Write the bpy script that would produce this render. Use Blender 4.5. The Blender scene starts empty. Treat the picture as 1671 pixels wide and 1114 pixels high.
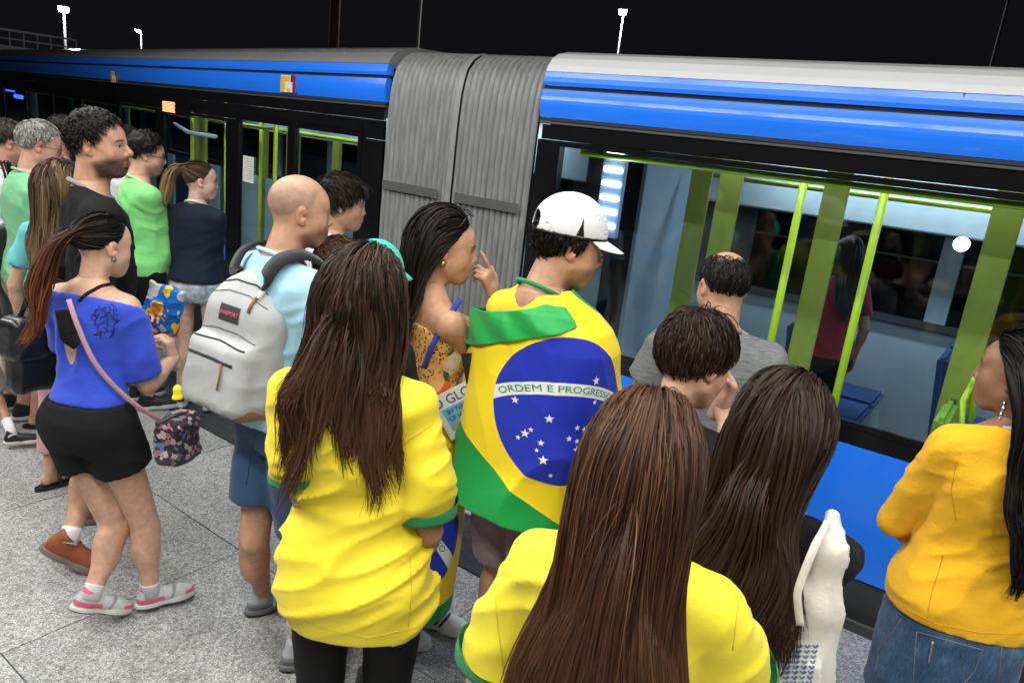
import bpy, bmesh, math, random
import numpy as np
from mathutils import Vector, Matrix, Euler

rng = np.random.default_rng(7)
random.seed(7)
scene = bpy.context.scene
COL = scene.collection

# ------------------------------------------------------------------ camera
F_PX, CX, CY, CAM_H = 1208.0, 835.5, 557.0, 1.98
CAM_R = np.array([[0.79900606, -0.24350227, 0.54981448],
                  [0.59133623, 0.15223186, -0.79192608],
                  [0.10913652, 0.95787896, 0.26562589]])
CAM_C = np.array([0.0, 0.0, CAM_H])
cam_data = bpy.data.cameras.new('camera')
cam_data.lens = F_PX / 1671.0 * 36.0
cam_data.sensor_width = 36.0
cam_data.clip_start = 0.05
cam_data.clip_end = 600.0
cam = bpy.data.objects.new('camera', cam_data)
COL.objects.link(cam)
M = Matrix([list(CAM_R[i]) + [CAM_C[i]] for i in range(3)] + [[0, 0, 0, 1]])
cam.matrix_world = M
scene.camera = cam

# ------------------------------------------------------------------ night sky
world = bpy.data.worlds.new('World')
scene.world = world
world.use_nodes = True
wn = world.node_tree
wn.nodes.clear()
wo = wn.nodes.new('ShaderNodeOutputWorld')
wb = wn.nodes.new('ShaderNodeBackground')
sky = wn.nodes.new('ShaderNodeTexSky')
sky.sky_type = 'NISHITA'
sky.sun_disc = False
sky.sun_elevation = math.radians(-9)
sky.sun_rotation = math.radians(200)
mixw = wn.nodes.new('ShaderNodeMixRGB')
mixw.blend_type = 'ADD'
mixw.inputs[0].default_value = 1.0
mixw.inputs[2].default_value = (0.0052, 0.0048, 0.0058, 1)
mulw = wn.nodes.new('ShaderNodeMixRGB')
mulw.blend_type = 'MULTIPLY'
mulw.inputs[0].default_value = 1.0
mulw.inputs[2].default_value = (0.02, 0.02, 0.02, 1)
wn.links.new(sky.outputs[0], mulw.inputs[1])
wn.links.new(mulw.outputs[0], mixw.inputs[1])
wn.links.new(mixw.outputs[0], wb.inputs[0])
wn.links.new(wb.outputs[0], wo.inputs[0])
wb.inputs[1].default_value = 1.0

scene.view_settings.view_transform = 'Standard'
scene.view_settings.look = 'None'
scene.view_settings.gamma = 1.0
scene.view_settings.exposure = 0.0
scene.view_settings.use_curve_mapping = False
scene.cycles.max_bounces = 6
scene.cycles.transparent_max_bounces = 8
scene.cycles.sample_clamp_indirect = 3.0
scene.cycles.caustics_reflective = False
scene.cycles.caustics_refractive = False

def area_light(name, loc, size, power, color, rot=(0, 0, 0)):
    d = bpy.data.lights.new(name, 'AREA')
    d.shape = 'RECTANGLE'
    d.size, d.size_y = size
    d.energy = power
    d.color = color
    o = bpy.data.objects.new(name, d)
    o.location = loc
    o.rotation_euler = rot
    COL.objects.link(o)
    return o

# ------------------------------------------------------------------ pixel <-> place helpers (photograph pixels, 1671 wide)
def ray(px, py):
    return CAM_R @ np.array([px - CX, -(py - CY), -F_PX])
def at_z(px, py, z):
    d = ray(px, py); return CAM_C + d * ((z - CAM_C[2]) / d[2])
def at_y(px, py, y):
    d = ray(px, py); return CAM_C + d * (y / d[1])
def at_plane(px, py, p0, n):
    d = ray(px, py); return CAM_C + d * (np.dot(np.asarray(p0) - CAM_C, n) / np.dot(d, n))
def at_depth(px, py, dep):
    return CAM_C + ray(px, py) / F_PX * dep
def proj(p):
    c = CAM_R.T @ (np.array(p, float) - CAM_C)
    return CX + F_PX * c[0] / -c[2], CY - F_PX * c[1] / -c[2], -c[2]

# ------------------------------------------------------------------ object helpers
def tag(o, label=None, cat=None, group=None, kind=None):
    if label: o['label'] = label
    if cat: o['category'] = cat
    if group: o['group'] = group
    if kind: o['kind'] = kind
    return o
def empty(name, loc=(0, 0, 0), rz=0.0):
    o = bpy.data.objects.new(name, None)
    o.empty_display_size = 0.1
    o.location = loc
    o.rotation_euler = (0, 0, rz)
    COL.objects.link(o)
    return o
def mesh_np(name, V, Fc, smooth=True, col=None, uv=None):
    """V (n,3); Fc (m,k) quads or tris or list of arrays with different k"""
    me = bpy.data.meshes.new(name)
    V = np.asarray(V, np.float32)
    fl = Fc if isinstance(Fc, list) else [Fc]
    fl = [np.asarray(f, np.int32) for f in fl if len(f)]
    me.vertices.add(len(V))
    me.vertices.foreach_set('co', V.ravel())
    nl = sum(f.size for f in fl); nf = sum(len(f) for f in fl)
    me.loops.add(nl)
    me.loops.foreach_set('vertex_index', np.concatenate([f.ravel() for f in fl]))
    me.polygons.add(nf)
    tot = np.concatenate([np.full(len(f), f.shape[1], np.int32) for f in fl])
    st = np.concatenate([[0], np.cumsum(tot)[:-1]]).astype(np.int32)
    me.polygons.foreach_set('loop_start', st)
    me.polygons.foreach_set('use_smooth', np.full(nf, smooth))
    me.update(calc_edges=True)
    if col is not None:
        a = me.color_attributes.new('Col', 'FLOAT_COLOR', 'POINT')
        c = np.ones((len(V), 4), np.float32); c[:, :3] = col
        a.data.foreach_set('color', c.ravel())
    if uv is not None:
        l = me.uv_layers.new(name='UVMap')
        li = np.concatenate([f.ravel() for f in fl])
        l.data.foreach_set('uv', np.asarray(uv, np.float32)[li].ravel())
    return me
def link(name, me, mat=None, parent=None):
    o = bpy.data.objects.new(name, me)
    if mat is not None: me.materials.append(mat)
    COL.objects.link(o)
    if parent is not None: o.parent = parent
    return o
class MB:
    """collects simple solids into one mesh"""
    def __init__(s): s.v = []; s.f = []; s.n = 0
    def add(s, V, Fs):
        V = np.asarray(V, float); s.v.append(V)
        for f in Fs: s.f.append([i + s.n for i in f])
        s.n += len(V); return s
    def box(s, lo, hi, R=None, t=(0, 0, 0)):
        x0, y0, z0 = lo; x1, y1, z1 = hi
        V = np.array([[x0,y0,z0],[x1,y0,z0],[x1,y1,z0],[x0,y1,z0],[x0,y0,z1],[x1,y0,z1],[x1,y1,z1],[x0,y1,z1]], float)
        if R is not None: V = V @ np.asarray(R).T
        V = V + np.asarray(t)
        return s.add(V, [(0,3,2,1),(4,5,6,7),(0,1,5,4),(1,2,6,5),(2,3,7,6),(3,0,4,7)])
    def tube(s, pts, r, n=8, cap=True):
        pts = np.asarray(pts, float); m = len(pts)
        r = np.full(m, r) if np.isscalar(r) else np.asarray(r)
        V = []
        for i in range(m):
            t = pts[min(i+1, m-1)] - pts[max(i-1, 0)]; t /= np.linalg.norm(t) + 1e-9
            a = np.cross(t, [0, 0, 1.0]);
            if np.linalg.norm(a) < 0.05: a = np.cross(t, [0, 1.0, 0])
            a /= np.linalg.norm(a); b = np.cross(t, a)
            for k in range(n):
                w = 2*math.pi*k/n
                V.append(pts[i] + r[i]*(a*math.cos(w) + b*math.sin(w)))
        Fs = [(i*n+k, i*n+(k+1)%n, (i+1)*n+(k+1)%n, (i+1)*n+k) for i in range(m-1) for k in range(n)]
        if cap: Fs += [tuple(range(n-1, -1, -1)), tuple((m-1)*n+k for k in range(n))]
        return s.add(V, Fs)
    def extrude(s, prof, u0, u1, org=(0,0,0), U=(1,0,0), A=(0,1,0), B=(0,0,1), cap=True):
        """profile points (a,b) swept along U from u0 to u1"""
        U, A, B, org = map(lambda q: np.asarray(q, float), (U, A, B, org))
        n = len(prof)
        V = [org + U*u + A*a + B*b for u in (u0, u1) for a, b in prof]
        Fs = [(i, (i+1)%n, n+(i+1)%n, n+i) for i in range(n)]
        if cap: Fs += [tuple(range(n-1,-1,-1)), tuple(range(n, 2*n))]
        return s.add(V, Fs)
    def build(s, name, mat, parent=None, smooth=False, bevel=0):
        me = bpy.data.meshes.new(name)
        me.from_pydata([tuple(v) for v in np.vstack(s.v)], [], s.f)
        bm = bmesh.new(); bm.from_mesh(me)
        bmesh.ops.recalc_face_normals(bm, faces=bm.faces)
        if bevel:
            bmesh.ops.bevel(bm, geom=[e for e in bm.edges if e.calc_face_angle(0) > 0.6], offset=bevel, segments=2, affect='EDGES', clamp_overlap=True)
        bm.to_mesh(me); bm.free()
        if smooth: me.polygons.foreach_set('use_smooth', np.full(len(me.polygons), True))
        me.update()
        return link(name, me, mat, parent)

# ------------------------------------------------------------------ materials
MATS = {}
def new_mat(name):
    m = bpy.data.materials.new(name); m.use_nodes = True
    nt = m.node_tree; p = nt.nodes['Principled BSDF']
    return m, nt, p
def N(nt, t, **kw):
    n = nt.nodes.new(t)
    for k, v in kw.items():
        if k.startswith('i_'): n.inputs[k[2:].replace('_', ' ')].default_value = v
        else: setattr(n, k, v)
    return n
def c4(c): return (c[0], c[1], c[2], 1)
def ramp(nt, fac, stops, interp='LINEAR'):
    r = nt.nodes.new('ShaderNodeValToRGB'); r.color_ramp.interpolation = interp
    e = r.color_ramp.elements
    while len(e) < len(stops): e.new(0.5)
    for i, (p, c) in enumerate(stops): e[i].position = p; e[i].color = c4(c)
    nt.links.new(fac, r.inputs[0]); return r
def noise(nt, scale, detail=3, vec=None, rough=0.5):
    n = N(nt, 'ShaderNodeTexNoise'); n.inputs['Scale'].default_value = scale
    n.inputs['Detail'].default_value = detail; n.inputs['Roughness'].default_value = rough
    if vec is not None: nt.links.new(vec, n.inputs['Vector'])
    return n
def objco(nt, scale=(1, 1, 1)):
    tc = N(nt, 'ShaderNodeTexCoord'); mp = N(nt, 'ShaderNodeMapping')
    mp.inputs['Scale'].default_value = scale
    nt.links.new(tc.outputs['Object'], mp.inputs['Vector'])
    return mp.outputs[0]
def bump(nt, p, h, strength=0.3, dist=0.01):
    b = N(nt, 'ShaderNodeBump'); b.inputs['Strength'].default_value = strength
    b.inputs['Distance'].default_value = dist
    nt.links.new(h, b.inputs['Height']); nt.links.new(b.outputs[0], p.inputs['Normal'])
    return b
def plain(name, c, rough=0.5, metal=0.0, var=0.12, bumps=0.0, bscale=60, coat=0.0, spec=0.5):
    if name in MATS: return MATS[name]
    m, nt, p = new_mat(name)
    v = objco(nt)
    n = noise(nt, 9, 4, v)
    r = ramp(nt, n.outputs[0], [(0.3, tuple(x*(1-var) for x in c)), (0.7, tuple(min(1, x*(1+var)) for x in c))])
    nt.links.new(r.outputs[0], p.inputs['Base Color'])
    p.inputs['Roughness'].default_value = rough; p.inputs['Metallic'].default_value = metal
    p.inputs['Coat Weight'].default_value = coat; p.inputs['Coat Roughness'].default_value = 0.08
    p.inputs['Specular IOR Level'].default_value = spec
    if bumps:
        n2 = noise(nt, bscale, 3, v); bump(nt, p, n2.outputs[0], bumps, 0.004)
    MATS[name] = m; return m
def fabric(name, c, weave=0.35, scale=420, sheen=0.15, rough=0.85, var=0.06, stretch=(1, 1, 1), cfun=None, wr=0.25):
    """woven or knitted cloth: fine grain, soft creases, slight colour unevenness"""
    if name in MATS: return MATS[name]
    m, nt, p = new_mat(name)
    v = objco(nt); vs = objco(nt, stretch)
    if cfun: colr = cfun(nt, v)
    else:
        n = noise(nt, 14, 5, v)
        colr = ramp(nt, n.outputs[0], [(0.3, tuple(x*(1-var) for x in c)), (0.7, tuple(min(1, x*(1+var)) for x in c))]).outputs[0]
    nt.links.new(colr, p.inputs['Base Color'])
    p.inputs['Roughness'].default_value = rough
    p.inputs['Sheen Weight'].default_value = sheen
    p.inputs['Specular IOR Level'].default_value = 0.25
    f = noise(nt, scale, 2, vs); g = noise(nt, 11, 4, objco(nt, (1, 1, 1.8)), 0.55)
    mx = N(nt, 'ShaderNodeMath', operation='MULTIPLY_ADD')
    nt.links.new(f.outputs[0], mx.inputs[0]); mx.inputs[1].default_value = weave*0.12
    ml = N(nt, 'ShaderNodeMath', operation='MULTIPLY'); nt.links.new(g.outputs[0], ml.inputs[0]); ml.inputs[1].default_value = 2.2*wr
    nt.links.new(ml.outputs[0], mx.inputs[2])
    bump(nt, p, mx.outputs[0], 0.6, 0.012)
    MATS[name] = m; return m
def attr_mat(name, rough=0.5, sss=0.0, spec=0.5, mott=0.1, aniso=0.0, bumps=0.0, bscale=300):
    if name in MATS: return MATS[name]
    m, nt, p = new_mat(name)
    a = N(nt, 'ShaderNodeAttribute', attribute_name='Col')
    v = objco(nt); n = noise(nt, 35, 4, v)
    r = ramp(nt, n.outputs[0], [(0.3, (1-mott,)*3), (0.7, (1+mott*0.4,)*3)])
    mx = N(nt, 'ShaderNodeMixRGB', blend_type='MULTIPLY'); mx.inputs[0].default_value = 1
    nt.links.new(a.outputs['Color'], mx.inputs[1]); nt.links.new(r.outputs[0], mx.inputs[2])
    nt.links.new(mx.outputs[0], p.inputs['Base Color'])
    p.inputs['Roughness'].default_value = rough; p.inputs['Specular IOR Level'].default_value = spec
    if sss:
        p.inputs['Subsurface Weight'].default_value = sss
        p.inputs['Subsurface Radius'].default_value = (1, .35, .2)
        p.inputs['Subsurface Scale'].default_value = 0.008
    if bumps:
        n2 = noise(nt, bscale, 3, v); bump(nt, p, n2.outputs[0], bumps, 0.002)
    MATS[name] = m; return m
SKIN = attr_mat('skin', 0.46, 0.15, 0.42, 0.20, bumps=0.35, bscale=220)
HAIR = attr_mat('hair', 0.50, 0, 0.20, 0.0)

# ------------------------------------------------------------------ signed distance modelling on a grid
def vnoise(P, seed=0):
    P = P + seed*17.31
    i = np.floor(P).astype(np.int64); f = P - i; f = f*f*(3-2*f)
    def h(a, b, c):
        n = (a*73856093) ^ (b*19349663) ^ (c*83492791)
        n = (n ^ (n >> 13))*1274126177 & 0xffffffff
        return ((n ^ (n >> 16)) & 0xffff)/65535.0
    x, y, z = i[:, 0], i[:, 1], i[:, 2]; u, v, w = f[:, 0], f[:, 1], f[:, 2]
    def L(a, b, t): return a + (b-a)*t
    return L(L(L(h(x,y,z), h(x+1,y,z), u), L(h(x,y+1,z), h(x+1,y+1,z), u), v),
             L(L(h(x,y,z+1), h(x+1,y,z+1), u), L(h(x,y+1,z+1), h(x+1,y+1,z+1), u), v), w)
def fold_fn(amp, fr=(5, 5, 11), shear=0.5, seed=0, fine=0.35):
    def f(P):
        Q = P*np.array(fr, float)
        Q[:, 2] += shear*fr[2]*P[:, 0]*np.sign(np.sin(seed+1.0)) + 1.4*vnoise(P*3.0, seed+3)
        n = 1-np.abs(2*vnoise(Q, seed)-1)
        m = vnoise(P*3.3, seed+9)
        n2 = 1-np.abs(2*vnoise(Q*2.1+5, seed+1)-1)
        return amp*((n**3-0.28)*(0.35+m)*1.25 + fine*(n2**3-0.28))
    return f
class Vol:
    def __init__(s, lo, hi, h):
        s.lo = np.array(lo, float); s.h = h
        s.n = np.maximum(4, np.ceil((np.array(hi)-s.lo)/h).astype(int)+1)
        s.a = np.full(s.n, 0.5, np.float32)
        s.ax = [s.lo[i] + h*np.arange(s.n[i]) for i in range(3)]
    def sub(s, blo, bhi):
        i0 = np.clip(np.floor((np.asarray(blo)-s.lo)/s.h).astype(int), 0, s.n-1)
        i1 = np.clip(np.ceil((np.asarray(bhi)-s.lo)/s.h).astype(int)+1, 1, s.n)
        i1 = np.maximum(i1, i0+1)
        sl = tuple(slice(i0[k], i1[k]) for k in range(3))
        g = np.meshgrid(*[s.ax[k][sl[k]].astype(np.float32) for k in range(3)], indexing='ij', sparse=True)
        return sl, g
    def put(s, sl, d, k, op='u'):
        a = s.a[sl]
        if op == 'u':
            h = np.clip(0.5+0.5*(a-d)/k, 0, 1); s.a[sl] = a*(1-h)+d*h-k*h*(1-h)
        else:
            d = -d; h = np.clip(0.5-0.5*(a-d)/k, 0, 1); s.a[sl] = a*(1-h)+d*h+k*h*(1-h)
    def cone(s, a, b, r1, r2, k=0.02, op='u', sq=None):
        a = np.asarray(a, float); b = np.asarray(b, float); r = max(r1, r2)+k*1.5+s.h*2
        sl, (x, y, z) = s.sub(np.minimum(a, b)-r, np.maximum(a, b)+r)
        d = b-a; L2 = max(d@d, 1e-9)
        t = np.clip(((x-a[0])*d[0]+(y-a[1])*d[1]+(z-a[2])*d[2])/L2, 0, 1)
        q = np.sqrt((x-a[0]-t*d[0])**2+(y-a[1]-t*d[1])**2+(z-a[2]-t*d[2])**2)
        s.put(sl, q-(r1+(r2-r1)*t), k, op)
    def ell(s, c, r, k=0.02, op='u', R=None):
        c = np.asarray(c, float); r = np.asarray(r, float); m = r.max()+k*1.5+s.h*2
        sl, (x, y, z) = s.sub(c-m, c+m)
        X, Y, Z = x-c[0], y-c[1], z-c[2]
        if R is not None:
            R = np.asarray(R); X, Y, Z = (X*R[0,0]+Y*R[1,0]+Z*R[2,0], X*R[0,1]+Y*R[1,1]+Z*R[2,1], X*R[0,2]+Y*R[1,2]+Z*R[2,2])
        k0 = np.sqrt((X/r[0])**2+(Y/r[1])**2+(Z/r[2])**2)
        k1 = np.sqrt((X/r[0]**2)**2+(Y/r[1]**2)**2+(Z/r[2]**2)**2)+1e-6
        s.put(sl, k0*(k0-1)/k1, k, op)
    def rbox(s, c, hs, rad, k=0.01, op='u', R=None):
        c = np.asarray(c, float); m = np.linalg.norm(hs)+k+s.h*2
        sl, (x, y, z) = s.sub(c-m, c+m)
        X, Y, Z = x-c[0], y-c[1], z-c[2]
        if R is not None:
            R = np.asarray(R); X, Y, Z = (X*R[0,0]+Y*R[1,0]+Z*R[2,0], X*R[0,1]+Y*R[1,1]+Z*R[2,1], X*R[0,2]+Y*R[1,2]+Z*R[2,2])
        qx, qy, qz = np.abs(X)-hs[0]+rad, np.abs(Y)-hs[1]+rad, np.abs(Z)-hs[2]+rad
        d = np.sqrt(np.maximum(qx,0)**2+np.maximum(qy,0)**2+np.maximum(qz,0)**2)+np.minimum(np.maximum(qx,np.maximum(qy,qz)),0)-rad
        s.put(sl, d, k, op)
    def loft(s, zs, A, B, Cx, Cy, k=0.02, e=2.4):
        """vertical loft: half widths A, half depths B, centres Cx, Cy at heights zs (ascending)"""
        zs = np.asarray(zs, float)
        m = max(A)+k+s.h*2
        sl, (x, y, z) = s.sub((min(Cx)-m, min(Cy)-m, zs[0]-k-s.h*2), (max(Cx)+m, max(Cy)+m, zs[-1]+k+s.h*2))
        zz = np.clip(z, zs[0], zs[-1])
        def sm(v):
            zf = np.linspace(zs[0], zs[-1], 60); vf = np.interp(zf, zs, v)
            ker = np.ones(5)/5; vp = np.pad(vf, 2, 'edge'); vf = np.convolve(vp, ker, 'valid')
            return np.interp(zz, zf, vf).astype(np.float32)
        a, b, cx, cy = sm(A), sm(B), sm(Cx), sm(Cy)
        q = ((np.abs(x-cx)/a)**e+(np.abs(y-cy)/b)**e+1e-9)**(1/e)
        d = (q-1)*np.minimum(a, b)*0.95
        dz = np.maximum(zs[0]-z, z-zs[-1])
        d = np.where(dz > 0, np.sqrt(np.maximum(d, 0)**2+dz**2), np.maximum(d, dz))
        s.put(sl, d, k)
    def cut(s, p, n):
        """remove everything on the +n side of the plane"""
        n = np.asarray(n, float); n = n/np.linalg.norm(n)
        x, y, z = np.meshgrid(*[a.astype(np.float32) for a in s.ax], indexing='ij', sparse=True)
        s.a = np.maximum(s.a, (x-p[0])*n[0]+(y-p[1])*n[1]+(z-p[2])*n[2])
    def displace(s, fn, band=0.03):
        idx = np.where(np.abs(s.a) < band)
        P = np.stack([s.ax[k][idx[k]] for k in range(3)], 1)
        s.a[idx] -= fn(P).astype(np.float32)
    def mesh(s):
        a = s.a
        a[0], a[-1], a[:, 0], a[:, -1], a[:, :, 0], a[:, :, -1] = (np.maximum(a[0], .01), np.maximum(a[-1], .01), np.maximum(a[:, 0], .01), np.maximum(a[:, -1], .01), np.maximum(a[:, :, 0], .01), np.maximum(a[:, :, -1], .01))
        ins = a < 0
        c = sum(ins[i:ins.shape[0]-1+i, j:ins.shape[1]-1+j, k:ins.shape[2]-1+k].astype(np.int8) for i in (0,1) for j in (0,1) for k in (0,1))
        cell = np.argwhere((c > 0) & (c < 8))
        idm = np.full(c.shape, -1, np.int32); idm[tuple(cell.T)] = np.arange(len(cell))
        acc = np.zeros((len(cell), 3)); cnt = np.zeros(len(cell))
        offs = [(i, j, k) for i in (0,1) for j in (0,1) for k in (0,1)]
        val = {o: a[cell[:,0]+o[0], cell[:,1]+o[1], cell[:,2]+o[2]] for o in offs}
        for o in offs:
            for ax in range(3):
                if o[ax] == 1: continue
                o2 = list(o); o2[ax] = 1; o2 = tuple(o2)
                va, vb = val[o], val[o2]; m = (va < 0) != (vb < 0)
                t = va[m]/(va[m]-vb[m])
                pos = np.tile(np.array(o, float), (m.sum(), 1)); pos[:, ax] = t
                acc[m] += pos; cnt[m] += 1
        V = s.lo + (cell + acc/cnt[:, None])*s.h
        quads = []
        for ax in range(3):
            b, cc = (ax+1) % 3, (ax+2) % 3
            s0 = [slice(None)]*3; s1 = [slice(None)]*3
            s0[ax] = slice(0, -1); s1[ax] = slice(1, None)
            A0, A1 = ins[tuple(s0)], ins[tuple(s1)]
            ed = np.argwhere(A0 != A1)
            ok = (ed[:, b] > 0) & (ed[:, cc] > 0) & (ed[:, b] < idm.shape[b]) & (ed[:, cc] < idm.shape[cc])
            ed = ed[ok]
            fl = A0[tuple(ed.T)]
            def g(db, dc):
                e = ed.copy(); e[:, b] -= db; e[:, cc] -= dc; return idm[tuple(e.T)]
            q = np.stack([g(1,1), g(0,1), g(0,0), g(1,0)], 1)
            q[~fl] = q[~fl][:, ::-1]
            quads.append(q)
        Q = np.vstack(quads)
        Q = Q[(Q >= 0).all(1)]
        return V, Q
def relax(V, Q, it=2, w=0.5):
    n = len(V)
    for _ in range(it):
        S = np.zeros((n, 3)); c = np.zeros(n)
        for i in range(4):
            j = (i+1) % 4
            for k in range(3):
                S[:, k] += np.bincount(Q[:, i], V[Q[:, j], k], n) + np.bincount(Q[:, j], V[Q[:, i], k], n)
            c += np.bincount(Q[:, i], minlength=n) + np.bincount(Q[:, j], minlength=n)
        V = V*(1-w) + w*S/np.maximum(c, 1)[:, None]
    return V
# ------------------------------------------------------------------ people
def Rz(a): c, s = math.cos(a), math.sin(a); return np.array([[c,-s,0],[s,c,0],[0,0,1.0]])
def Rx(a): c, s = math.cos(a), math.sin(a); return np.array([[1.0,0,0],[0,c,-s],[0,s,c]])
def Ry(a): c, s = math.cos(a), math.sin(a); return np.array([[c,0,s],[0,1.0,0],[-s,0,c]])
def cone_flat(vol, a, b, r1, r2, k=0.02, ext=0.0):
    """tapered limb of cloth with a flat open-looking end at b"""
    a = np.asarray(a, float); b = np.asarray(b, float); r = max(r1, r2)+k*1.5+vol.h*2
    sl, (x, y, z) = vol.sub(np.minimum(a, b)-r, np.maximum(a, b)+r)
    d = b-a; L = np.linalg.norm(d); u = d/L
    tt = ((x-a[0])*u[0]+(y-a[1])*u[1]+(z-a[2])*u[2])
    t = np.clip(tt/L, 0, 1.0)
    q = np.sqrt(np.maximum((x-a[0]-tt*u[0])**2+(y-a[1]-tt*u[1])**2+(z-a[2]-tt*u[2])**2, 0))
    q0 = np.sqrt((x-a[0])**2+(y-a[1])**2+(z-a[2])**2)
    q = np.where(tt < 0, q0, q)
    vol.put(sl, np.maximum(q-(r1+(r2-r1)*t), tt-L), k)

TORSO = {
 'm': dict(z=[.80,.86,.93,1.0,1.08,1.16,1.25,1.33,1.39,1.44,1.475],
           A=[.150,.165,.170,.165,.154,.154,.166,.174,.168,.125,.072],
           B=[.100,.112,.116,.110,.104,.106,.114,.117,.104,.084,.062]),
 'f': dict(z=[.80,.86,.93,1.0,1.08,1.16,1.25,1.33,1.39,1.44,1.475],
           A=[.152,.170,.178,.162,.136,.130,.142,.152,.148,.108,.062],
           B=[.108,.124,.126,.110,.094,.094,.106,.108,.092,.074,.055])}
TCY = [-.005,-.016,-.016,-.006,.002,.004,.0,-.006,-.014,-.026,-.028]
CRC = np.array([0, -.012, .04]); CRR = np.array([.077, .098, .087])
HL_Y = [-1, -.6, -.3, -.08, .15, .35, .55, .78, 1]
HL_Z = [-.62, -.60, -.45, -.12, -.28, -.02, .32, .58, .66]
def hair_mask(D, rec=0.0, low=0.0):
    zt = np.interp(D[:, 1], HL_Y, HL_Z)
    zt = zt + rec*np.clip(D[:, 1], 0, 1) - low*np.clip(-D[:, 1], 0, 1)
    return D[:, 2]-zt
def head_colors(V, sp):
    """skin, lips, brows, eyes, stubble and scalp colour by place on the head"""
    sk = np.array(sp['skin']); n = len(V)
    C = np.tile(sk, (n, 1))
    def g(c, r, mir=True):
        r = np.asarray(r, float)
        f = np.exp(-(((V-np.array(c))/r)**2).sum(1))
        if mir: f = np.maximum(f, np.exp(-(((V-np.array([-c[0], c[1], c[2]]))/r)**2).sum(1)))
        return f[:, None]
    red = sk*np.array([1.05, .72, .66])
    C = C*(1-.5*g((.045,.06,-.03),(.022,.03,.022))) + red*.5*g((.045,.06,-.03),(.022,.03,.022))
    C = C*(1-.5*g((0,.118,-.026),(.014,.014,.012), False)) + red*.5*g((0,.118,-.026),(.014,.014,.012), False)
    e = .45*g((.083,-.012,.0),(.012,.03,.035)); C = C*(1-e)+red*e
    if sp.get('stubble'):
        st = np.array(sp.get('beardcol', (.03,.02,.015)))
        f = np.clip((-V[:, 2]-.028+.25*(V[:, 1]-.07)*(V[:, 1] < .07))/.022, 0, 1)*np.clip((V[:, 1]+.012)/.02, 0, 1)*np.clip((V[:, 2]+.128)/.02, 0, 1)
        f = np.maximum(f, np.exp(-(((V-np.array([0,.1,-.044]))/np.array([.026,.02,.007]))**2).sum(1)))
        f = (f*sp['stubble']*(.75+.5*vnoise(V*260, 3)))[:, None].clip(0, .9); C = C*(1-f)+st*f
    lip = np.array(sp.get('lip', tuple(sk*np.array([.86, .60, .60] if sp['sex'] == 'm' else [.88, .48, .48]))))
    f = np.clip(1.4*np.maximum(g((.009,.1,-.0555),(.017,.02,.0042)), g((.007,.1,-.066),(.016,.02,.005))), 0, 1)*(V[:, 1] > .07)[:, None]
    C = C*(1-f)+lip*f
    f = np.clip(1.3*g((0,.105,-.0608),(.022,.02,.0016), False), 0, 1)*(V[:, 1] > .07)[:, None]; C = C*(1-f)+lip*.3*f
    br = np.array(sp.get('brow', sp.get('haircol', (.02,.012,.01))))
    zc = .027-.25*np.clip(np.abs(V[:, 0])-.036, 0, 1)
    f = np.exp(-((V[:, 2]-zc)/.0042)**2)*np.clip((np.abs(V[:, 0])-.010)/.006, 0, 1)*np.clip((.054-np.abs(V[:, 0]))/.008, 0, 1)*(V[:, 1] > .04)
    f = (f*.95)[:, None]; C = C*(1-f)+br*f
    ax = np.abs(V[:, 0]); ex, ez = (ax-.031)/.0135, (V[:, 2]-.004)/(.0052*np.sqrt(np.clip(1-((ax-.031)/.016)**2, .05, 1)))
    r = ex**2+ez**2; fr = (V[:, 1] > .055)
    f = (np.exp(-(np.sqrt(r)-1.15)**2/.05)*fr*(V[:, 2] > .002))[:, None]*.8; C = C*(1-f)+np.array([.02,.012,.01])*f
    f = np.clip((1.0-r)*4, 0, 1)*fr; f = f[:, None]; C = C*(1-f)+np.array([.42,.39,.37])*f
    f = (np.clip((1-(((ax-.032)/.0058)**2+((V[:, 2]-.004)/.0062)**2))*4, 0, 1)*fr*(r < 1.1))[:, None]; C = C*(1-f)+np.array(sp.get('iris', (.03,.015,.008)))*f
    D = (V-CRC)/CRR; D = D/np.maximum(np.linalg.norm(D, axis=1), 1e-6)[:, None]
    if sp.get('scalp', 1) > 0:
        m = np.clip(hair_mask(D, sp.get('rec', 0))/.12, 0, 1)*(np.abs(V[:, 0]) < .0835)*(V[:, 2] > -.07)
        f = (m*sp.get('scalp', 1))[:, None]; C = C*(1-f)+np.array(sp.get('scalpcol', sp.get('haircol', (.02,.012,.01))))*f
    if sp.get('fringe'):
        m = np.clip((.62-np.maximum(D[:, 2], D[:, 1]*.9+.05))/.2, 0, 1)*np.clip(hair_mask(D)/.1, 0, 1)*(V[:, 2] > -.075)*(np.abs(V[:, 0]) < .084)
        f = (m*sp['fringe']*(.7+.6*vnoise(V*200, 5)))[:, None].clip(0, .95); C = C*(1-f)+np.array(sp.get('fringecol', (.05,.045,.04)))*f
    return C
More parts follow.
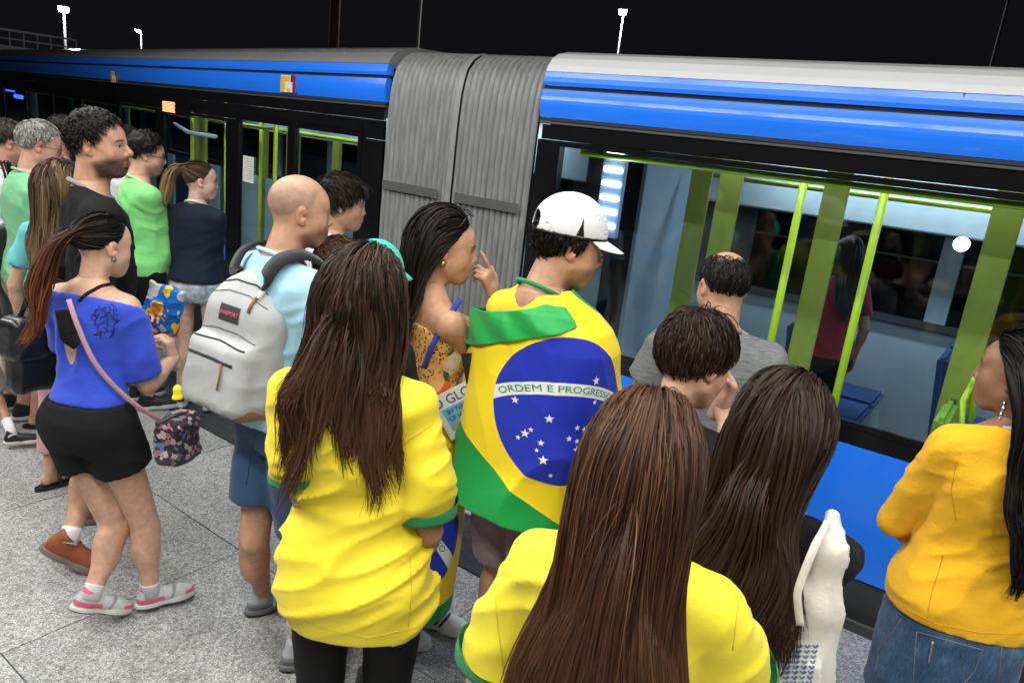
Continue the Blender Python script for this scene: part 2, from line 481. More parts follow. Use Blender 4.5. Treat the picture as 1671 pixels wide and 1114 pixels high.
def head_mesh(sp, nb, h):
    """nb: neck base in head frame"""
    fem = sp['sex'] == 'f'; jw = sp.get('jaw', .9 if fem else 1.0); ns = sp.get('nose', .9 if fem else 1.05)
    v = Vol((-.105, -.135, min(-.155, nb[2]-.03)), (.105, .145, .14), h)
    v.ell(CRC, CRR, .01)
    v.ell((0, .026, -.010), (.0655*(.5+.5*jw), .064, .082), .03)
    v.ell((0, .048, .040), (.056, .040, .042), .02)
    v.ell((0, .058, -.090), (.024*jw, .024, .022), .025)
    for s in (-1, 1):
        v.cone((s*.053*jw, .002, -.050), (s*.022, .052, -.088), .021, .022, .028)
        v.ell((s*.036, .050, -.030), (.028, .026, .030), .030)
        v.cone((s*.008, .086, .022), (s*.042, .070, .024), .008, .008, .014)
    for s in (-1, 1):
        v.ell((s*.030, .099, .002), (.019, .015, .011), .010, 's')
        v.ell((s*.031, .0705, .004), (.0135, .0135, .0125), .003)
        v.cone((s*.020, .0785, .0110), (s*.042, .0715, .0100), .0042, .004, .004)
        v.cone((s*.020, .0770, -.006), (s*.042, .0705, -.004), .0034, .0034, .005)
    v.cone((0, .086, .014), (0, .097*(.4+.6*ns)+.004, -.021), .0075, .0098*ns, .012)
    v.ell((0, .094+.004*ns, -.027), (.0105, .0115*ns, .0085), .007)
    for s in (-1, 1):
        v.ell((s*.0115, .088, -.029), (.0070, .0105, .0075), .006)
        v.ell((s*.006, .098, -.0370), (.0032, .005, .003), .003, 's')
    v.ell((0, .068, -.060), (.036, .0265, .030), .026)
    v.cone((-.013, .0885, -.0555), (.013, .0885, -.0555), .0054, .0054, .006)
    v.ell((0, .0935, -.0550), (.009, .0050, .0042), .005)
    v.cone((-.011, .0870, -.0668), (.011, .0870, -.0668), .0062, .0062, .006)
    v.cone((-.019, .0970, -.0610), (.019, .0970, -.0610), .0020, .0020, .003, 's')
    v.ell((0, .089, -.0785), (.016, .009, .005), .007, 's')
    op = sp.get('mouth', 0)
    if op: v.ell((0, .098, -.0625), (.013, .014, .0045*op), .003, 's')
    er = sp.get('ear', 1.0)
    for s in (-1, 1):
        R = Rz(-s*.38) @ Rx(-.15)
        v.ell((s*.0795, -.014, .002), (.0065, .0175*er, .030*er), .006, R=R)
        v.ell((s*.0865, -.010, .003), (.005, .010, .017), .005, 's', R=R)
        v.ell((s*.083, -.006, .001), (.004, .006, .007), .004, 's')
        v.ell((s*.076, -.006, -.024), (.006, .009, .009), .005)
    nr = sp['neck_r']
    v.cone(nb, (0, -.022, -.035), nr*1.06, nr*.97, .03)
    if not fem: v.ell((0, nb[1]*.4+.024, -.118), (.012, .014, .014), .012)
    V, Q = v.mesh()
    V = relax(V, Q, 1, .35)
    return V, Q, head_colors(V, sp)
def hand_mesh(side, curl, spread=.06, scale=1.0, h=.003, skin=(.5,.3,.2)):
    """hand frame: +y to the fingers, +z back of the hand, thumb on side*x"""
    v = Vol((-.085, -.05, -.095), (.085, .215, .055), h)
    v.rbox((0, .046, 0), (.038, .046, .0135), .013, .012)
    v.cone((0, -.045, 0), (0, .02, 0), .024, .023, .02)
    L = [(.043,.026,.020), (.047,.030,.022), (.043,.028,.021), (.034,.021,.018)]
    for i in range(4):
        x = side*(.0285-.019*i); p = np.array([x, .086-.004*abs(i-1.2), 0]); a = 0
        cu = curl[i] if isinstance(curl, (list, tuple)) else curl
        sx = side*spread*(1.5-i)
        for j in range(3):
            a += math.radians(cu)*(1.0 if j else .8)
            q = p + L[i][j]*np.array([sx, math.cos(a), -math.sin(a)])
            r = (.0092, .0082, .0072)[j]*(1 if i < 3 else .88)
            v.cone(p, q, r, r*.9, .004 if j else .009); p = q
    th = curl[4] if isinstance(curl, (list, tuple)) and len(curl) > 4 else 25
    p = np.array([side*.030, .018, -.006])
    for j, (l, r) in enumerate([(.042, .0135), (.032, .0105), (.026, .0092)]):
        t = math.radians(th)*j*.7
        d = np.array([side*.72*math.cos(t), .66+.3*math.sin(t), -.38-.5*math.sin(t)]); d /= np.linalg.norm(d)
        q = p+d*l; v.cone(p, q, r, r*.88, .012 if j == 0 else .004); p = q
    V, Q = v.mesh(); V = relax(V, Q, 1, .3)
    V *= scale
    C = np.tile(np.array(skin), (len(V), 1))
    C *= (1-.10*np.exp(-((V[:, 2]-.013)/.006)**2)*vnoise(V*120))[:, None]
    return V, Q, C

def sim_strands(roots, dirs, n, seg, colliders, grav=.35, inert=.75, layer=None, wave=0, wfreq=30, wph=None, force=None, wamp_grow=1.0):
    P = np.zeros((len(roots), n+1, 3)); P[:, 0] = roots
    d = dirs.copy()
    lay = np.zeros(len(roots)) if layer is None else layer
    for i in range(n):
        t = (i+1)/n
        g = np.tile(np.array([0, 0, -1.0]), (len(roots), 1))
        if force is not None: g = g + force(P[:, i], t)
        d = d*inert + g*grav
        d /= np.linalg.norm(d, axis=1)[:, None]+1e-9
        q = P[:, i]+d*seg[:, None]
        for c, r, R, off in colliders:
            u = (q-c) @ R / (r+lay[:, None]*off)
            k = np.linalg.norm(u, axis=1)
            m = k < 1
            if m.any():
                u[m] /= k[m][:, None]
                q[m] = (u[m]*(r+lay[m][:, None]*off)) @ R.T + c
        dd = q-P[:, i]; nn = np.linalg.norm(dd, axis=1)[:, None]+1e-9
        d = dd/nn
        P[:, i+1] = P[:, i]+d*seg[:, None]
    if wave:
        s = np.cumsum(np.tile(seg[:, None], (1, n+1)), 1)
        a = wave*np.clip(np.linspace(0, 1.4, n+1), 0, 1)[None, :]**wamp_grow
        ph = wph if wph is not None else rng.uniform(0, 6.28, len(roots))
        P[:, :, 0] += a*np.sin(s*wfreq+ph[:, None]); P[:, :, 1] += a*np.cos(s*wfreq*.93+ph[:, None]*1.3)
    return P
def ribbons(P, width, cent, colr, tipc=None, tipstart=.5, taper=.25, twist=.7, rootdark=.0):
    """hair as tapering ribbons; returns V,F,C"""
    m, n1, _ = P.shape
    T = np.gradient(P, axis=1); T /= np.linalg.norm(T, axis=2)[:, :, None]+1e-9
    O = P-cent; O /= np.linalg.norm(O, axis=2)[:, :, None]+1e-9
    S = np.cross(T, O); S /= np.linalg.norm(S, axis=2)[:, :, None]+1e-9
    U = np.cross(S, T)
    a = rng.normal(0, twist, m)[:, None, None]
    S = S*np.cos(a)+U*np.sin(a)
    t = np.linspace(0, 1, n1)
    w = (width*.5)[:, None]*(np.clip(1.15-t**2*(1-taper)*1.1, taper*.3, 1))[None, :]
    V = np.stack([P-S*w[:, :, None], P+S*w[:, :, None]], 2).reshape(-1, 3)
    b = (np.arange(m)*n1*2)[:, None]+(np.arange(n1-1)*2)[None, :]
    b = b.ravel()
    Fq = np.stack([b, b+1, b+3, b+2], 1)
    C = colr[:, None, :]*np.ones((1, n1, 1))
    if tipc is not None:
        f = np.clip((t-tipstart)/(1-tipstart), 0, 1)[None, :, None]
        var = rng.uniform(.75, 1.2, m)[:, None, None]
        C = C*(1-f)+np.asarray(tipc)[None, None, :]*f*var
    C = np.repeat(C[:, :, None, :], 2, 2).reshape(-1, 3)
    return V, Fq, np.clip(C, 0, 1)
def sphere_dirs(n, fn, seed=0):
    r = np.random.default_rng(abs(seed))
    out = []
    k = 0
    while k < n:
        D = r.normal(size=(n*2, 3)); D /= np.linalg.norm(D, axis=1)[:, None]
        D = D[fn(D) > 0]; out.append(D); k += len(D)
    return np.vstack(out)[:n]
def join_parts(parts):
    V = []; Fq = []; C = []; n = 0
    for v, f, c in parts:
        V.append(v); Fq.append(np.asarray(f)+n); C.append(c); n += len(v)
    ks = {}
    for f in Fq: ks.setdefault(f.shape[1], []).append(f)
    return np.vstack(V), [np.vstack(x) for x in ks.values()], np.vstack(C)

SHOE_CACHE = {}
def shoe(P, ank, yaw, pitch, st, size=1.0):
    """one shoe: upper > sole, laces ; ank = ankle joint in the person's frame"""
    key = (st['name'],)
    if key not in SHOE_CACHE:
        h = st.get('h', .005)
        up = Vol((-.07, -.1, -.01), (.07, .23, .17), h)
        up.ell((0, .135, .034), (.043, .065, .032), .03); up.ell((.003, .06, .045), (.037, .085, .040), .03)
        up.ell((0, -.028, .045), (.034, .042, .05), .03); up.cone((0, .0, .05), (0, -.012, .098), .036, .040, .02)
        up.cone((0, .035, .075), (0, .11, .052), .017, .014, .012)
        up.cut((0, 0, .022), (0, 0, -1)); up.cut((0, 0, .108), (0, .25, 1))
        V, Q = up.mesh(); V = relax(V, Q, 1, .3)
        C = np.tile(np.array(st['c']), (len(V), 1))
        for (fn, c) in st.get('zones', []):
            m = fn(V); C[m] = c
        so = Vol((-.07, -.1, -.02), (.07, .23, .05), h*.8)
        so.ell((0, .12, .012), (.049, .085, .06), .02); so.ell((0, .0, .012), (.041, .08, .06), .02)
        so.cut((0, 0, .028), (0, -.06, 1)); so.cut((0, 0, 0), (0, 0, -1))
        Vs, Qs = so.mesh()
        Cs = np.tile(np.array(st['sole']), (len(Vs), 1))
        if 'sole2' in st: Cs[Vs[:, 2] < .008] = st['sole2']
        la = MB()
        for i in range(5):
            y = .038+i*.017; z = .094-i*.0085
            la.tube([(-.022, y, z-.006), (0, y+.006, z+.002), (.022, y, z-.006)], .0028, 5)
        ml = la.build('laces', plain('lace_'+st['name'], st.get('lace', (.6,.6,.6)), .8), None, True)
        mlace = ml.data; bpy.data.objects.remove(ml)
        mm = attr_mat('shoe_'+st['name'], st.get('rough', .55), 0, .4, .12, bumps=.2, bscale=500)
        me = mesh_np('shoe', V, Q, True, C); me.materials.append(mm)
        ms = mesh_np('sole', Vs, Qs, True, Cs); ms.materials.append(mm)
        SHOE_CACHE[key] = (me, ms, mlace)
    me, ms, mlace = SHOE_CACHE[key]
    o = link('shoe', me, None, P)
    R = Rz(yaw) @ Rx(pitch); ank = np.asarray(ank)
    loc = ank - R @ np.array([0, -.005, .085*size])
    o.location = loc; o.rotation_euler = Matrix(R.tolist()).to_euler(); o.scale = (size,)*3
    s = link('sole', ms, None, o)
    l = link('laces', mlace, None, o)
    return o

class Person: pass
def person(sp):
    p = Person(); p.sp = sp
    hx, hy, dep = sp['px']
    top = at_depth(hx, hy, dep); H = sp.get('h', top[2]); p.H = H
    s = H/1.75; p.s = s
    d = ray(hx, hy)[:2]; vy = math.atan2(d[1], d[0])
    yaw = vy-math.radians(sp['a']); rz = yaw-math.pi/2
    p.rz = rz; R2 = Rz(rz); vdir = np.array([math.cos(vy), math.sin(vy), 0])
    lean = np.array(sp.get('lean', (0, 0)))
    hyaw = -math.radians(sp.get('ha', sp['a'])-sp['a'])
    pitch = -math.radians(sp.get('nod', 0)); rolla = math.radians(sp.get('tilt', 0))
    Rh = Rz(hyaw) @ Ry(rolla) @ Rx(pitch)
    def Lz(x, y, z):   # unscaled to local metres with lean
        k = max(0, z-.93)
        return np.array([x+lean[0]*k, y+lean[1]*k, z])*s
    hs = sp.get('hs', 1)*(.45+.55*s)
    piv = Lz(0, -.012, 1.52)
    hc = piv + Rh @ (np.array([0, .03, 1.62-1.52])*s)
    if sp.get('fwd'): hc = hc + np.array([0, sp['fwd']*s, -sp['fwd']*.4*s])
    topl = hc + Rh @ np.array([0, -.01, .127])*hs
    dz = H-topl[2]; hc = hc+np.array([0, 0, dz*.7]); topl = topl + np.array([0,0,dz*.7])
    base = np.array([top[0], top[1], 0])-R2 @ np.array([topl[0], topl[1], 0]); base[2] = 0
    p.base = base; p.R2 = R2
    W = empty('person', tuple(base), rz); p.o = W
    tag(W, sp['label'], 'person', sp.get('group'))
    w2l = lambda q: R2.T @ (np.asarray(q)-base)
    p.w2l = w2l; p.l2w = lambda q: R2 @ np.asarray(q)+base
    def jp(x, y, off=0.0): return w2l(at_plane(x, y, base+vdir*off, vdir))
    def res(q):
        if q is None: return None
        if q[0] == 'p': return jp(*q[1:])
        if q[0] == 'g': return w2l(at_z(*q[1:]))
        return Lz(*q)
    p.jp = jp; p.res = res
    fem = sp['sex'] == 'f'; w = sp.get('w', 1.0)*.93; wl = sp.get('wl', w)*.97; sp['w_'] = w
    T = TORSO[sp['sex']]; z = np.array(T['z']); A = np.array(T['A'])*w*s; B = np.array(T['B'])*(w*.6+.4*w*w)*s
    Cy = (np.array(TCY)+lean[1]*np.maximum(0, z-.93))*s; Cx = lean[0]*np.maximum(0, z-.93)*s; zz = z*s
    if sp.get('belly'):
        b = sp['belly']*np.exp(-((z-1.04)/.1)**2)*s; B = B+b*.6; Cy = Cy+b*.5
    SWd = sp.get('sw', .146 if fem else .170)*s
    bone = (.044, .037, .036, .0235) if fem else (.050, .042, .041, .0275)
    ra = [b*s*sp.get('wa', .5+.5*w) for b in bone]
    hipx = (.092 if fem else .088)*s
    sh = {}; el = {}; wr = {}
    for sd, nm in ((-1, 'l'), (1, 'r')):
        shd = sp.get('sh_'+nm, (0, 0, 0))
        sh[nm] = Lz(0, -.014, 1.392)+np.array([sd*SWd, 0, 0])+np.array(shd)*s
        ae = sp.get('arm_'+nm)
        if ae: el[nm], wr[nm] = res(ae[0]), res(ae[1])
        else: el[nm], wr[nm] = Lz(sd*(.225*(.7+.3*w)), -.045, 1.12), Lz(sd*.235, .03, .875)
        if sp.get('dbg'): print(sp['label'][:30], nm, 'upper %.2f fore %.2f' % (np.linalg.norm(el[nm]-sh[nm])/s, np.linalg.norm(wr[nm]-el[nm])/s))
        U = el[nm]-sh[nm]; lu = np.linalg.norm(U); mxl = .34*s
        if lu > mxl: el[nm] = sh[nm]+U*mxl/lu
        U = wr[nm]-el[nm]; lu = np.linalg.norm(U); mxl = .29*s
        if lu > mxl: wr[nm] = el[nm]+U*mxl/lu
    hip = {}; kn = {}; an = {}
    for sd, nm in ((-1, 'l'), (1, 'r')):
        hip[nm] = np.array([sd*hipx, -.005*s, .90*s])
        lg = sp.get('leg_'+nm)
        if lg: kn[nm], an[nm] = res(lg[0]), res(lg[1])
        else: kn[nm], an[nm] = np.array([sd*.095, .02, .49])*s, np.array([sd*.10, -.03, .087])*np.array([s, s, 1])
        if sp.get('dbg'): print('   leg', nm, 'thigh %.2f shin %.2f' % (np.linalg.norm(kn[nm]-hip[nm])/s, np.linalg.norm(an[nm]-kn[nm])/s), 'ank', an[nm].round(2))
    p.sh, p.el, p.wr, p.hip, p.kn, p.an, p.hc, p.Rh, p.hs = sh, el, wr, hip, kn, an, hc, Rh, hs
    nr = (.050 if fem else .059)*s*sp.get('nk', 1); sp['neck_r'] = nr/hs
    vh = max(.0072, min(.0125, dep*.0034)); vb_ = max(.0115, min(.014, dep*.0045))
    # ---- body: torso, arms, legs
    allp = [*sh.values(), *el.values(), *wr.values(), *kn.values(), *an.values()]
    lo = np.min(np.vstack(allp+[[A.max()*-1, -B.max()-.02, 0]]), 0)-np.array([.09, .11, .03]); lo[2] = max(lo[2], -.02)
    hi = np.max(np.vstack(allp+[[A.max(), B.max(), 1.55*s]]), 0)+np.array([.09, .13, .03])
    b = Vol(lo, hi, vb_)
    b.loft(zz, A, B, Cx, Cy, .03*s, 2.3)
    nbase = Lz(0, -.03, 1.45)
    for nm, sd in (('l', -1), ('r', 1)):
        b.cone(nbase+np.array([sd*.035*s, 0, .0]), sh[nm], .040*s*w**.5, ra[0]*1.05, .04*s)
        b.cone(sh[nm], el[nm], ra[0]*1.08, ra[1], .025*s)
        b.cone(el[nm], wr[nm], ra[2], ra[3], .015*s)
        m = el[nm]*.72+wr[nm]*.28; b.ell(m, np.array([1, 1, 1])*ra[2]*1.02, .02*s)
        rt, rk, rc, rn = .086*s*wl, .056*s*wl**.7, .053*s*wl**.7, .036*s*wl**.5
        b.cone(hip[nm], kn[nm], rt, rk, .03*s); b.cone(kn[nm], an[nm], rc*.98, rn, .02*s)
        m = kn[nm]*.70+an[nm]*.30; back = np.array([0, -.014*s, 0]); b.ell(m+back, (rc*1.0, rc*1.06, .11*s), .03*s)
        if sp.get('bare'):
            yw = sp.get('foot_'+nm, (0, 0))[0]; f = Rz(math.radians(yw)) @ np.array([0, 1.0, 0])
            b.cone(an[nm]+np.array([0, 0, -.045*s])-f*.02, an[nm]+f*.13*s+np.array([0, 0, -.062*s]), .032*s, .020*s, .02)
            b.ell(an[nm]+f*.15*s+np.array([0, 0, -.068*s]), (.038*s, .04*s, .016*s), .015)
        else:
            b.cone(an[nm], an[nm]+np.array([0, 0, -.04]), rn*.95, .03, .01)
    b.cone(nbase, hc+Rh @ np.array([0, -.02, -.06])*hs, nr*1.05, nr*.9, .03*s)
    if fem:
        pass
    if sp.get('skirt_body'): pass
    V, Q = b.mesh(); V = relax(V, Q, 2, .5)
    sk = np.array(sp['skin'])
    C = np.tile(sk, (len(V), 1))
    parts = [(V, Q, C)]
    # drop body skin above neck middle (the head mesh carries it on)
    # ---- head
    hh = max(.0031, min(.0052, dep*.00128)) if sp.get('ha', sp['a']) > 40 or sp.get('ha', sp['a']) < -40 else max(.0045, min(.0055, dep*.0015))
    nbh = (Rh.T @ (nbase+np.array([0, .004, .0])-hc))/hs
    V, Q, C = head_mesh(sp, nbh, hh)
    parts.append((V*hs @ Rh.T+hc, Q, C))
    # ---- hands
    for nm, sd in (('l', -1), ('r', 1)):
        hp = sp.get('hand_'+nm, {})
        if hp.get('skip'): continue
        Y = wr[nm]-el[nm]; Y /= np.linalg.norm(Y)
        if 'dir' in hp: Y = res(hp['dir'])-wr[nm]; Y /= np.linalg.norm(Y)
        Zb = np.array(hp.get('back', (sd*1.0, 0, .1)), float); Zb -= Y*(Zb@Y); Zb /= np.linalg.norm(Zb)
        X = np.cross(Y, Zb)
        side = hp.get('thumb', None)
        if side is None: side = 1 if (X @ np.array([0, 1, .2])) > 0 else -1
        V, Q, C = hand_mesh(side, hp.get('curl', [22, 26, 30, 34, 20]), hp.get('spread', .05), s*(.9 if fem else 1), .0044 if dep < 3 else .0065, sk)
        parts.append((V @ np.stack([X, Y, Zb]) + wr[nm], Q, C))
    V, Fs, C = join_parts(parts)
    p.body = link('body', mesh_np('body', V, Fs, True, C), SKIN, W)
    # ---- trousers, shorts, skirt
    pt = sp.get('pants')
    if pt:
        lz = pt.get('loose', .012)*s; e = pt['end']; v = Vol(lo-.03, np.array([hi[0]+.03, hi[1]+.03, 1.12*s]), vh)
        top_ = pt.get('top', .94); m = z <= top_+.01
        v.loft(zz[m], A[m]+lz, B[m]+lz, Cx[m], Cy[m], .02*s, 2.3)
        for nm in 'lr':
            a_, k_, n_ = hip[nm], kn[nm], an[nm]
            fl = pt.get('flare', .012)*s
            if e <= 1: cone_flat(v, a_, a_+(k_-a_)*e, .088*s*wl+lz, (.086+(.058-.086)*e)*s*wl+lz+fl, .03*s)
            else:
                v.cone(a_, k_, .088*s*wl+lz, .058*s*wl+lz, .03*s)
                cone_flat(v, k_, k_+(n_-k_)*(e-1), .056*s*wl+lz, (.056-(.018)*(e-1))*s*wl**.7+lz+fl, .02*s)
                v.ell(k_*.7+n_*.3+np.array([0, -.012*s, 0]), ((.053*wl)*s+lz*.6, (.055*wl)*s+lz*.6, .11*s), .03*s)
        if pt.get('skirt'):
            zb = pt['skirt']*s
            v.loft([zb, .85*s, .95*s], [A[1]+lz+.02*s]*2+[A[2]+lz], [B[1]+lz+.03*s]*2+[B[2]+lz], [0]*3, [0, -.01, -.01], .02, 2.3)
            v.cut((0, 0, zb), (0, 0, -1))
        v.displace(fold_fn(pt.get('fold', .006)*s, pt.get('fr', (7, 7, 12)), .5, seed=int(hx) % 50))
        V, Q = v.mesh(); V = relax(V, Q, 1, .4)
        p.pants = link(pt['name'], mesh_np(pt['name'], V, Q), pt['mat'], W)
    # ---- shirt
    st = sp.get('shirt')
    if st:
        of = st.get('off', .014)*s; hem = st.get('hem', .90); fl = st.get('flare', .01)*s
        v = Vol(lo-np.array([.05, .05, 0]), np.array([hi[0]+.05, hi[1]+.05, 1.56*s]), vh*st.get('vx', 1.0))
        zs = [hem]+[q for q in z if q > hem+.02]
        Ai = np.interp(zs, z, A); Bi = np.interp(zs, z, B); zs_ = np.array(zs)
        ease = np.interp(zs_, [.8, 1.05, 1.25, 1.4, 1.475], [1.5, 1.55 if not st.get('tight') else .8, 1.1, .7, .45])
        if st.get('tight') is None:
            Am = np.maximum.accumulate(Ai[::-1])[::-1]
            Ai = .72*Ai+.28*np.where(zs_ < 1.33, np.maximum(Ai, np.interp(1.3, z, A)*.98), Ai)
        grow = fl*np.clip((1.1-zs_)/.3, 0, 1)
        v.loft(zs_*s, Ai+of*ease+grow, Bi+of*ease+grow, np.interp(zs_, z, Cx), np.interp(zs_, z, Cy), .025*s, 2.3)
        if fem:
            for sd in (-1, 1): v.ell(Lz(sd*.068*w, .072*w, 1.25), np.array([.06, .052, .06])*s*w+of*.8, .045*s)
        for nm, sd in (('l', -1), ('r', 1)):
            if st.get('sleeve', 'short') == 'none': continue
            v.cone(nbase+np.array([sd*.035*s, 0, -.004]), sh[nm], .040*s*w**.5+of*.55, ra[0]*1.05+of*.8, .045*s)
            sl = st.get('len', .62); ro = st.get('open', .022)*s
            if st['sleeve'] == 'short':
                e_ = sh[nm]+(el[nm]-sh[nm])*sl
                cone_flat(v, sh[nm], e_, ra[0]*1.06+of*.9, ra[1]*1.12+ro, .012*s)
            else:
                v.cone(sh[nm], el[nm], ra[0]*1.06+of*.9, ra[1]+of*.8, .012*s)
                e_ = el[nm]+(wr[nm]-el[nm])*st.get('cuff', .95)
                cone_flat(v, el[nm], e_, ra[2]+of*.9, ra[3]+of*.7, .012*s)
        ff_ = fold_fn(st.get('fold', .008)*1.45*s, st.get('fr', (4.5, 4.5, 9)), st.get('shear', .5), seed=int(hx+hy) % 60, fine=st.get('fine', .6))
        zc_ = nbase[2]
        v.displace(lambda P_: ff_(P_)*(.12+.88*np.clip(np.abs(P_[:, 2]-hem*s)/.07, 0, 1))*(.1+.9*np.clip((zc_-.005-P_[:, 2])/.05, 0, 1)))
        v.cut((0, nbase[1], nbase[2]+st.get('nz', .026)*s), (0, .45, 1))
        if 'post' in st: st['post'](v, p)
        V, Q = v.mesh(); V = relax(V, Q, 1, .4)
        nmn = st.get('name', 'shirt')
        colf = st.get('colf')
        p.shirt = link(nmn, mesh_np(nmn, V, Q, True, colf(V, p) if colf else None), st['mat'], W)
        p.shirtV = V; p.shirtQ = Q
        if st.get('collar'):
            c = MB(); pts = []
            for i in range(29):
                t = 2*math.pi*i/28
                x, y = (nr+.012*s)*math.cos(t), (nr+.014*s)*math.sin(t)
                q = nbase+np.array([x, y+.006*s, st.get('nz', .026)*s-.45*(y+.006*s)-.003*s])
                pts.append(q)
            c.tube(pts, .0075*s, 6, False); c.build('collar', st['collar'], p.shirt, True)
        if st.get('trim'):
            for nm in 'lr':
                v2 = Vol(lo-.03, hi+.03, vh*.7) if False else None
                sl = st.get('len', .62); ro = st.get('open', .022)*s
                a_, e_ = sh[nm]+(el[nm]-sh[nm])*(sl-.075), sh[nm]+(el[nm]-sh[nm])*(sl+.012)
                u = (e_-a_)/np.linalg.norm(e_-a_); pa = np.cross(u, [0, 0, 1.0]);
                if np.linalg.norm(pa) < .1: pa = np.cross(u, [0, 1.0, 0])
                pa /= np.linalg.norm(pa); pb = np.cross(u, pa)
                r0 = ra[1]*1.12+ro+.0055; mbv = []
                n = 40
                def rr(f, k): return r0+(ra[0]*.0)+.002*math.sin(k*.7+f*3)+ (1-f)*.002
                for f in (0, .25, .5, .75, 1, 1.001):
                    for k in range(n):
                        a = 2*math.pi*k/n; r_ = rr(f, k) if f <= 1 else ra[1]*.9
                        mbv.append(a_+(e_-a_)*min(f, 1)+(pa*math.cos(a)+pb*math.sin(a))*r_)
                Fq = [(i*n+k, i*n+(k+1) % n, (i+1)*n+(k+1) % n, (i+1)*n+k) for i in range(5) for k in range(n)]
                mb = MB(); mb.add(mbv, Fq); mb.build('sleeve_trim', st['trim'], p.shirt, True)
    # ---- shoes
    so = sp.get('shoes')
    if so:
        for nm in 'lr':
            yw, pi_ = sp.get('foot_'+nm, ((12 if nm == 'l' else -12), 0))
            shoe(W, an[nm], math.radians(yw), math.radians(pi_), so, .95*s if not fem else .9*s)
            if sp.get('socks'):
                k = MB(); u = kn[nm]-an[nm]; u /= np.linalg.norm(u)
                k.tube([an[nm]-u*.02, an[nm]+u*.03, an[nm]+u*sp.get('sockh', .06)], [.04*s*wl**.5, .0395*s*wl**.5, .041*s*wl**.5], 18, True)
                k.build('sock', sp['socks'], W, True)
    # ---- hair
    for hd in sp.get('hair', []): make_hair(p, hd)
    return p
def colliders(p, extra=0.0):
    s, hs = p.s, p.hs; sp = p.sp; w = sp['w_']
    L = sp.get('lean', (0, 0)); I = np.eye(3)
    T = TORSO[sp['sex']]; of = (.038+extra)*s
    def c(x, y, z): k = max(0, z-.93); return np.array([x+L[0]*k, y+L[1]*k, z])*s
    out = [(p.hc+p.Rh@(CRC*hs), CRR*hs*1.02, p.Rh, 1.0),
           (p.hc+p.Rh@(np.array([0, .02, -.02])*hs), np.array([.066, .062, .085])*hs, p.Rh, 1.0),
           (c(0, -.022, 1.47), np.array([.062, .064, .12])*s, I, .8),
           (c(0, -.008, 1.26), np.array([.172*w+of, .112*w+of, .215])*1.0*np.array([1, 1, s]), I, .5),
           (c(0, -.008, 1.02), np.array([.155*w+of, .10*w+of, .23])*np.array([1, 1, s]), I, .5)]
    for nm in 'lr': out.append((p.sh[nm], np.ones(3)*(.064*s*w**.5+of*.4), I, .5))
    for nm in 'lr': out.append(((p.sh[nm]+c(0, -.03, 1.44))/2, np.ones(3)*(.055*s*w**.5+of*.4), I, .5))
    return out
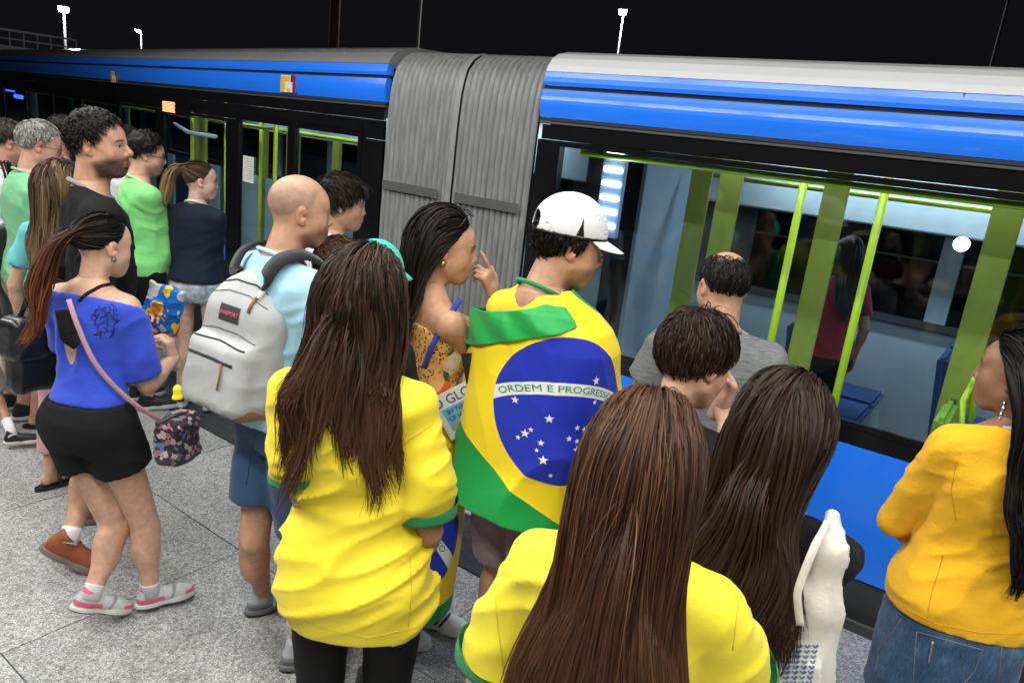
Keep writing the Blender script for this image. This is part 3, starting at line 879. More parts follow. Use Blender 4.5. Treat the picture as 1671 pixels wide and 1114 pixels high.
def make_hair(p, hd):
    s, hs, Rh, hc = p.s, p.hs, p.Rh, p.hc
    kind = hd['kind']; base = np.array(hd['col']); n = hd.get('n', 2500); seed = abs(int(hd.get('seed', p.sp['px'][0])))
    rec, low = hd.get('rec', 0), hd.get('low', 0)
    mfn = hd.get('mask') or (lambda D: hair_mask(D, rec, low))
    parts = []
    th = hd.get('th', .02)
    r = np.random.default_rng(seed)
    def toP(X): return X*hs @ Rh.T+hc
    if hd.get('cap', True):
        nu, nv = 56, 36
        uu, vv = np.meshgrid(np.linspace(0, 2*np.pi, nu, endpoint=False), np.linspace(.02, np.pi-.02, nv))
        D = np.stack([np.sin(vv)*np.cos(uu), np.sin(vv)*np.sin(uu), np.cos(vv)], 2).reshape(-1, 3)
        m = mfn(D); f = np.clip(m/hd.get('fade', .22), -1, 1); f = np.where(f > 0, f*f*(3-2*f), f)
        topb = np.clip(D[:, 2], 0, 1)*hd.get('topth', 0)
        bump_ = hd.get('lump', .006)*(vnoise(D*hd.get('lumpf', 7), seed)-.5)*2
        rad = np.where(f > 0, (th*(.62 if kind == 'short' else .22)+topb+bump_*(1 if kind == 'short' else .3))*f-.002, .06*f-.002)
        X = CRC+D*CRR*1.0+D*rad[:, None]
        i = np.arange(nv-1)[:, None]*nu; j = np.arange(nu)[None, :]
        Fq = np.stack([(i+j), (i+(j+1) % nu), (i+nu+(j+1) % nu), (i+nu+j)], 2).reshape(-1, 4)[:, ::-1]
        keep = (m[Fq] > -.35).any(1)
        Fq = Fq[keep]
        C = base[None, :]*(.55+.5*vnoise(D*np.array([30, 4, 4.]), seed))[:, None]
        parts.append((toP(X), Fq, C))
    D = sphere_dirs(n, lambda D: mfn(D)-.02, seed)
    root0 = CRC+D*CRR*.985
    nrm = D/CRR; nrm /= np.linalg.norm(nrm, axis=1)[:, None]
    colr = base[None, :]*r.uniform(.45, 1.55, n)[:, None]
    nc = hd.get('clumps', 90); cl = np.argmin(((D[:, None, :]-D[None, :nc, :])**2).sum(2), 1)
    colr *= (.88+.24*r.random(nc))[cl][:, None]
    if 'col2' in hd:
        m2 = (r.random(nc) < hd.get('mix', .3))[cl] | (r.random(n) < hd.get('mix', .3)*.5)
        colr[m2] = np.array(hd['col2'])*r.uniform(.7, 1.3, m2.sum())[:, None]
    wd = np.full(n, hd.get('width', .0022))*r.uniform(.6, 1.3, n)
    if kind == 'short':
        L = hd.get('len', .035)*r.uniform(.6, 1.15, n)*(1+hd.get('toplen', .5)*np.clip(D[:, 2], 0, 1))
        comb = np.array(hd.get('comb', (0, .5, -.5)), float)
        d0 = nrm*hd.get('lift', .5)+comb*(1.0)+r.normal(0, hd.get('mess', .3), (n, 3))+(r.normal(0, hd.get('cmess', .25), (nc, 3)))[cl]
        sidew = np.abs(D[:, 0])[:, None]; d0 = d0+np.array([0, 0, -.8])*sidew*(D[:, 2] < .5)[:, None]
        d0 -= nrm*np.minimum(0, (d0*nrm).sum(1)-.12)[:, None]
        d0 /= np.linalg.norm(d0, axis=1)[:, None]
        nseg = 5
        start = root0+nrm*(th*.3)
        cols = [(CRC, CRR+th*.45, np.eye(3), 1.0)]
        P = sim_strands(start, d0, nseg, L/nseg, cols, grav=hd.get('grav', .22), inert=.9, force=(lambda P_, t: -hd.get('hug', 2.2)*(P_-CRC)/np.linalg.norm(P_-CRC, axis=1)[:, None]-np.array([0, 0, -.4])), layer=r.uniform(0, th*.55, n), wave=hd.get('curl', 0), wfreq=hd.get('cfreq', 160), wph=(r.uniform(0, 6.28, nc))[cl])
        parts.append((lambda a: (toP(a[0]), a[1], a[2]))(ribbons(P, wd, CRC, colr, hd.get('tip'), .4, twist=.9)))
    else:
        L = hd.get('len', .5)*r.uniform(.80, 1.05, n)
        if 'midshort' in hd: L *= 1-hd['midshort']*np.exp(-(D[:, 0]/.35)**2)
        if 'lenvar' in hd: L *= (1-hd['lenvar']*r.random(nc))[cl]
        n_seg = hd.get('seg', 22)
        part = hd.get('part', 0.0)
        sx = np.tanh((D[:, 0]-part)/.12)
        if kind == 'long':
            g = np.stack([sx*hd.get('sidepull', .55)*np.clip(D[:, 2]+.4, 0, 1), -hd.get('back', .75)*np.clip(D[:, 1]+.75, .0, 1.5), -.35-.5*np.clip(.6-D[:, 2], 0, 1)], 1)
            d0 = g-nrm*(g*nrm).sum(1)[:, None]*1.0+nrm*.10
            d0 /= np.linalg.norm(d0, axis=1)[:, None]
            d0 = d0 @ Rh.T
            bk = Rh @ np.array([0, -1.0, 0]); hcw = hc
            def force(Pp, t):
                q = (Pp-hc) @ Rh
                f = np.clip((q[:, 1]+.02)/.06, 0, 1)*np.clip((q[:, 2]+.16)/.05, 0, 1)*hd.get('offface', 1.6)
                pf = hd.get('push', (0, 0, 0)); ga = hd.get('gather', .15)
                F_ = bk[None, :]*f[:, None]+np.array(pf)[None, :]*t
                F_[:, 0] -= ga*np.clip((Pp[:, 0]-hc[0])/.10, -1.5, 1.5)*(1 if t < .7 else .3)
                F_[:, 1] -= hd.get('backward', .35)*np.clip((Pp[:, 1]-hc[1]+.13)/.08, 0, 1)*(t < .75)
                dn = (Pp-hc); dn /= np.linalg.norm(dn, axis=1)[:, None]+1e-9
                F_ -= dn*hd.get('hugl', .5)*np.clip((Pp[:, 2]-hc[2]+.05)/.08, 0, 1)[:, None]
                return F_
            lay = r.uniform(0, 1, n)**.8*th
            P = sim_strands(toP(root0+nrm*.002), d0, n_seg, L/n_seg*1.0, colliders(p, hd.get('cx', 0)), grav=hd.get('grav', .30), inert=.8, layer=lay, wave=hd.get('wave', .004), wfreq=hd.get('wfreq', 28), wph=(r.uniform(0, 6.28, nc))[cl]+r.normal(0, .5, n), force=force)
        else:  # tail: over the scalp to a tie point, then down
            tie = np.array(hd.get('tie', (0, -.125, .05)))
            tn = (tie-CRC)/CRR; tn /= np.linalg.norm(tn)
            k = 8; t = np.linspace(0, 1, k+1)
            om = np.arccos(np.clip((D*tn).sum(1), -1, 1)); so = np.sin(om)+1e-5
            arc = (np.sin((1-t)[None, :]*om[:, None])/so[:, None])[:, :, None]*D[:, None, :]+(np.sin(t[None, :]*om[:, None])/so[:, None])[:, :, None]*tn
            arc /= np.linalg.norm(arc, axis=2)[:, :, None]
            lay = r.uniform(.3, 1, n)[:, None]*th*np.sin(np.clip(t*1.2+.25, 0, 1.57))[None, :]
            A_ = CRC+arc*(CRR)+arc*lay[:, :, None]
            e = tie+r.normal(0, 1, (n, 3))*hd.get('tier', .010)
            wgt = (np.clip((t-.75)/.25, 0, 1)**1.5)[None, :, None]
            A_ = A_*(1-wgt)+e[:, None, :]*wgt
            A_ = toP(A_.reshape(-1, 3)).reshape(n, k+1, 3)
            td = np.array(hd.get('taildir', (0, -.9, .25)), float)
            dirs = td+r.normal(0, hd.get('spread', .25), (n, 3)); dirs /= np.linalg.norm(dirs, axis=1)[:, None]
            dirs = dirs @ Rh.T
            B_ = sim_strands(A_[:, -1], dirs, n_seg, L/n_seg, colliders(p, hd.get('cx', 0))[1:], grav=hd.get('grav', .3), inert=.85, layer=r.uniform(0, th, n), wave=hd.get('wave', .004), wfreq=hd.get('wfreq', 28), wph=(r.uniform(0, 6.28, nc))[cl], force=(lambda P_, t: np.array(hd.get('push', (0, 0, 0)))[None, :]*1.0))
            P = np.concatenate([A_, B_[:, 1:]], 1)
            tl = MB(); tw = toP(tie[None, :])[0]
            ring = [tw+(Rh @ (np.array([math.cos(a)*.016, 0, math.sin(a)*.016]))) for a in np.linspace(0, 2*math.pi, 17)]
            tl.tube(ring, .006, 6, False); tl.build('hair_tie', plain('tie_'+str(hd.get('tiecol', (.02,.02,.02))), hd.get('tiecol', (.02,.02,.02)), .7), p.o, True)
        if hd.get('clump', .3):
            tt = np.linspace(0, 1, P.shape[1])[None, :, None]
            P = P+(P[:nc][cl]-P)*np.clip(hd.get('clump', .3)*.62*tt**1.6, 0, .92)
        nz = (vnoise(P.reshape(-1, 3)*9, seed)-.5).reshape(P.shape[:2]); nz2 = (vnoise(P.reshape(-1, 3)*9+7.7, seed+4)-.5).reshape(P.shape[:2])
        am = hd.get('flow', .012)*np.linspace(0, 1, P.shape[1])[None, :]
        P[:, :, 0] += nz*am*2; P[:, :, 1] += nz2*am*2
        for _ in range(3): P[:, 1:-1] = (P[:, :-2]+2*P[:, 1:-1]+P[:, 2:])/4
        if hd.get('maxx'):
            lat = np.abs(P[:, :, 0]-hc[0]).max(1); top_ = np.abs(P[:, :P.shape[1]*6//10, 0]-hc[0]).max(1)
            kp = (lat < hd['maxx']) & (top_ < hd['maxx']*.72); P = P[kp]; colr = colr[kp]; wd = wd[kp]; n = len(P)
        # a share of wide inner strands closes the mass
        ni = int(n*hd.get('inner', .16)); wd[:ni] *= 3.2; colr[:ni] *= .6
        parts.append(ribbons(P, wd, hc, colr, hd.get('tip'), hd.get('tipstart', .45), twist=.6))
    V, Fs, C = join_parts(parts)
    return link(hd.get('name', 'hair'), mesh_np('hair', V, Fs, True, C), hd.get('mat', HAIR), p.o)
def glasses(p, c, mat, r=.017, top=False):
    s = p.hs; mb = MB()
    for sd in (-1, 1):
        ring = [(sd*.032+math.cos(a)*.0225, .093+.002*math.cos(a)*-sd*2-(.006 if False else 0), .002+math.sin(a)*.015*(1 if not top else 1.15)) for a in np.linspace(0, 2*math.pi, 21)]
        mb.tube(ring, .0018, 5, False)
        mb.tube([(sd*.054, .090, .006), (sd*.078, .055, .008), (sd*.081, -.005, .008), (sd*.080, -.022, -.004)], .0017, 5)
    mb.tube([(-.011, .096, .004), (0, .099, .006), (.011, .096, .004)], .0016, 5)
    V = [np.vstack(mb.v)]
    X = np.vstack(mb.v)
    if top: X = X @ Rx(math.radians(62)).T*np.array([1.02, 1, 1])+np.array([0, .012, .052])
    X = X*s @ p.Rh.T+p.hc
    mb.v = [X]
    o = mb.build('sunglasses' if top else 'glasses', mat, p.o, True)
    if top:
        lb = MB()
        for sd in (-1, 1):
            ring = [(sd*.032, .092, .002)]+[(sd*.032+math.cos(a)*.0225, .092, .002+math.sin(a)*.0175) for a in np.linspace(0, 2*math.pi, 16, endpoint=False)]
            Xl = np.array(ring) @ Rx(math.radians(62)).T*np.array([1.02, 1, 1])+np.array([0, .012, .052])
            lb.add(Xl*s @ p.Rh.T+p.hc, [(0, 1+i, 1+(i+1) % 16) for i in range(16)])
        lb.build('lens', plain('dark_lens', (.01,.008,.03), .08, 0, .02, spec=.9), o)
    return o
# ------------------------------------------------------------------ platform floor
EDGE_Y = 3.45
def mat_terrazzo():
    m, nt, p = new_mat('terrazzo')
    v = objco(nt)
    oi = N(nt, 'ShaderNodeObjectInfo')
    vo = N(nt, 'ShaderNodeTexVoronoi'); vo.inputs['Scale'].default_value = 280; nt.links.new(v, vo.inputs['Vector'])
    sp = N(nt, 'ShaderNodeSeparateColor'); nt.links.new(vo.outputs['Color'], sp.inputs[0])
    r = ramp(nt, sp.outputs[0], [(0, (.10,.102,.105)), (.16, (.23,.23,.23)), (.42, (.33,.332,.33)), (.72, (.41,.41,.405)), (.96, (.60,.60,.59))])
    vo2 = N(nt, 'ShaderNodeTexVoronoi'); vo2.inputs['Scale'].default_value = 90; nt.links.new(v, vo2.inputs['Vector'])
    sp2 = N(nt, 'ShaderNodeSeparateColor'); nt.links.new(vo2.outputs['Color'], sp2.inputs[0])
    r2 = ramp(nt, sp2.outputs[1], [(0, (.62,.62,.62)), (.5, (.98,.98,.98)), (1, (1.22,1.22,1.2))])
    n = noise(nt, 1.6, 5, v, .6); r3 = ramp(nt, n.outputs[0], [(.3, (.80,.80,.79)), (.7, (1.1,1.1,1.1))])
    n4 = noise(nt, 7, 3, v, .6); r4 = ramp(nt, n4.outputs[0], [(.33, (.86,.85,.84)), (.5, (1,1,1))])
    last = r.outputs[0]
    for q in (r2, r3, r4):
        mx = N(nt, 'ShaderNodeMixRGB', blend_type='MULTIPLY'); mx.inputs[0].default_value = 1
        nt.links.new(last, mx.inputs[1]); nt.links.new(q.outputs[0], mx.inputs[2]); last = mx.outputs[0]
    nt.links.new(last, p.inputs['Base Color'])
    rr = ramp(nt, sp.outputs[1], [(0, (.32,)*3), (1, (.6,)*3)]); nt.links.new(rr.outputs[0], p.inputs['Roughness'])
    bump(nt, p, sp.outputs[2], .12, .001)
    return m
TERR = mat_terrazzo()
platform = empty('platform_floor', (0, 0, 0)); tag(platform, kind='structure')
MB().box((-18, -8, -.95), (9, EDGE_Y-.001, -.022)).build('platform_base', plain('dark_joint', (.03,.03,.03), .9), platform)
def tile(x0, x1, y0, y1, cache={}):
    k = (round(x1-x0, 3), round(y1-y0, 3))
    if k not in cache:
        o = MB().box((0, 0, -.02), (k[0]-.005, k[1]-.005, 0)).build('tile', TERR, platform, bevel=.0012)
        cache[k] = o.data
    else: o = link('tile', cache[k], None, platform)
    o.location = (x0+.0025, y0+.0025, rng.uniform(-.0006, .0006))
xs = [-2.655+1.03*i for i in range(-9, 6)]; ys = [1.83-.98*i for i in range(5, -1, -1)]+[2.47]
for i in range(len(xs)-1):
    for j in range(len(ys)-1): tile(xs[i], xs[i+1], ys[j], ys[j+1])
# dark tactile warning strip with studs, then the edge stones
tact = plain('tactile_dark', (.035,.036,.038), .55, 0, .3, .4, 200)
n_slab = 0
mbs = MB().box((0, 0, -.02), (.4, .4, .002))
for a in range(8):
    for b in range(8):
        x, y = .025+a*.05, .025+b*.05; V = []
        for rr_, zz_ in ((.013, .002), (.008, .0065)):
            V += [(x+rr_*math.cos(t*math.pi/4), y+rr_*math.sin(t*math.pi/4), zz_) for t in range(8)]
        mbs.add(V, [(k, (k+1) % 8, 8+(k+1) % 8, 8+k) for k in range(8)]+[tuple(range(8, 16))])
slab0 = mbs.build('tactile_tile', tact, platform); slab0.location = (-9, 2.475, 0)
for i in range(1, 30):
    o = link('tactile_tile', slab0.data, None, platform); o.location = (-9+.404*i, 2.475, 0)
ed = None
for i in range(12):
    o = MB().box((0, 0, -.02), (1.18, .48, 0)).build('edge_stone', TERR, platform, bevel=.0015) if ed is None else link('edge_stone', ed, None, platform)
    ed = o.data; o.location = (-9+1.19*i, 2.885, 0)
MB().box((-10, 3.37, -.02), (6, 3.40, .0)).build('edge_joint', plain('dark_joint', (.03,.03,.03), .9), platform)
MB().box((-10, 3.40, -.03), (6, EDGE_Y, -.004)).build('edge_trim', plain('edge_dark', (.045,.045,.047), .5, .3), platform, bevel=.003)
MB().box((-10, EDGE_Y, -.02), (6, EDGE_Y+.010, .004)).build('edge_lip', plain('edge_metal', (.55,.55,.55), .3, .9), platform)
road = MB().box((-60, EDGE_Y+.012, -1.05), (40, 70, -1.0)).build('road', plain('asphalt', (.045,.045,.047), .85, 0, .3, .5, 90)); tag(road, kind='structure')
far = MB().box((-400, 70, -1.3), (300, 500, -1.1)).build('ground', plain('dark_ground', (.02,.022,.018), .95)); tag(far, kind='structure')
far2 = MB().box((-400, -60, -1.3), (-60, 70, -1.12)).build('ground', plain('dark_ground', (.02,.022,.018), .95)); tag(far2, kind='structure')

# ------------------------------------------------------------------ station tube lights (they hang over the platform and mirror in the bus)
TUBE_P = 34
def tube_mat():
    m, nt, p = new_mat('tube_glow'); p.inputs['Base Color'].default_value = (1,1,1,1)
    p.inputs['Emission Color'].default_value = (.97,1,.97,1); p.inputs['Emission Strength'].default_value = 9.0
    return m
TG = tube_mat(); lamp_white = plain('lamp_housing', (.75,.75,.75), .4)
def tube_light(x, y, z, p, lab):
    o = empty('tube_light', (x, y, z)); tag(o, lab, 'ceiling light', 'tube lights over the platform')
    MB().box((-.62, -.09, .0), (.62, .09, .05)).build('housing', lamp_white, o, bevel=.006)
    for dy in (-.045, .045): MB().tube([(-.59, dy, -.02), (.59, dy, -.02)], .013, 10).build('tube', TG, o, True)
    MB().tube([(-.4, 0, .05), (-.4, 0, 1.0)], .006, 6).build('hanger', plain('steel_grey', (.4,.4,.4), .4, .8), o)
    MB().tube([(.4, 0, .05), (.4, 0, 1.0)], .006, 6).build('hanger', plain('steel_grey', (.4,.4,.4), .4, .8), o)
    a = area_light('tube_lamp', (0, 0, -.036), (1.2, .14), p, (1, .995, .96)); a.parent = o
    return o
for r_, (y, z, pw, nm) in enumerate([(-.35, 3.55, 46, 'row behind the crowd'), (1.75, 3.75, 26, 'row over the crowd')]):
    for i in range(8):
        tube_light(-7.6+1.42*i, y, z, pw, '%s white twin tube light from the left in the %s' % (('first','second','third','fourth','fifth','sixth','seventh','last')[i], nm))

# ------------------------------------------------------------------ bus
def mat_paint(name, c, rough=.22, stain=.04):
    m, nt, p = new_mat(name); v = objco(nt, (.6, .6, 3)); n = noise(nt, 2.2, 5, v)
    r = ramp(nt, n.outputs[0], [(.3, tuple(x*(1-stain) for x in c)), (.7, tuple(min(1, x*(1+stain)) for x in c))])
    nt.links.new(r.outputs[0], p.inputs['Base Color']); p.inputs['Roughness'].default_value = rough
    p.inputs['Coat Weight'].default_value = .5; p.inputs['Coat Roughness'].default_value = .06
    n2 = noise(nt, 3, 2, objco(nt, (1, 1, 1.4))); bump(nt, p, n2.outputs[0], .012, .01)
    return m
B_BLUE = mat_paint('bus_blue', (.017, .195, .94), .24); B_WHITE = mat_paint('bus_white', (.62, .62, .63), .38); B_WHITE_DIM = mat_paint('bus_white_dimmed', (.20,.197,.20), .26)  # front roof: the white painted darker, for less light reaching it
B_BLACK = plain('bus_black', (.006,.006,.007), .18, 0, .1, spec=.5); B_RUB = plain('rubber_black', (.012,.012,.013), .6)
B_SKIRT = plain('bus_skirt', (.05,.052,.056), .35, .2, .1)
B_TRIM = plain('bus_trim_grey', (.10,.10,.105), .35, .3)
def mat_glass(name='bus_glass', t=.80, tint=(.86,.95,.99)):
    m, nt, p = new_mat(name); nt.nodes.remove(p)
    out = nt.nodes['Material Output']
    tr = N(nt, 'ShaderNodeBsdfTransparent'); tr.inputs[0].default_value = (tint[0]*t*1.2, tint[1]*t*1.2, tint[2]*t*1.2, 1)
    gl = N(nt, 'ShaderNodeBsdfGlossy'); gl.inputs['Roughness'].default_value = .045; gl.inputs[0].default_value = (.9,.95,1,1)
    lw = N(nt, 'ShaderNodeLayerWeight'); lw.inputs[0].default_value = .5
    pw = N(nt, 'ShaderNodeMath', operation='POWER'); nt.links.new(lw.outputs['Facing'], pw.inputs[0]); pw.inputs[1].default_value = 4.0
    ad = N(nt, 'ShaderNodeMath', operation='MULTIPLY_ADD'); nt.links.new(pw.outputs[0], ad.inputs[0]); ad.inputs[1].default_value = .9; ad.inputs[2].default_value = .035
    mx = N(nt, 'ShaderNodeMixShader'); nt.links.new(ad.outputs[0], mx.inputs[0])
    nt.links.new(tr.outputs[0], mx.inputs[1]); nt.links.new(gl.outputs[0], mx.inputs[2]); nt.links.new(mx.outputs[0], out.inputs[0])
    return m
GLASS = mat_glass(); GLASS_D = mat_glass('far_glass', .5, (.3,.36,.42))
PANEL = plain('interior_panel', (.36,.44,.52), .45, 0, .06); PANEL_L = plain('interior_light_panel', (.46,.52,.56), .4, 0, .05)
YEL = plain('stanchion_yellow', (.36,.37,.06), .35, 0, .08); LIME = plain('rail_lime', (.72,.84,.03), .3, 0, .04)
INT_FLOOR = plain('bus_floor', (.10,.11,.12), .6); SEAT = plain('seat_blue', (.03,.07,.22), .55); SEAT_L = plain('seat_lime', (.30,.46,.03), .5)

BY = EDGE_Y+.06
bus = empty('articulated_bus', (-2.42, BY, -.95)); tag(bus, 'blue and white articulated bus passing the platform, grey bellows in its middle', 'bus')
def section(P0, ang, sgn, length, near, parent_name):
    """frame with u along the side (away from the bellows), w into the bus, z up"""
    U = np.array([sgn*math.cos(ang), math.sin(ang)*(1 if sgn < 0 else -1), 0]); Wd = np.array([math.sin(ang) if sgn < 0 else 0, math.cos(ang), 0])
    if sgn < 0: Wd = np.array([math.sin(ang), math.cos(ang), 0])
    return np.array([P0[0], P0[1], 0]), U, Wd
bus_off = np.array([2.42, -BY, .95])   # children are placed in the frame of the empty
def bm(): return MB()
def put(mb, name, mat, par, **k):
    mb.v = [v for v in mb.v]
    o = mb.build(name, mat, par, **k); return o
def L_(P): return (P[0]+bus_off[0], P[1]+bus_off[1], bus_off[2])
def slab(name, mat, org, U, Wd, u0, u1, w0, w1, z0, z1, par, bevel=0, **k):
    return MB().extrude([(w0, z0), (w1, z0), (w1, z1), (w0, z1)], u0, u1, L_(org), U, Wd).build(name, mat, par, bevel=bevel)
def prof(name, mat, org, U, Wd, u0, u1, pts, par, smooth=True):
    o = MB().extrude(pts, u0, u1, L_(org), U, Wd).build(name, mat, par, smooth=False); return o
# ---- rear section, close to the camera
O1, U1, W1 = section((-2.42, BY), 0, 1, 9, True, '')
U1 = np.array([1.0, 0, 0]); W1 = np.array([0, 1.0, 0])
BW = 2.5
rear = None
def shell(org, U, Wd, Ln, white, tag_, gap=None):
    for a_, b_ in ([(0, Ln)] if not gap else [(0, gap[0]), (gap[1], Ln)]):
        slab('side_panel', B_BLUE, org, U, Wd, a_, b_, 0, .03, .178, .80, bus, .004)
    slab('skirt_panel', B_SKIRT, org, U, Wd, 0, Ln, .012, .05, -.93, .170, bus)
    slab('window_sill', B_BLACK, org, U, Wd, gap[1] if gap else .02, Ln, .004, .034, .803, .875, bus, .003)
    slab('window_header', B_BLACK, org, U, Wd, .02, Ln, .004, .03, 1.985, 2.062, bus, .002)
    slab('header_trim', B_TRIM, org, U, Wd, .0, Ln, -.006, .03, 2.066, 2.078, bus, .002)
    slab('gutter', B_RUB, org, U, Wd, .0, Ln, .0, .03, 2.081, 2.098, bus, .002)
    # upper blue band bows outward a little and carries the long highlight of the tube lights
    pts = []
    for i in range(9):
        t = i/8; pts.append((.0-.012*math.sin(math.pi*t), 2.10+.145*t))
    prof('cantrail_panel', B_BLUE, org, U, Wd, 0, Ln, pts+[(.04, 2.245), (.04, 2.10)], bus)
    slab('groove', B_RUB, org, U, Wd, 0, Ln, .016, .04, 2.246, 2.264, bus)
    pts = [(0, 2.266), (-.004, 2.285), (0, 2.31), (.008, 2.335)]
    prof('upper_cantrail', B_BLUE, org, U, Wd, 0, Ln, pts+[(.05, 2.335), (.05, 2.266)], bus)
    pts = [(.008, 2.338), (.022, 2.37), (.055, 2.41), (.11, 2.44), (.2, 2.462), (BW/2, 2.49), (BW-.2, 2.462), (BW-.05, 2.40), (BW, 2.33), (BW-.06, 2.30), (BW/2, 2.34), (.08, 2.30)]
    prof('roof', white, org, U, Wd, 0, Ln, pts, bus)
    # panel joints down the flank and along the roof edge
    for k in range(1, int(Ln/1.5)+1):
        uj = k*1.5+.2
        if not gap or uj > gap[1]: slab('panel_joint', B_RUB, org, U, Wd, uj, uj+.005, -.0012, .002, .18, .80, bus)
        slab('roof_joint', B_TRIM, org, U, Wd, uj+.3, uj+.306, .004, .02, 2.31, 2.338, bus)
    # far side and inside
    slab('far_side_panel', PANEL_L, org, U, Wd, 0, Ln, BW-.05, BW, .0, .98, bus)
    slab('floor_pan', INT_FLOOR, org, U, Wd, 0, Ln, .06, BW-.06, -.10, -.02, bus)
    slab('cove_panel', PANEL_L, org, U, Wd, 0.1, Ln, BW-.30, BW-.05, 1.66, 2.15, bus, .01)
    slab('ceiling_panel', PANEL, org, U, Wd, 0.1, Ln, .08, BW-.08, 2.16, 2.19, bus)
    slab('far_header', PANEL, org, U, Wd, 0, Ln, BW-.045, BW, 1.642, 2.3, bus)
    slab('far_window_rail', B_TRIM, org, U, Wd, 0, Ln, BW-.09, BW-.052, .985, 1.03, bus)
    slab('near_cove', B_BLACK, org, U, Wd, 0.05, Ln, .035, .16, 2.0, 2.14, bus)
    slab('near_lower_lining', PANEL, org, U, Wd, gap[1] if gap else .02, Ln, .034, .05, 0, .80, bus)
shell(O1, U1, W1, 9.0, B_WHITE, 'rear')
def side_window(org, U, Wd, u0, u1, z0=.878, z1=1.983, par=None, name='side_window', mat=GLASS):
    f = slab(name, mat, org, U, Wd, u0, u1, .006, .012, z0, z1, par or bus)
    MB().extrude([(.002, z0), (.02, z0), (.02, z0+.03), (.002, z0+.03)], u0, u1, L_(org), U, Wd).build('frame', B_BLACK, f)
    MB().extrude([(.002, z1-.03), (.02, z1-.03), (.02, z1), (.002, z1)], u0, u1, L_(org), U, Wd).build('frame', B_BLACK, f)
    return f
slab('end_bulkhead', PANEL, O1, U1, W1, .02, .05, 1.30, 2.44, 0, 2.14, bus, .004)
# windows of the rear section: a black pillar after the bellows, then long bonded panes
slab('end_pillar', B_BLACK, O1, U1, W1, 0, .15, .002, .06, .878, 1.983, bus, .003)
u = .152
for wv in (2.55, 2.2, 2.0, 2.0):
    side_window(O1, U1, W1, u, u+wv); u += wv+.006
    slab('window_joint', B_RUB, O1, U1, W1, u-.006, u, .004, .02, .878, 1.983, bus)
# far windows, pillars, inner furniture
u = .5
while u < 8.5:
    f = slab('far_window', GLASS_D, O1, U1, W1, u, u+1.32, BW-.03, BW-.02, 1.035, 1.638, bus)
    slab('far_pillar', PANEL, O1, U1, W1, u+1.325, u+1.46, BW-.07, BW, 1.035, 1.638, bus)
    MB().extrude([(BW-.036, 1.45), (BW-.03, 1.45), (BW-.03, 1.465), (BW-.036, 1.465)], u, u+1.32, L_(O1), U1, W1).build('vent_bar', B_TRIM, f)
    u += 1.465
def inpt(u, w, z): return (O1+U1*u+W1*w+bus_off*0)+np.array([bus_off[0], bus_off[1], bus_off[2]+z])
MB().tube([inpt(.25, .075, 1.935), inpt(8.8, .075, 1.935)], .017, 10).build('handrail', LIME, bus, True)
MB().tube([inpt(.25, 1.9, 1.86), inpt(8.8, 1.9, 1.86)], .017, 10).build('handrail', LIME, bus, True)
for u in (1.32, 1.70, 3.0, 4.6):
    wide = .085 if u not in (1.62,) else .05
    w = {.92: .42, 1.32: .55, 1.62: .9, 2.18: .5}.get(u, .6)
    MB().tube([inpt(u, w, 0), inpt(u, w, 2.15)], .021, 12).build('stanchion', LIME, bus, True)
for u, w in ((.84, .62), (2.16, .66), (3.7, .6), (1.36, .8), (.55, .9)):
    MB().extrude([(w, .0), (w+.03, .0), (w+.03, 2.15), (w, 2.15)], u, u+.13, L_(O1), U1, W1).build('divider_panel', YEL, bus, bevel=.004)
def bus_seat(x, w, col, flip=1):
    o = O1+U1*x+W1*w+bus_off; R = Rz(0 if flip > 0 else math.pi)
    s = MB().box((-.21, -.21, .42), (.21, .21, .48), R, o).build('seat', col, bus, bevel=.02)
    MB().box((-.24, -.2, .48), (-.18, .2, 1.02), R @ Ry(-.12), o+np.array([0, 0, 0])).build('backrest', col, s, bevel=.02)
    MB().box((-.05, -.05, 0), (.05, .05, .42), R, o).build('seat_post', B_TRIM, s)
    MB().tube([(R @ q)+o for q in (np.array([-.23, -.2, .9]), np.array([-.27, -.2, 1.09]), np.array([-.27, .2, 1.09]), np.array([-.23, .2, .9]))], .013, 8).build('grab_rail', LIME, s, True)
for x in (2.55, 3.35, 4.15, 4.95): bus_seat(x, .36, SEAT_L); bus_seat(x, .85, SEAT)
for x in (1.5, 2.4, 3.3, 4.2, 5.1, 6.0): bus_seat(x, 2.15, SEAT); bus_seat(x, 1.7, SEAT)
# inside lights of the bus, two strips along the ceiling
m, nt, p_ = new_mat('cabin_light'); p_.inputs['Emission Color'].default_value = (.75,.87,1,1); p_.inputs['Emission Strength'].default_value = 3.0
CAB = m
m, nt, p_ = new_mat('cabin_spot'); p_.inputs['Emission Color'].default_value = (.85,.93,1,1); p_.inputs['Emission Strength'].default_value = 20.0
CABS = m
def cab_light(org, U, Wd, u0, u1, w, pw):
    f = MB().extrude([(w-.05, 2.145), (w+.05, 2.145), (w+.05, 2.158), (w-.05, 2.158)], u0, u1, L_(org), U, Wd).build('ceiling_light', CAB, bus)
    c = org+U*(u0+u1)/2+Wd*w+bus_off; c = (c[0], c[1], 2.13+.95)
    a = area_light('cabin_lamp', c, (u1-u0, .1), pw, (.8,.9,1), (0, 0, math.atan2(U[1], U[0]))); a.parent = bus
for u0 in (.6, 2.8, 5.0):
    cab_light(O1, U1, W1, u0, u0+1.8, 2.0, 17); cab_light(O1, U1, W1, u0, u0+1.8, .42, 5)
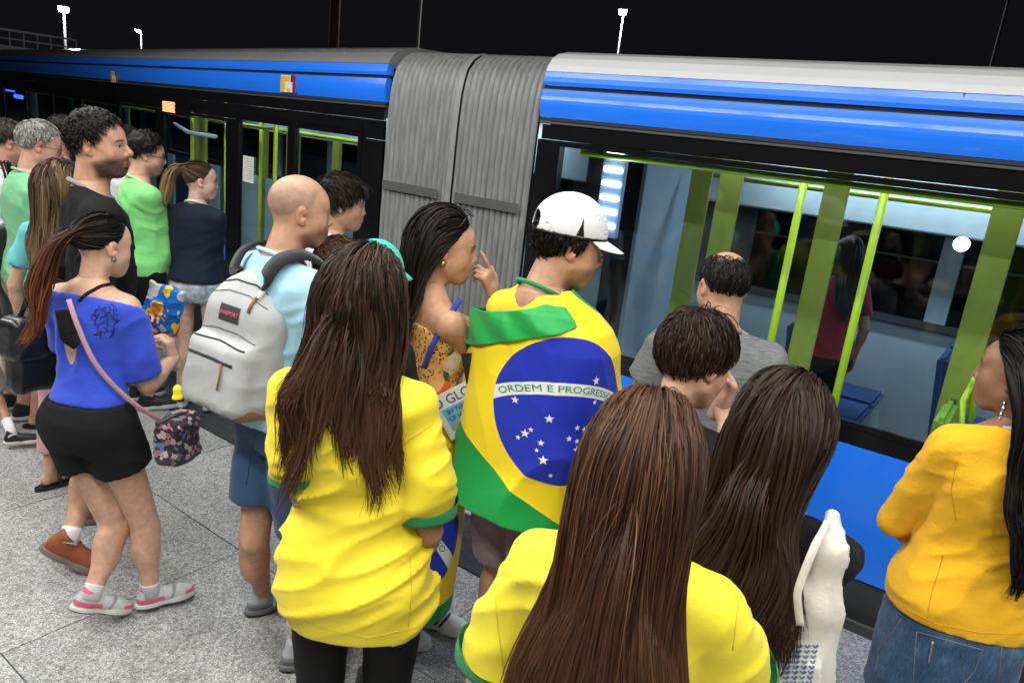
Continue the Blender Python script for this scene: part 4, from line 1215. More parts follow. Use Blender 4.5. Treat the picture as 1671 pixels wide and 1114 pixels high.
# stacked bright spots on the lamp board at the end of the section
bd = MB().extrude([(.13, 1.50), (.16, 1.50), (.16, 1.98), (.13, 1.98)], .36, .50, L_(O1), U1, W1).build('lamp_board', plain('lamp_board', (.25,.32,.5), .3), bus, bevel=.003)
for k in range(6):
    z = 1.94-.075*k
    MB().extrude([(.120, z-.012), (.129, z-.012), (.129, z+.012), (.120, z+.012)], .375, .485, L_(O1), U1, W1).build('lamp', CABS, bd, bevel=.003)
sb = inpt(2.0, 1.6, 1.66)
MB().tube([sb+np.array([0, 0, -.0]), sb+np.array([0, -.03, 0])], .042, 18).build('round_lamp', CABS, bus, True)
# ---- bellows
ANG = math.radians(10)
PB = np.array([-3.66, BY+.03, 0]); U2 = np.array([-math.cos(ANG), math.sin(ANG), 0]); W2 = np.array([math.sin(ANG), math.cos(ANG), 0])
def bellows():
    m, nt, p = new_mat('bellows_cloth'); v = objco(nt, (1, 1, .15)); n = noise(nt, 40, 4, v)
    r = ramp(nt, n.outputs[0], [(.3, (.15,.155,.155)), (.7, (.24,.245,.24))]); nt.links.new(r.outputs[0], p.inputs['Base Color']); p.inputs['Roughness'].default_value = .42
    be = empty('bellows', tuple(np.zeros(3))); be.parent = bus
    prof_pts = []
    for w, z in [(.03, -.3), (.0, .1), (-.01, .6), (-.01, 1.4), (.0, 2.0), (.015, 2.22), (.05, 2.33), (.12, 2.41), (.25, 2.44), (1.25, 2.46), (2.25, 2.44), (2.42, 2.3), (2.46, 1.9), (2.46, -.3)]: prof_pts.append((w, z))
    P = np.array(prof_pts); t = np.linspace(0, 1, len(P)); tt = np.linspace(0, 1, 60)
    d = np.r_[0, np.cumsum(np.linalg.norm(np.diff(P, axis=0), axis=1))]; dd = np.r_[np.linspace(0, 3.2, 46), np.linspace(3.3, d[-1], 30)]
    P = np.stack([np.interp(dd, d, P[:, 0]), np.interp(dd, d, P[:, 1])], 1); cen = np.array([1.25, 1.2])
    nf = 27
    x0, x1 = O1[0]-.02, PB[0]+.02
    def station(f):
        xw = x0+(x1-x0)*f; a = ANG*f*f; o = np.array([xw, BY+.0+.03*f, 0]); return o, np.array([math.sin(a), math.cos(a), 0])
    V = []; k = len(P)
    for j in range(41):
        o, wd = station(j/40)
        for q in P:
            dr = (q-cen); dr = dr/np.linalg.norm(dr); a_ = q-dr*.035; V.append(o+wd*a_[0]+np.array([0, 0, a_[1]])+bus_off)
    MB().add(V, [(j*k+c, j*k+c+1, (j+1)*k+c+1, (j+1)*k+c) for j in range(40) for c in range(k-1)]).build('bellows_light_block', B_RUB, be, True)  # added dark sheet behind the folds, blocks inside light at the gaps
    for i in range(nf):
        V = []; sub = 6
        mid = (i == 13)
        for j in range(sub+1):
            f = (i+j/sub)/nf; h = (.018 if not mid else .0)*math.sin(math.pi*j/sub)**.7-.012
            if mid: h = .010
            o, wd = station(f)
            for q in P:
                dr = (q-cen); dr = dr/np.linalg.norm(dr)*np.array([1.0, 1.0])
                a_ = q+dr*h; V.append(o+wd*a_[0]+np.array([0, 0, a_[1]])+bus_off)
        k = len(P)
        Fq = [(j*k+c, j*k+c+1, (j+1)*k+c+1, (j+1)*k+c) for j in range(sub) for c in range(k-1)]
        MB().add(V, Fq).build('bellows_fold', m if not mid else plain('bellows_hoop', (.22,.225,.22), .45, .0), be, True)
    for f0, f1, zc in ((.03, .44, 1.50), (.56, .97, 1.62)):
        V = []; kk = 24
        for j in range(kk+1):
            f = f0+(f1-f0)*j/kk; o, wd = station(f); z = 1.585
            for dz in (-.028, .028): V.append(o+wd*(-.034)+np.array([0, 0, z+dz])+bus_off)
        MB().add(V, [(2*j, 2*j+1, 2*j+3, 2*j+2) for j in range(kk)]).build('bellows_strap', plain('strap_dark', (.07,.072,.072), .6), be, False)
bellows()
# ---- front section, turned slightly away
O2 = PB
def uof(px, py=200):
    q = at_plane(px, py, O2, W2); return float((q-O2) @ U2)
shell(O2, U2, W2, 13.0, B_WHITE_DIM, 'front', (.05, uof(385, 300)+.02))
# door pair next to the bellows, then windows
d0, d1 = uof(588, 300), uof(385, 300)
def door_leaf(u0, u1, nm='door'):
    f = slab(nm, B_BLACK, O2, U2, W2, u0, u0+.055, -.006, .03, .20, 1.98, bus, .003)
    for a, b, z0, z1 in ((u1-.055, u1, .20, 1.98), (u0+.055, u1-.055, 1.90, 1.98), (u0+.055, u1-.055, .20, .32)):
        MB().extrude([(-.006, z0), (.03, z0), (.03, z1), (-.006, z1)], a, b, L_(O2), U2, W2).build('frame', B_BLACK, f)
    MB().extrude([(.006, .32), (.012, .32), (.012, 1.90), (.006, 1.90)], u0+.055, u1-.055, L_(O2), U2, W2).build('pane', GLASS, f)
    MB().tube([L_(O2)+U2*(u0+.12)+W2*.06+np.array([0, 0, .7]), L_(O2)+U2*(u0+.12)+W2*.06+np.array([0, 0, 1.5])], .015, 8).build('handle', LIME, f, True)
    return f
slab('door_header', B_BLACK, O2, U2, W2, 0, 13, -.002, .02, 1.86, 1.984, bus)
dm = (d0+d1)/2
slab('end_pillar', B_BLACK, O2, U2, W2, .0, d0-.002, -.003, .05, .2, 1.858, bus)
la = door_leaf(d0, dm-.005); lb_ = door_leaf(dm+.005, d1)
slab('door_pillar', B_BLACK, O2, U2, W2, d1+.004, d1+.20, -.008, .04, .2, 1.857, bus, .003)
u = d1+.21; wl_ = [1.5, .14, 1.15, 1.4, 1.3, 1.5, 1.5, 1.5]
for wv in wl_:
    if wv < .3: slab('window_pillar', B_BLACK, O2, U2, W2, u, u+wv, -.003, .04, .88, 1.857, bus); u += wv+.004; continue
    side_window(O2, U2, W2, u, u+wv, .878, 1.857); u += wv
    slab('window_pillar', B_BLACK, O2, U2, W2, u+.002, u+.10, -.003, .03, .88, 1.857, bus); u += .104
u = .5
while u < 12.5:
    slab('far_window', GLASS_D, O2, U2, W2, u, u+1.32, BW-.03, BW-.02, 1.035, 1.638, bus)
    slab('far_pillar', PANEL, O2, U2, W2, u+1.325, u+1.46, BW-.07, BW, 1.035, 1.638, bus); u += 1.465
def in2(u, w, z): q = O2+U2*u+W2*w+bus_off; return np.array([q[0], q[1], bus_off[2]+z])
MB().tube([in2(.3, .45, 1.80), in2(12, .45, 1.80)], .017, 8).build('handrail', LIME, bus, True)
for u, w in ((.5, .5), (1.0, .8), (2.3, .4), (2.9, .55), (3.6, .5), (4.5, .5)):
    MB().tube([in2(u, w, 0), in2(u, w, 2.1)], .02, 10).build('stanchion', LIME, bus, True)
for u, w in ((2.15, .5), (2.75, .8), (3.9, .4), (.75, 1.0)):
    MB().extrude([(w, 0), (w+.03, 0), (w+.03, 2.1), (w, 2.1)], u, u+.13, L_(O2), U2, W2).build('divider_panel', YEL, bus, bevel=.004)
for px_, w, wd_ in ((318, .74, .16), (262, .70, .15), (208, .8, .16), (120, .9, .16), (480, .75, .14), (547, .6, .12), (430, .9, .12)):
    q_ = at_plane(px_, 260, O2+W2*w, W2); u = float((q_-O2) @ U2)
    MB().extrude([(w, .3), (w+.03, .3), (w+.03, 1.80), (w, 1.80)], u-wd_/2, u+wd_/2, L_(O2), U2, W2).build('divider_panel', YEL, bus, bevel=.004)
for u_ in (1.95, 3.3, 4.75, 6.2, 7.7): MB().extrude([(.9, .3), (.93, .3), (.93, 1.25), (.9, 1.25)], u_, u_+.9, L_(O2), U2, W2).build('seat_back_panel', PANEL_L, bus, bevel=.01)
q_ = at_plane(315, 213, O2+W2*.16, W2); u_ = float((q_-O2) @ U2); MB().tube([in2(u_-.55, .16, q_[2]-.02), in2(u_+.1, .16, q_[2]-.03), in2(u_+.5, .16, q_[2]+.03)], .02, 8).build('handrail', plain('rail_white', (.65,.66,.68), .45), bus, True)  # this rail's white colour imitates a band of white glare
MB().tube([in2(1.5, .35, .3), in2(.7, .35, 1.15)], .035, 8).build('ramp_rail', YEL, bus, True)
for u0 in (.4, 2.6, 4.8):
    cab_light(O2, U2, W2, u0, u0+1.8, 2.0, 11); cab_light(O2, U2, W2, u0, u0+1.8, .34, 6)
# sheet of paper behind the door glass
pp = at_plane(405, 275, O2-W2*.004, W2)
def paper():
    u0, z0 = float((pp-O2) @ U2), pp[2]
    f = MB().extrude([(-.0045, z0-.115), (-.001, z0-.115), (-.001, z0+.10), (-.0045, z0+.10)], u0-.10, u0+.10, L_(O2), U2, W2).build('paper_notice', plain('paper', (.62,.66,.58), .7), la)
    mb = MB()
    for k in range(9):
        z = z0+.075-k*.02
        mb.extrude([(-.0056, z), (-.0046, z), (-.0046, z+.007), (-.0056, z+.007)], u0-.08, u0+.08*(.4+.6*random.random()), L_(O2), U2, W2)
    mb.build('print', plain('paper_print', (.38,.41,.36), .7), la)
paper()
# amber route display
m, nt, p_ = new_mat('amber_led'); p_.inputs['Emission Color'].default_value = (1,.33,.03,1); p_.inputs['Emission Strength'].default_value = 2.2
q = at_plane(276, 174, O2-W2*.01, W2); u0, z0 = float((q-O2) @ U2), q[2]
ds = MB().extrude([(-.014, z0-.07), (-.004, z0-.07), (-.004, z0+.055), (-.014, z0+.055)], u0-.55, u0+.22, L_(O2), U2, W2).build('route_display', B_BLACK, bus, bevel=.003)
for k in range(8):
    z = z0-.052+k*.0128
    MB().extrude([(-.0165, z), (-.0142, z), (-.0142, z+.007), (-.0165, z+.007)], u0-.17+.012*(k % 3), u0+.17-.01*(k % 2), L_(O2), U2, W2).build('led_row', m, ds)
# blue glow display further on
m, nt, p_ = new_mat('blue_led'); p_.inputs['Emission Color'].default_value = (.03,.10,1,1); p_.inputs['Emission Strength'].default_value = 7
for (px, py, wpx, hz) in ((30, 158, .30, .03), (14, 148, .42, .012)):
    q = at_plane(px, py, O2+W2*.08, W2); u0, z0 = float((q-O2) @ U2), q[2]
    MB().extrude([(.07, z0-hz), (.09, z0-hz), (.09, z0+hz), (.07, z0+hz)], u0-wpx, u0+wpx, L_(O2), U2, W2).build('blue_display', m, bus, bevel=.004)
# operator badges on the blue band: white square with yellow and maroon fields
def badge(px, py, sc, org, U, Wd):
    q = at_plane(px, py, org-Wd*.016, Wd); u0, z0 = float((q-org) @ U), q[2]; sg = -1 if U[0] < 0 else 1
    def r(a, b, c, d, mat, name, par, e):
        ua, ub = u0+sg*a*sc*1.9, u0+sg*b*sc*1.9
        return MB().extrude([(-.0155-e, z0+c*sc), (-.0135-e, z0+c*sc), (-.0135-e, z0+d*sc), (-.0155-e, z0+d*sc)], min(ua, ub), max(ua, ub), L_(org), U, Wd).build(name, mat, par)
    w = plain('badge_white', (.7,.7,.7), .3); y = plain('badge_yellow', (.75,.45,.02), .3); mr = plain('badge_maroon', (.28,.01,.05), .3)
    b = r(-1, 1, -1, 1, w, 'badge', bus, 0)
    r(-1, -.45, -1, .9, y, 'badge_field', b, .0022); r(-.42, .2, .3, .9, y, 'badge_field', b, .0022)
    r(.35, 1, .2, 1, mr, 'badge_field', b, .0022); r(.62, 1, -1, .15, mr, 'badge_field', b, .0022); r(-.1, .3, -1, -.5, y, 'badge_field', b, .0022)
badge(470, 137, .062, O2, U2, W2); badge(186, 126, .058, O2, U2, W2)
# roof light near the left: glossy covers catch the lamps
# ---- wheels (just below platform level, in the shade)
for u in (3.0, 6.5):
    c = O1+U1*u+W1*.02+bus_off; c[2] = -.47+.95-.95+.95
    wl = MB().tube([c+np.array([0, .0, -.0]), c+np.array([0, .28, 0])], .48, 28).build('wheel', B_RUB, bus)
    MB().tube([c+np.array([0, -.012, 0]), c+np.array([0, .02, 0])], .28, 20).build('rim', B_TRIM, wl)

# ------------------------------------------------------------------ far lamps, post, footbridge
m, nt, p_ = new_mat('street_lamp_glow'); p_.inputs['Emission Color'].default_value = (.92,.95,1,1); p_.inputs['Emission Strength'].default_value = 40
LG = m
POLE = plain('lamp_pole', (.07,.07,.065), .5, .3)
def street_lamp(px, py, dist, lab, scale=1.0, arm=.0, lit=True, bend=1):
    q = at_depth(px, py, dist)
    o = empty('street_lamp', (q[0], q[1], -1.0)); tag(o, lab, 'street lamp', 'lit street lamps behind the bus' if lit else None)
    h = q[2]+1.0
    scale *= .7
    MB().tube([(0, 0, 0), (0, 0, h*.5), (0, 0, h)], [.12*scale, .09*scale, .06*scale], 10).build('pole', POLE, o, True)
    if lit:
        R = Rz(math.atan2(q[1], q[0])-math.pi/2)
        hd = MB().box((-.42*scale+arm*scale, -.2*scale, h), (.28*scale+arm*scale, .2*scale, h+.12*scale), R).build('lamp_head', POLE, o, bevel=.03*scale)
        MB().box((-.36*scale+arm*scale, -.17*scale, h-.03*scale), (.2*scale+arm*scale, .17*scale, h-.002), R).build('lens', LG, hd)
        MB().tube([np.array([arm*scale-.05, 0, h-.02-.30*scale]), np.array([arm*scale-.05, 0, h-.02])], [.30*scale, .34*scale], 16).build('glow_blob', LG, hd, True)  # added bright drum imitates the glow around the lit lamp
        ld = bpy.data.lights.new('lamp_light', 'POINT'); ld.energy = 3200; ld.shadow_soft_size = .25; ld.color = (.93, .96, 1)
        lo_ = bpy.data.objects.new('lamp_light', ld); lo_.location = (0, 0, h-.35*scale); COL.objects.link(lo_); lo_.parent = o
    return o
street_lamp(104, 12, 42, 'lit street lamp on a white pole above the left end of the bus', 1.15)
street_lamp(230, 50, 62, 'small distant lit street lamp with its head to the left', .8, -.5)
street_lamp(1018, 17, 34, 'lit street lamp behind the right part of the bus', .8)
def bare_pole(px0, px1, dist, rad, lab, mat):
    q = at_depth(px0, 60, dist)
    o = MB().tube([(0, 0, 0), (0, 0, 16)], [rad, rad*.7], 12).build('post', mat, None, True)
    o.location = (q[0], q[1], -1.0); tag(o, lab, 'post')
bare_pole(545, 545, 22, .17, 'thick brown post rising behind the front part of the bus', plain('post_brown', (.62,.42,.27), .7))
bare_pole(683, 690, 34, .065, 'thin pale pole rising behind the grey bellows', plain('pole_pale', (.5,.45,.33), .6))
bare_pole(1630, 1650, 26, .06, 'thin grey pole at the far right behind the bus roof', plain('pole_grey', (.3,.28,.3), .6))
# footbridge with railing at the far left
def footbridge():
    A = at_depth(-60, 38, 30); B = at_depth(124, 66, 34)
    o = empty('footbridge', (A[0], A[1], -1)); tag(o, 'white railed footbridge ramp behind the bus at far left', 'footbridge')
    a = np.zeros(3); b = B-A; za, zb = A[2]+1, B[2]+1
    W_ = plain('rail_white', (.65,.66,.68), .45)
    def P(t, dz): return (b[0]*t, b[1]*t, za+(zb-za)*t+dz)
    MB().tube([P(0, 0), P(1, 0)], .05, 6).build('handrail', W_, o); MB().tube([P(0, -.35), P(1, -.35)], .03, 6).build('handrail', W_, o)
    MB().tube([P(0, -.75), P(1, -.75)], .12, 4).build('deck_beam', W_, o)
    for i in range(9): MB().tube([P(i/8, -.8), P(i/8, .0)], .03, 6).build('baluster', W_, o)
    for t in (.05, .55): MB().tube([(b[0]*t, b[1]*t, 0), P(t, -.8)], .2, 8).build('support', W_, o)
footbridge()
# ------------------------------------------------------------------ cloth materials
YELLOW = fabric('jersey_yellow', (.88, .70, .035), .5, 500, .1, .6, .03, wr=.12)
YELLOW2 = fabric('jersey_yellow_fg', (.88, .72, .04), .4, 500, .1, .6, .03, wr=.12)
GREEN_TRIM = fabric('trim_green', (.02, .22, .075), .3, 400, .1)
BLACK_F = fabric('black_cloth', (.007, .007, .008), .4, 400, .0, .9)
BLACK_S = fabric('black_tee', (.008, .008, .0095), .4, 300, .0, .9)
NAVY = fabric('navy_knit', (.008, .012, .030), .6, 260, .04, .8)
WHITE_F = fabric('white_cloth', (.66, .66, .66), .35, 400)
SAGE = fabric('sage_tee', (.15, .42, .22), .35, 350, wr=.3)
LIMEG = fabric('lime_tee', (.22, .66, .20), .35, 350, wr=.3)
LBLUE = fabric('light_blue_tee', (.36, .62, .76), .35, 350, wr=.3)
ROYAL = fabric('royal_top', (.035, .075, .56), .35, 350, wr=.3)
MUST = fabric('mustard_knit', (.80, .42, .015), 1.0, 260, .1, .9, .05, (1, 1, .6), wr=.3)
NAVYS = fabric('navy_shorts', (.025, .065, .135), .3, 400)
MAUVE = fabric('mauve_shorts', (.26, .17, .185), .5, 300)
LEGG = fabric('black_leggings', (.005, .0045, .005), .3, 500, .0, .75, wr=.05)
PINKT = fabric('pink_trousers', (.60, .30, .33), .3, 300)
CREAM = fabric('canvas_bag', (.62, .58, .50), .8, 180)
def c_heather(nt, v):
    n = noise(nt, 28, 4, objco(nt, (1, 1, 9)), .7)
    return ramp(nt, n.outputs[0], [(.3, (.10,.108,.112)), (.5, (.17,.178,.182)), (.7, (.27,.28,.285))]).outputs[0]
HEATH = fabric('heather_grey', (.2,.2,.2), .4, 300, .1, .85, .05, cfun=c_heather, wr=.2)
def c_light(nt, v):
    n = noise(nt, 40, 4, objco(nt, (1, 1, 5)), .7)
    return ramp(nt, n.outputs[0], [(.3, (.42,.42,.42)), (.7, (.62,.62,.61))]).outputs[0]
LHEATH = fabric('light_heather', (.5,.5,.5), .4, 300, cfun=c_light)
def c_camo(nt, v):
    n = noise(nt, 13, 3, v, .55)
    return ramp(nt, n.outputs[0], [(0, (.045,.04,.03)), (.44, (.10,.088,.06)), (.52, (.17,.155,.11)), (.62, (.07,.062,.04))], 'CONSTANT').outputs[0]
CAMO = fabric('camo_cloth', (.1,.1,.1), .4, 300, cfun=c_camo)
def c_denim(nt, v):
    n = noise(nt, 9, 5, v, .6); n2 = noise(nt, 240, 2, objco(nt, (1, 1, .2)))
    a = ramp(nt, n.outputs[0], [(.3, (.018,.045,.11)), (.55, (.04,.095,.19)), (.75, (.13,.21,.33))])
    b = ramp(nt, n2.outputs[0], [(.3, (.7,.7,.7)), (.7, (1.3,1.3,1.3))])
    mx = N(nt, 'ShaderNodeMixRGB', blend_type='MULTIPLY'); mx.inputs[0].default_value = 1
    nt.links.new(a.outputs[0], mx.inputs[1]); nt.links.new(b.outputs[0], mx.inputs[2]); return mx.outputs[0]
DENIM = fabric('denim', (.1,.1,.2), .6, 300, cfun=c_denim)
def c_ldenim(nt, v):
    n = noise(nt, 16, 5, v, .65)
    return ramp(nt, n.outputs[0], [(.3, (.13,.19,.27)), (.5, (.38,.44,.50)), (.7, (.60,.63,.65))]).outputs[0]
LDENIM = fabric('pale_denim', (.1,.1,.2), .6, 300, cfun=c_ldenim)
def c_floral(nt, v):
    d = noise(nt, 14, 3, v, .6)
    ad = N(nt, 'ShaderNodeMixRGB', blend_type='ADD'); ad.inputs[0].default_value = .06
    nt.links.new(v, ad.inputs[1]); nt.links.new(d.outputs['Color'], ad.inputs[2])
    vo = N(nt, 'ShaderNodeTexVoronoi'); vo.inputs['Scale'].default_value = 95; nt.links.new(v, vo.inputs['Vector'])
    leo = ramp(nt, vo.outputs['Distance'], [(0, (.02,.012,.01)), (.30, (.03,.015,.01)), (.34, (.74,.36,.10)), (1, (.78,.42,.14))])
    vb = N(nt, 'ShaderNodeTexVoronoi'); vb.inputs['Scale'].default_value = 17; nt.links.new(ad.outputs[0], vb.inputs['Vector'])
    sp = N(nt, 'ShaderNodeSeparateColor'); nt.links.new(vb.outputs['Color'], sp.inputs[0])
    fl = ramp(nt, sp.outputs[0], [(0, (.03,.10,.03)), (.22, (.12,.28,.08)), (.38, (.62,.58,.46)), (.55, (.72,.12,.05)), (.68, (.78,.42,.14)), (.9, (.30,.42,.10))], 'CONSTANT')
    big = noise(nt, 5.5, 1, v); m = ramp(nt, big.outputs[0], [(.49, (0,0,0)), (.52, (1,1,1))])
    mx = N(nt, 'ShaderNodeMixRGB'); nt.links.new(m.outputs[0], mx.inputs[0]); nt.links.new(leo.outputs[0], mx.inputs[1]); nt.links.new(fl.outputs[0], mx.inputs[2])
    return mx.outputs[0]
FLORAL = fabric('floral_leopard', (.5,.5,.5), .2, 300, cfun=c_floral)
def skin(v): return dict(l=(.62,.36,.25), m=(.54,.295,.185), t=(.44,.235,.14), d=(.30,.155,.09), p=(.67,.43,.34))[v]
DARKH = (.012, .009, .008); BRN = (.040, .020, .011); BRN2 = (.13, .065, .033)
SNEAK_BLACK = dict(name='black', c=(.02,.02,.022), sole=(.6,.6,.6), lace=(.03,.03,.03), h=.006)
SNEAK_GREY = dict(name='grey', c=(.24,.25,.27), sole=(.16,.16,.165), sole2=(.05,.05,.05), lace=(.30,.31,.32), h=.0035,
    zones=[(lambda V: (V[:, 1] < .0)*(V[:, 2] > .06), (.42,.45,.48)), (lambda V: (V[:, 1] > .125), (.15,.155,.165)), (lambda V: (V[:, 2] < .045)*(V[:, 1] < .02), (.15,.155,.165))])
SNEAK_PINK = dict(name='pink', c=(.50,.50,.50), sole=(.62,.60,.56), sole2=(.12,.12,.13), lace=(.7,.7,.7), h=.0035,
    zones=[(lambda V: (V[:, 2] < .055)*(V[:, 1] < .05)*(V[:, 2] > .032), (.70,.12,.20)), (lambda V: V[:, 2] > .098, (.70,.14,.22)), (lambda V: (np.abs(V[:, 1]-.09-.4*(V[:, 2]-.05)) < .008), (.25,.26,.28)), (lambda V: (V[:, 1] > .15)*(V[:, 2] < .05), (.70,.12,.20))])
SNEAK_WHITE = dict(name='white', c=(.68,.68,.68), sole=(.60,.60,.6), lace=(.7,.7,.7), h=.004, zones=[(lambda V: (np.abs(V[:, 1]-.055-.6*(V[:, 2]-.05)) < .007)+(np.abs(V[:, 1]-.08-.6*(V[:, 2]-.05)) < .007)+(V[:, 1] < -.05)*(V[:, 2] > .05), (.012,.012,.012))])
SHOE_TAN = dict(name='tan', c=(.28,.075,.028), sole=(.20,.16,.13), lace=(.20,.06,.03), h=.004)

# ------------------------------------------------------------------ the crowd
P = {}
# 1 foreground woman with straight brown hair
P['fg'] = person(dict(px=(1070, 638, 1.24), a=4, ha=2, nod=13, sex='f', w=1.12, wl=1.1, skin=skin('m'), sw=.163,
    label='woman in front at bottom centre, long straight brown hair over a yellow shirt', group=None,
    haircol=BRN, arm_l=(('p', 775, 1150, .02), ('p', 860, 1330, .22)), arm_r=(('p', 1205, 1130, .05), ('p', 1130, 1300, .25)),
    shirt=dict(mat=YELLOW2, off=.012, hem=.80, flare=.02, sleeve='short', len=.78, open=.036, fold=.009, trim=GREEN_TRIM, collar=GREEN_TRIM, vx=.9),
    pants=dict(name='leggings', mat=LEGG, end=1.9, loose=.006, flare=.0), shoes=SNEAK_BLACK,
    hair=[dict(kind='long', cx=.010, backward=.8, maxx=.185, n=13000, len=.64, seg=15, col=(.050,.021,.0105), col2=(.10,.046,.023), mix=.33, th=.024, width=.0015, wave=.0015, flow=.012, clump=.40, clumps=320, lenvar=.35, gather=.0, low=.1, part=.0, tip=(.075,.032,.016), tipstart=.4, inner=.14, sidepull=.6, topth=.002)]))
# 2 woman in yellow shirt, wavy hair
P['yel'] = person(dict(px=(605, 408, 1.72), a=12, ha=14, nod=12, tilt=4, lean=(-.085, .0), sex='f', w=.96, wl=1.0, skin=skin('t'), sw=.150,
    label='woman in a long yellow shirt and black leggings with long wavy dark hair', haircol=DARKH,
    arm_l=(('p', 494, 800, .02), ('p', 520, 880, .2)), arm_r=(('p', 704, 890, -.05), ('p', 672, 935, .18)),
    shirt=dict(mat=YELLOW, off=.018, hem=.785, flare=.022, sleeve='short', len=.84, open=.034, fold=.012, fr=(2.6, 2.6, 12), trim=GREEN_TRIM, collar=GREEN_TRIM),
    pants=dict(name='leggings', mat=LEGG, end=1.9, loose=.004, flare=.0), shoes=SNEAK_BLACK,
    hair=[dict(kind='long', n=9500, len=.51, seg=15, col=(.022,.012,.008), col2=(.055,.026,.014), mix=.3, th=.030, width=.0017, gather=-.10, midshort=.28, wave=.013, wfreq=36, flow=.035, maxx=.24, clump=.5, clumps=240, lenvar=.3, low=.1, tip=(.085,.036,.017), tipstart=.35, inner=.2, sidepull=.9, push=(.02, 0, 0))]))
# 3 bald man with backpack
P['bald'] = person(dict(px=(490, 284, 2.50), a=58, ha=78, nod=2, sex='m', w=1.04, skin=skin('m'), jaw=1.0, stubble=.35, scalp=0, fringe=.42, fringecol=(.16,.14,.13), brow=(.04,.03,.02),
    label='bald man in a light blue shirt and navy shorts with a backpack on', fwd=.02,
    arm_l=((-.27, .06, 1.13), (-.2, .27, 1.02)), arm_r=((.25, .05, 1.12), (.15, .25, 1.0)),
    leg_l=(('p', 415, 880, -.05), ('g', 428, 966, .09)), leg_r=(('p', 500, 930, -.1), ('g', 487, 1052, .09)), foot_l=(-8, 0), foot_r=(-10, 0),
    shirt=dict(mat=LBLUE, off=.02, hem=.90, sleeve='short', len=.8, open=.03, fold=.009, collar=LBLUE),
    pants=dict(name='shorts', mat=NAVYS, end=.70, loose=.02, flare=.02), shoes=SNEAK_GREY))
# 4 woman in the floral top
P['flo'] = person(dict(px=(733, 344, 2.45), a=62, ha=84, nod=4, sex='f', w=1.0, skin=skin('m'), nose=1.0, haircol=DARKH, iris=(.02,.012,.01),
    label='woman in a floral leopard top holding a finger to her lips, sunglasses on her hair',
    arm_r=(('p', 790, 592, -.02), ('p', 778, 628, .16)), hand_r=dict(curl=60), arm_l=(('p', 822, 560, .10), ('p', 806, 478, .05)),
    hand_l=dict(dir=('p', 782, 418, .02), back=(.9, .3, .2), curl=[8, 62, 70, 74, 40], thumb=1, spread=.04),
    leg_r=(('p', 715, 860, -.03), ('g', 700, 990, .09)), foot_r=(-50, 0), foot_l=(-50, 0),
    shirt=dict(mat=FLORAL, off=.006, hem=.93, sleeve='none', fold=.005, tight=1, nz=-.10),
    pants=dict(name='shorts', mat=BLACK_F, end=.4, loose=.008), shoes=SNEAK_WHITE, socks=BLACK_F, sockh=.05,
    hair=[dict(kind='long', n=5000, len=.44, seg=14, col=(.011,.008,.007), col2=(.022,.013,.01), th=.030, width=.0024, wave=.006, wfreq=24, flow=.03, clump=.5, clumps=180, lenvar=.25, tip=(.03,.017,.012), part=.25, offface=2.6, inner=.2, sidepull=.35)]))
# 5 man wrapped in the flag
P['cap'] = person(dict(px=(944, 330, 2.26), a=42, ha=72, nod=10, sw=.152, sex='m', w=.94, hs=1.05, skin=skin('m'), stubble=.4, haircol=(.012,.009,.007), fwd=.02,
    label='man in a white cap with a Brazilian flag wrapped round his shoulders',
    arm_l=((-.20, .08, 1.13), (-.12, .26, 1.08)), arm_r=((.20, .08, 1.13), (.12, .26, 1.08)), hand_l=dict(curl=60), hand_r=dict(curl=60),
    leg_l=((-.11, .05, .49), (-.13, .05, .087)), 
    shirt=dict(mat=YELLOW, off=.007, hem=.9, sleeve='short', open=.004, nz=.038, fold=.006, collar=GREEN_TRIM),
    pants=dict(name='shorts', mat=MAUVE, end=.92, loose=.03, flare=.02), shoes=SNEAK_BLACK,
    hair=[dict(kind='short', n=3000, len=.05, mask=lambda D: np.minimum(hair_mask(D, 0, .22), .10-D[:, 2]), col=(.010,.007,.006), th=.016, lift=.25, comb=(0, -.3, -1.0), mess=.35, low=.22, width=.0026, curl=.003, cfreq=90, lump=.008)]))
# 6 balding man in grey tee
P['gry'] = person(dict(px=(1188, 410, 2.52), a=-6, ha=-26, nod=10, sex='m', w=1.1, sw=.175, belly=.05, skin=skin('m'), haircol=(.02,.016,.014), scalp=0, fringe=.95, fringecol=(.018,.015,.014),
    label='balding man in a heather grey t-shirt close to the bus window',
    arm_l=(('p', 1046, 640, .0), ('p', 1060, 700, .2)), arm_r=((.25, .07, 1.12), (.14, .26, 1.0)),
    shirt=dict(mat=HEATH, off=.018, hem=.86, sleeve='short', len=.70, open=.028, fold=.007, collar=HEATH),
    pants=dict(name='trousers', mat=BLACK_F, end=1.9, loose=.02), shoes=SNEAK_BLACK,
    hair=[dict(kind='short', n=2600, len=.026, col=(.012,.010,.010), th=.008, cap=False, lift=.2, comb=(0, -.3, -1.0), mess=.25, width=.0026, lump=.002, mask=lambda D: np.minimum(hair_mask(D), .76-np.maximum(D[:, 2]-.1*np.abs(D[:, 0]), D[:, 1]+.05)+.16*(vnoise(D*23, 2)-.5)+.10*(vnoise(D*70, 3)-.5)))]))
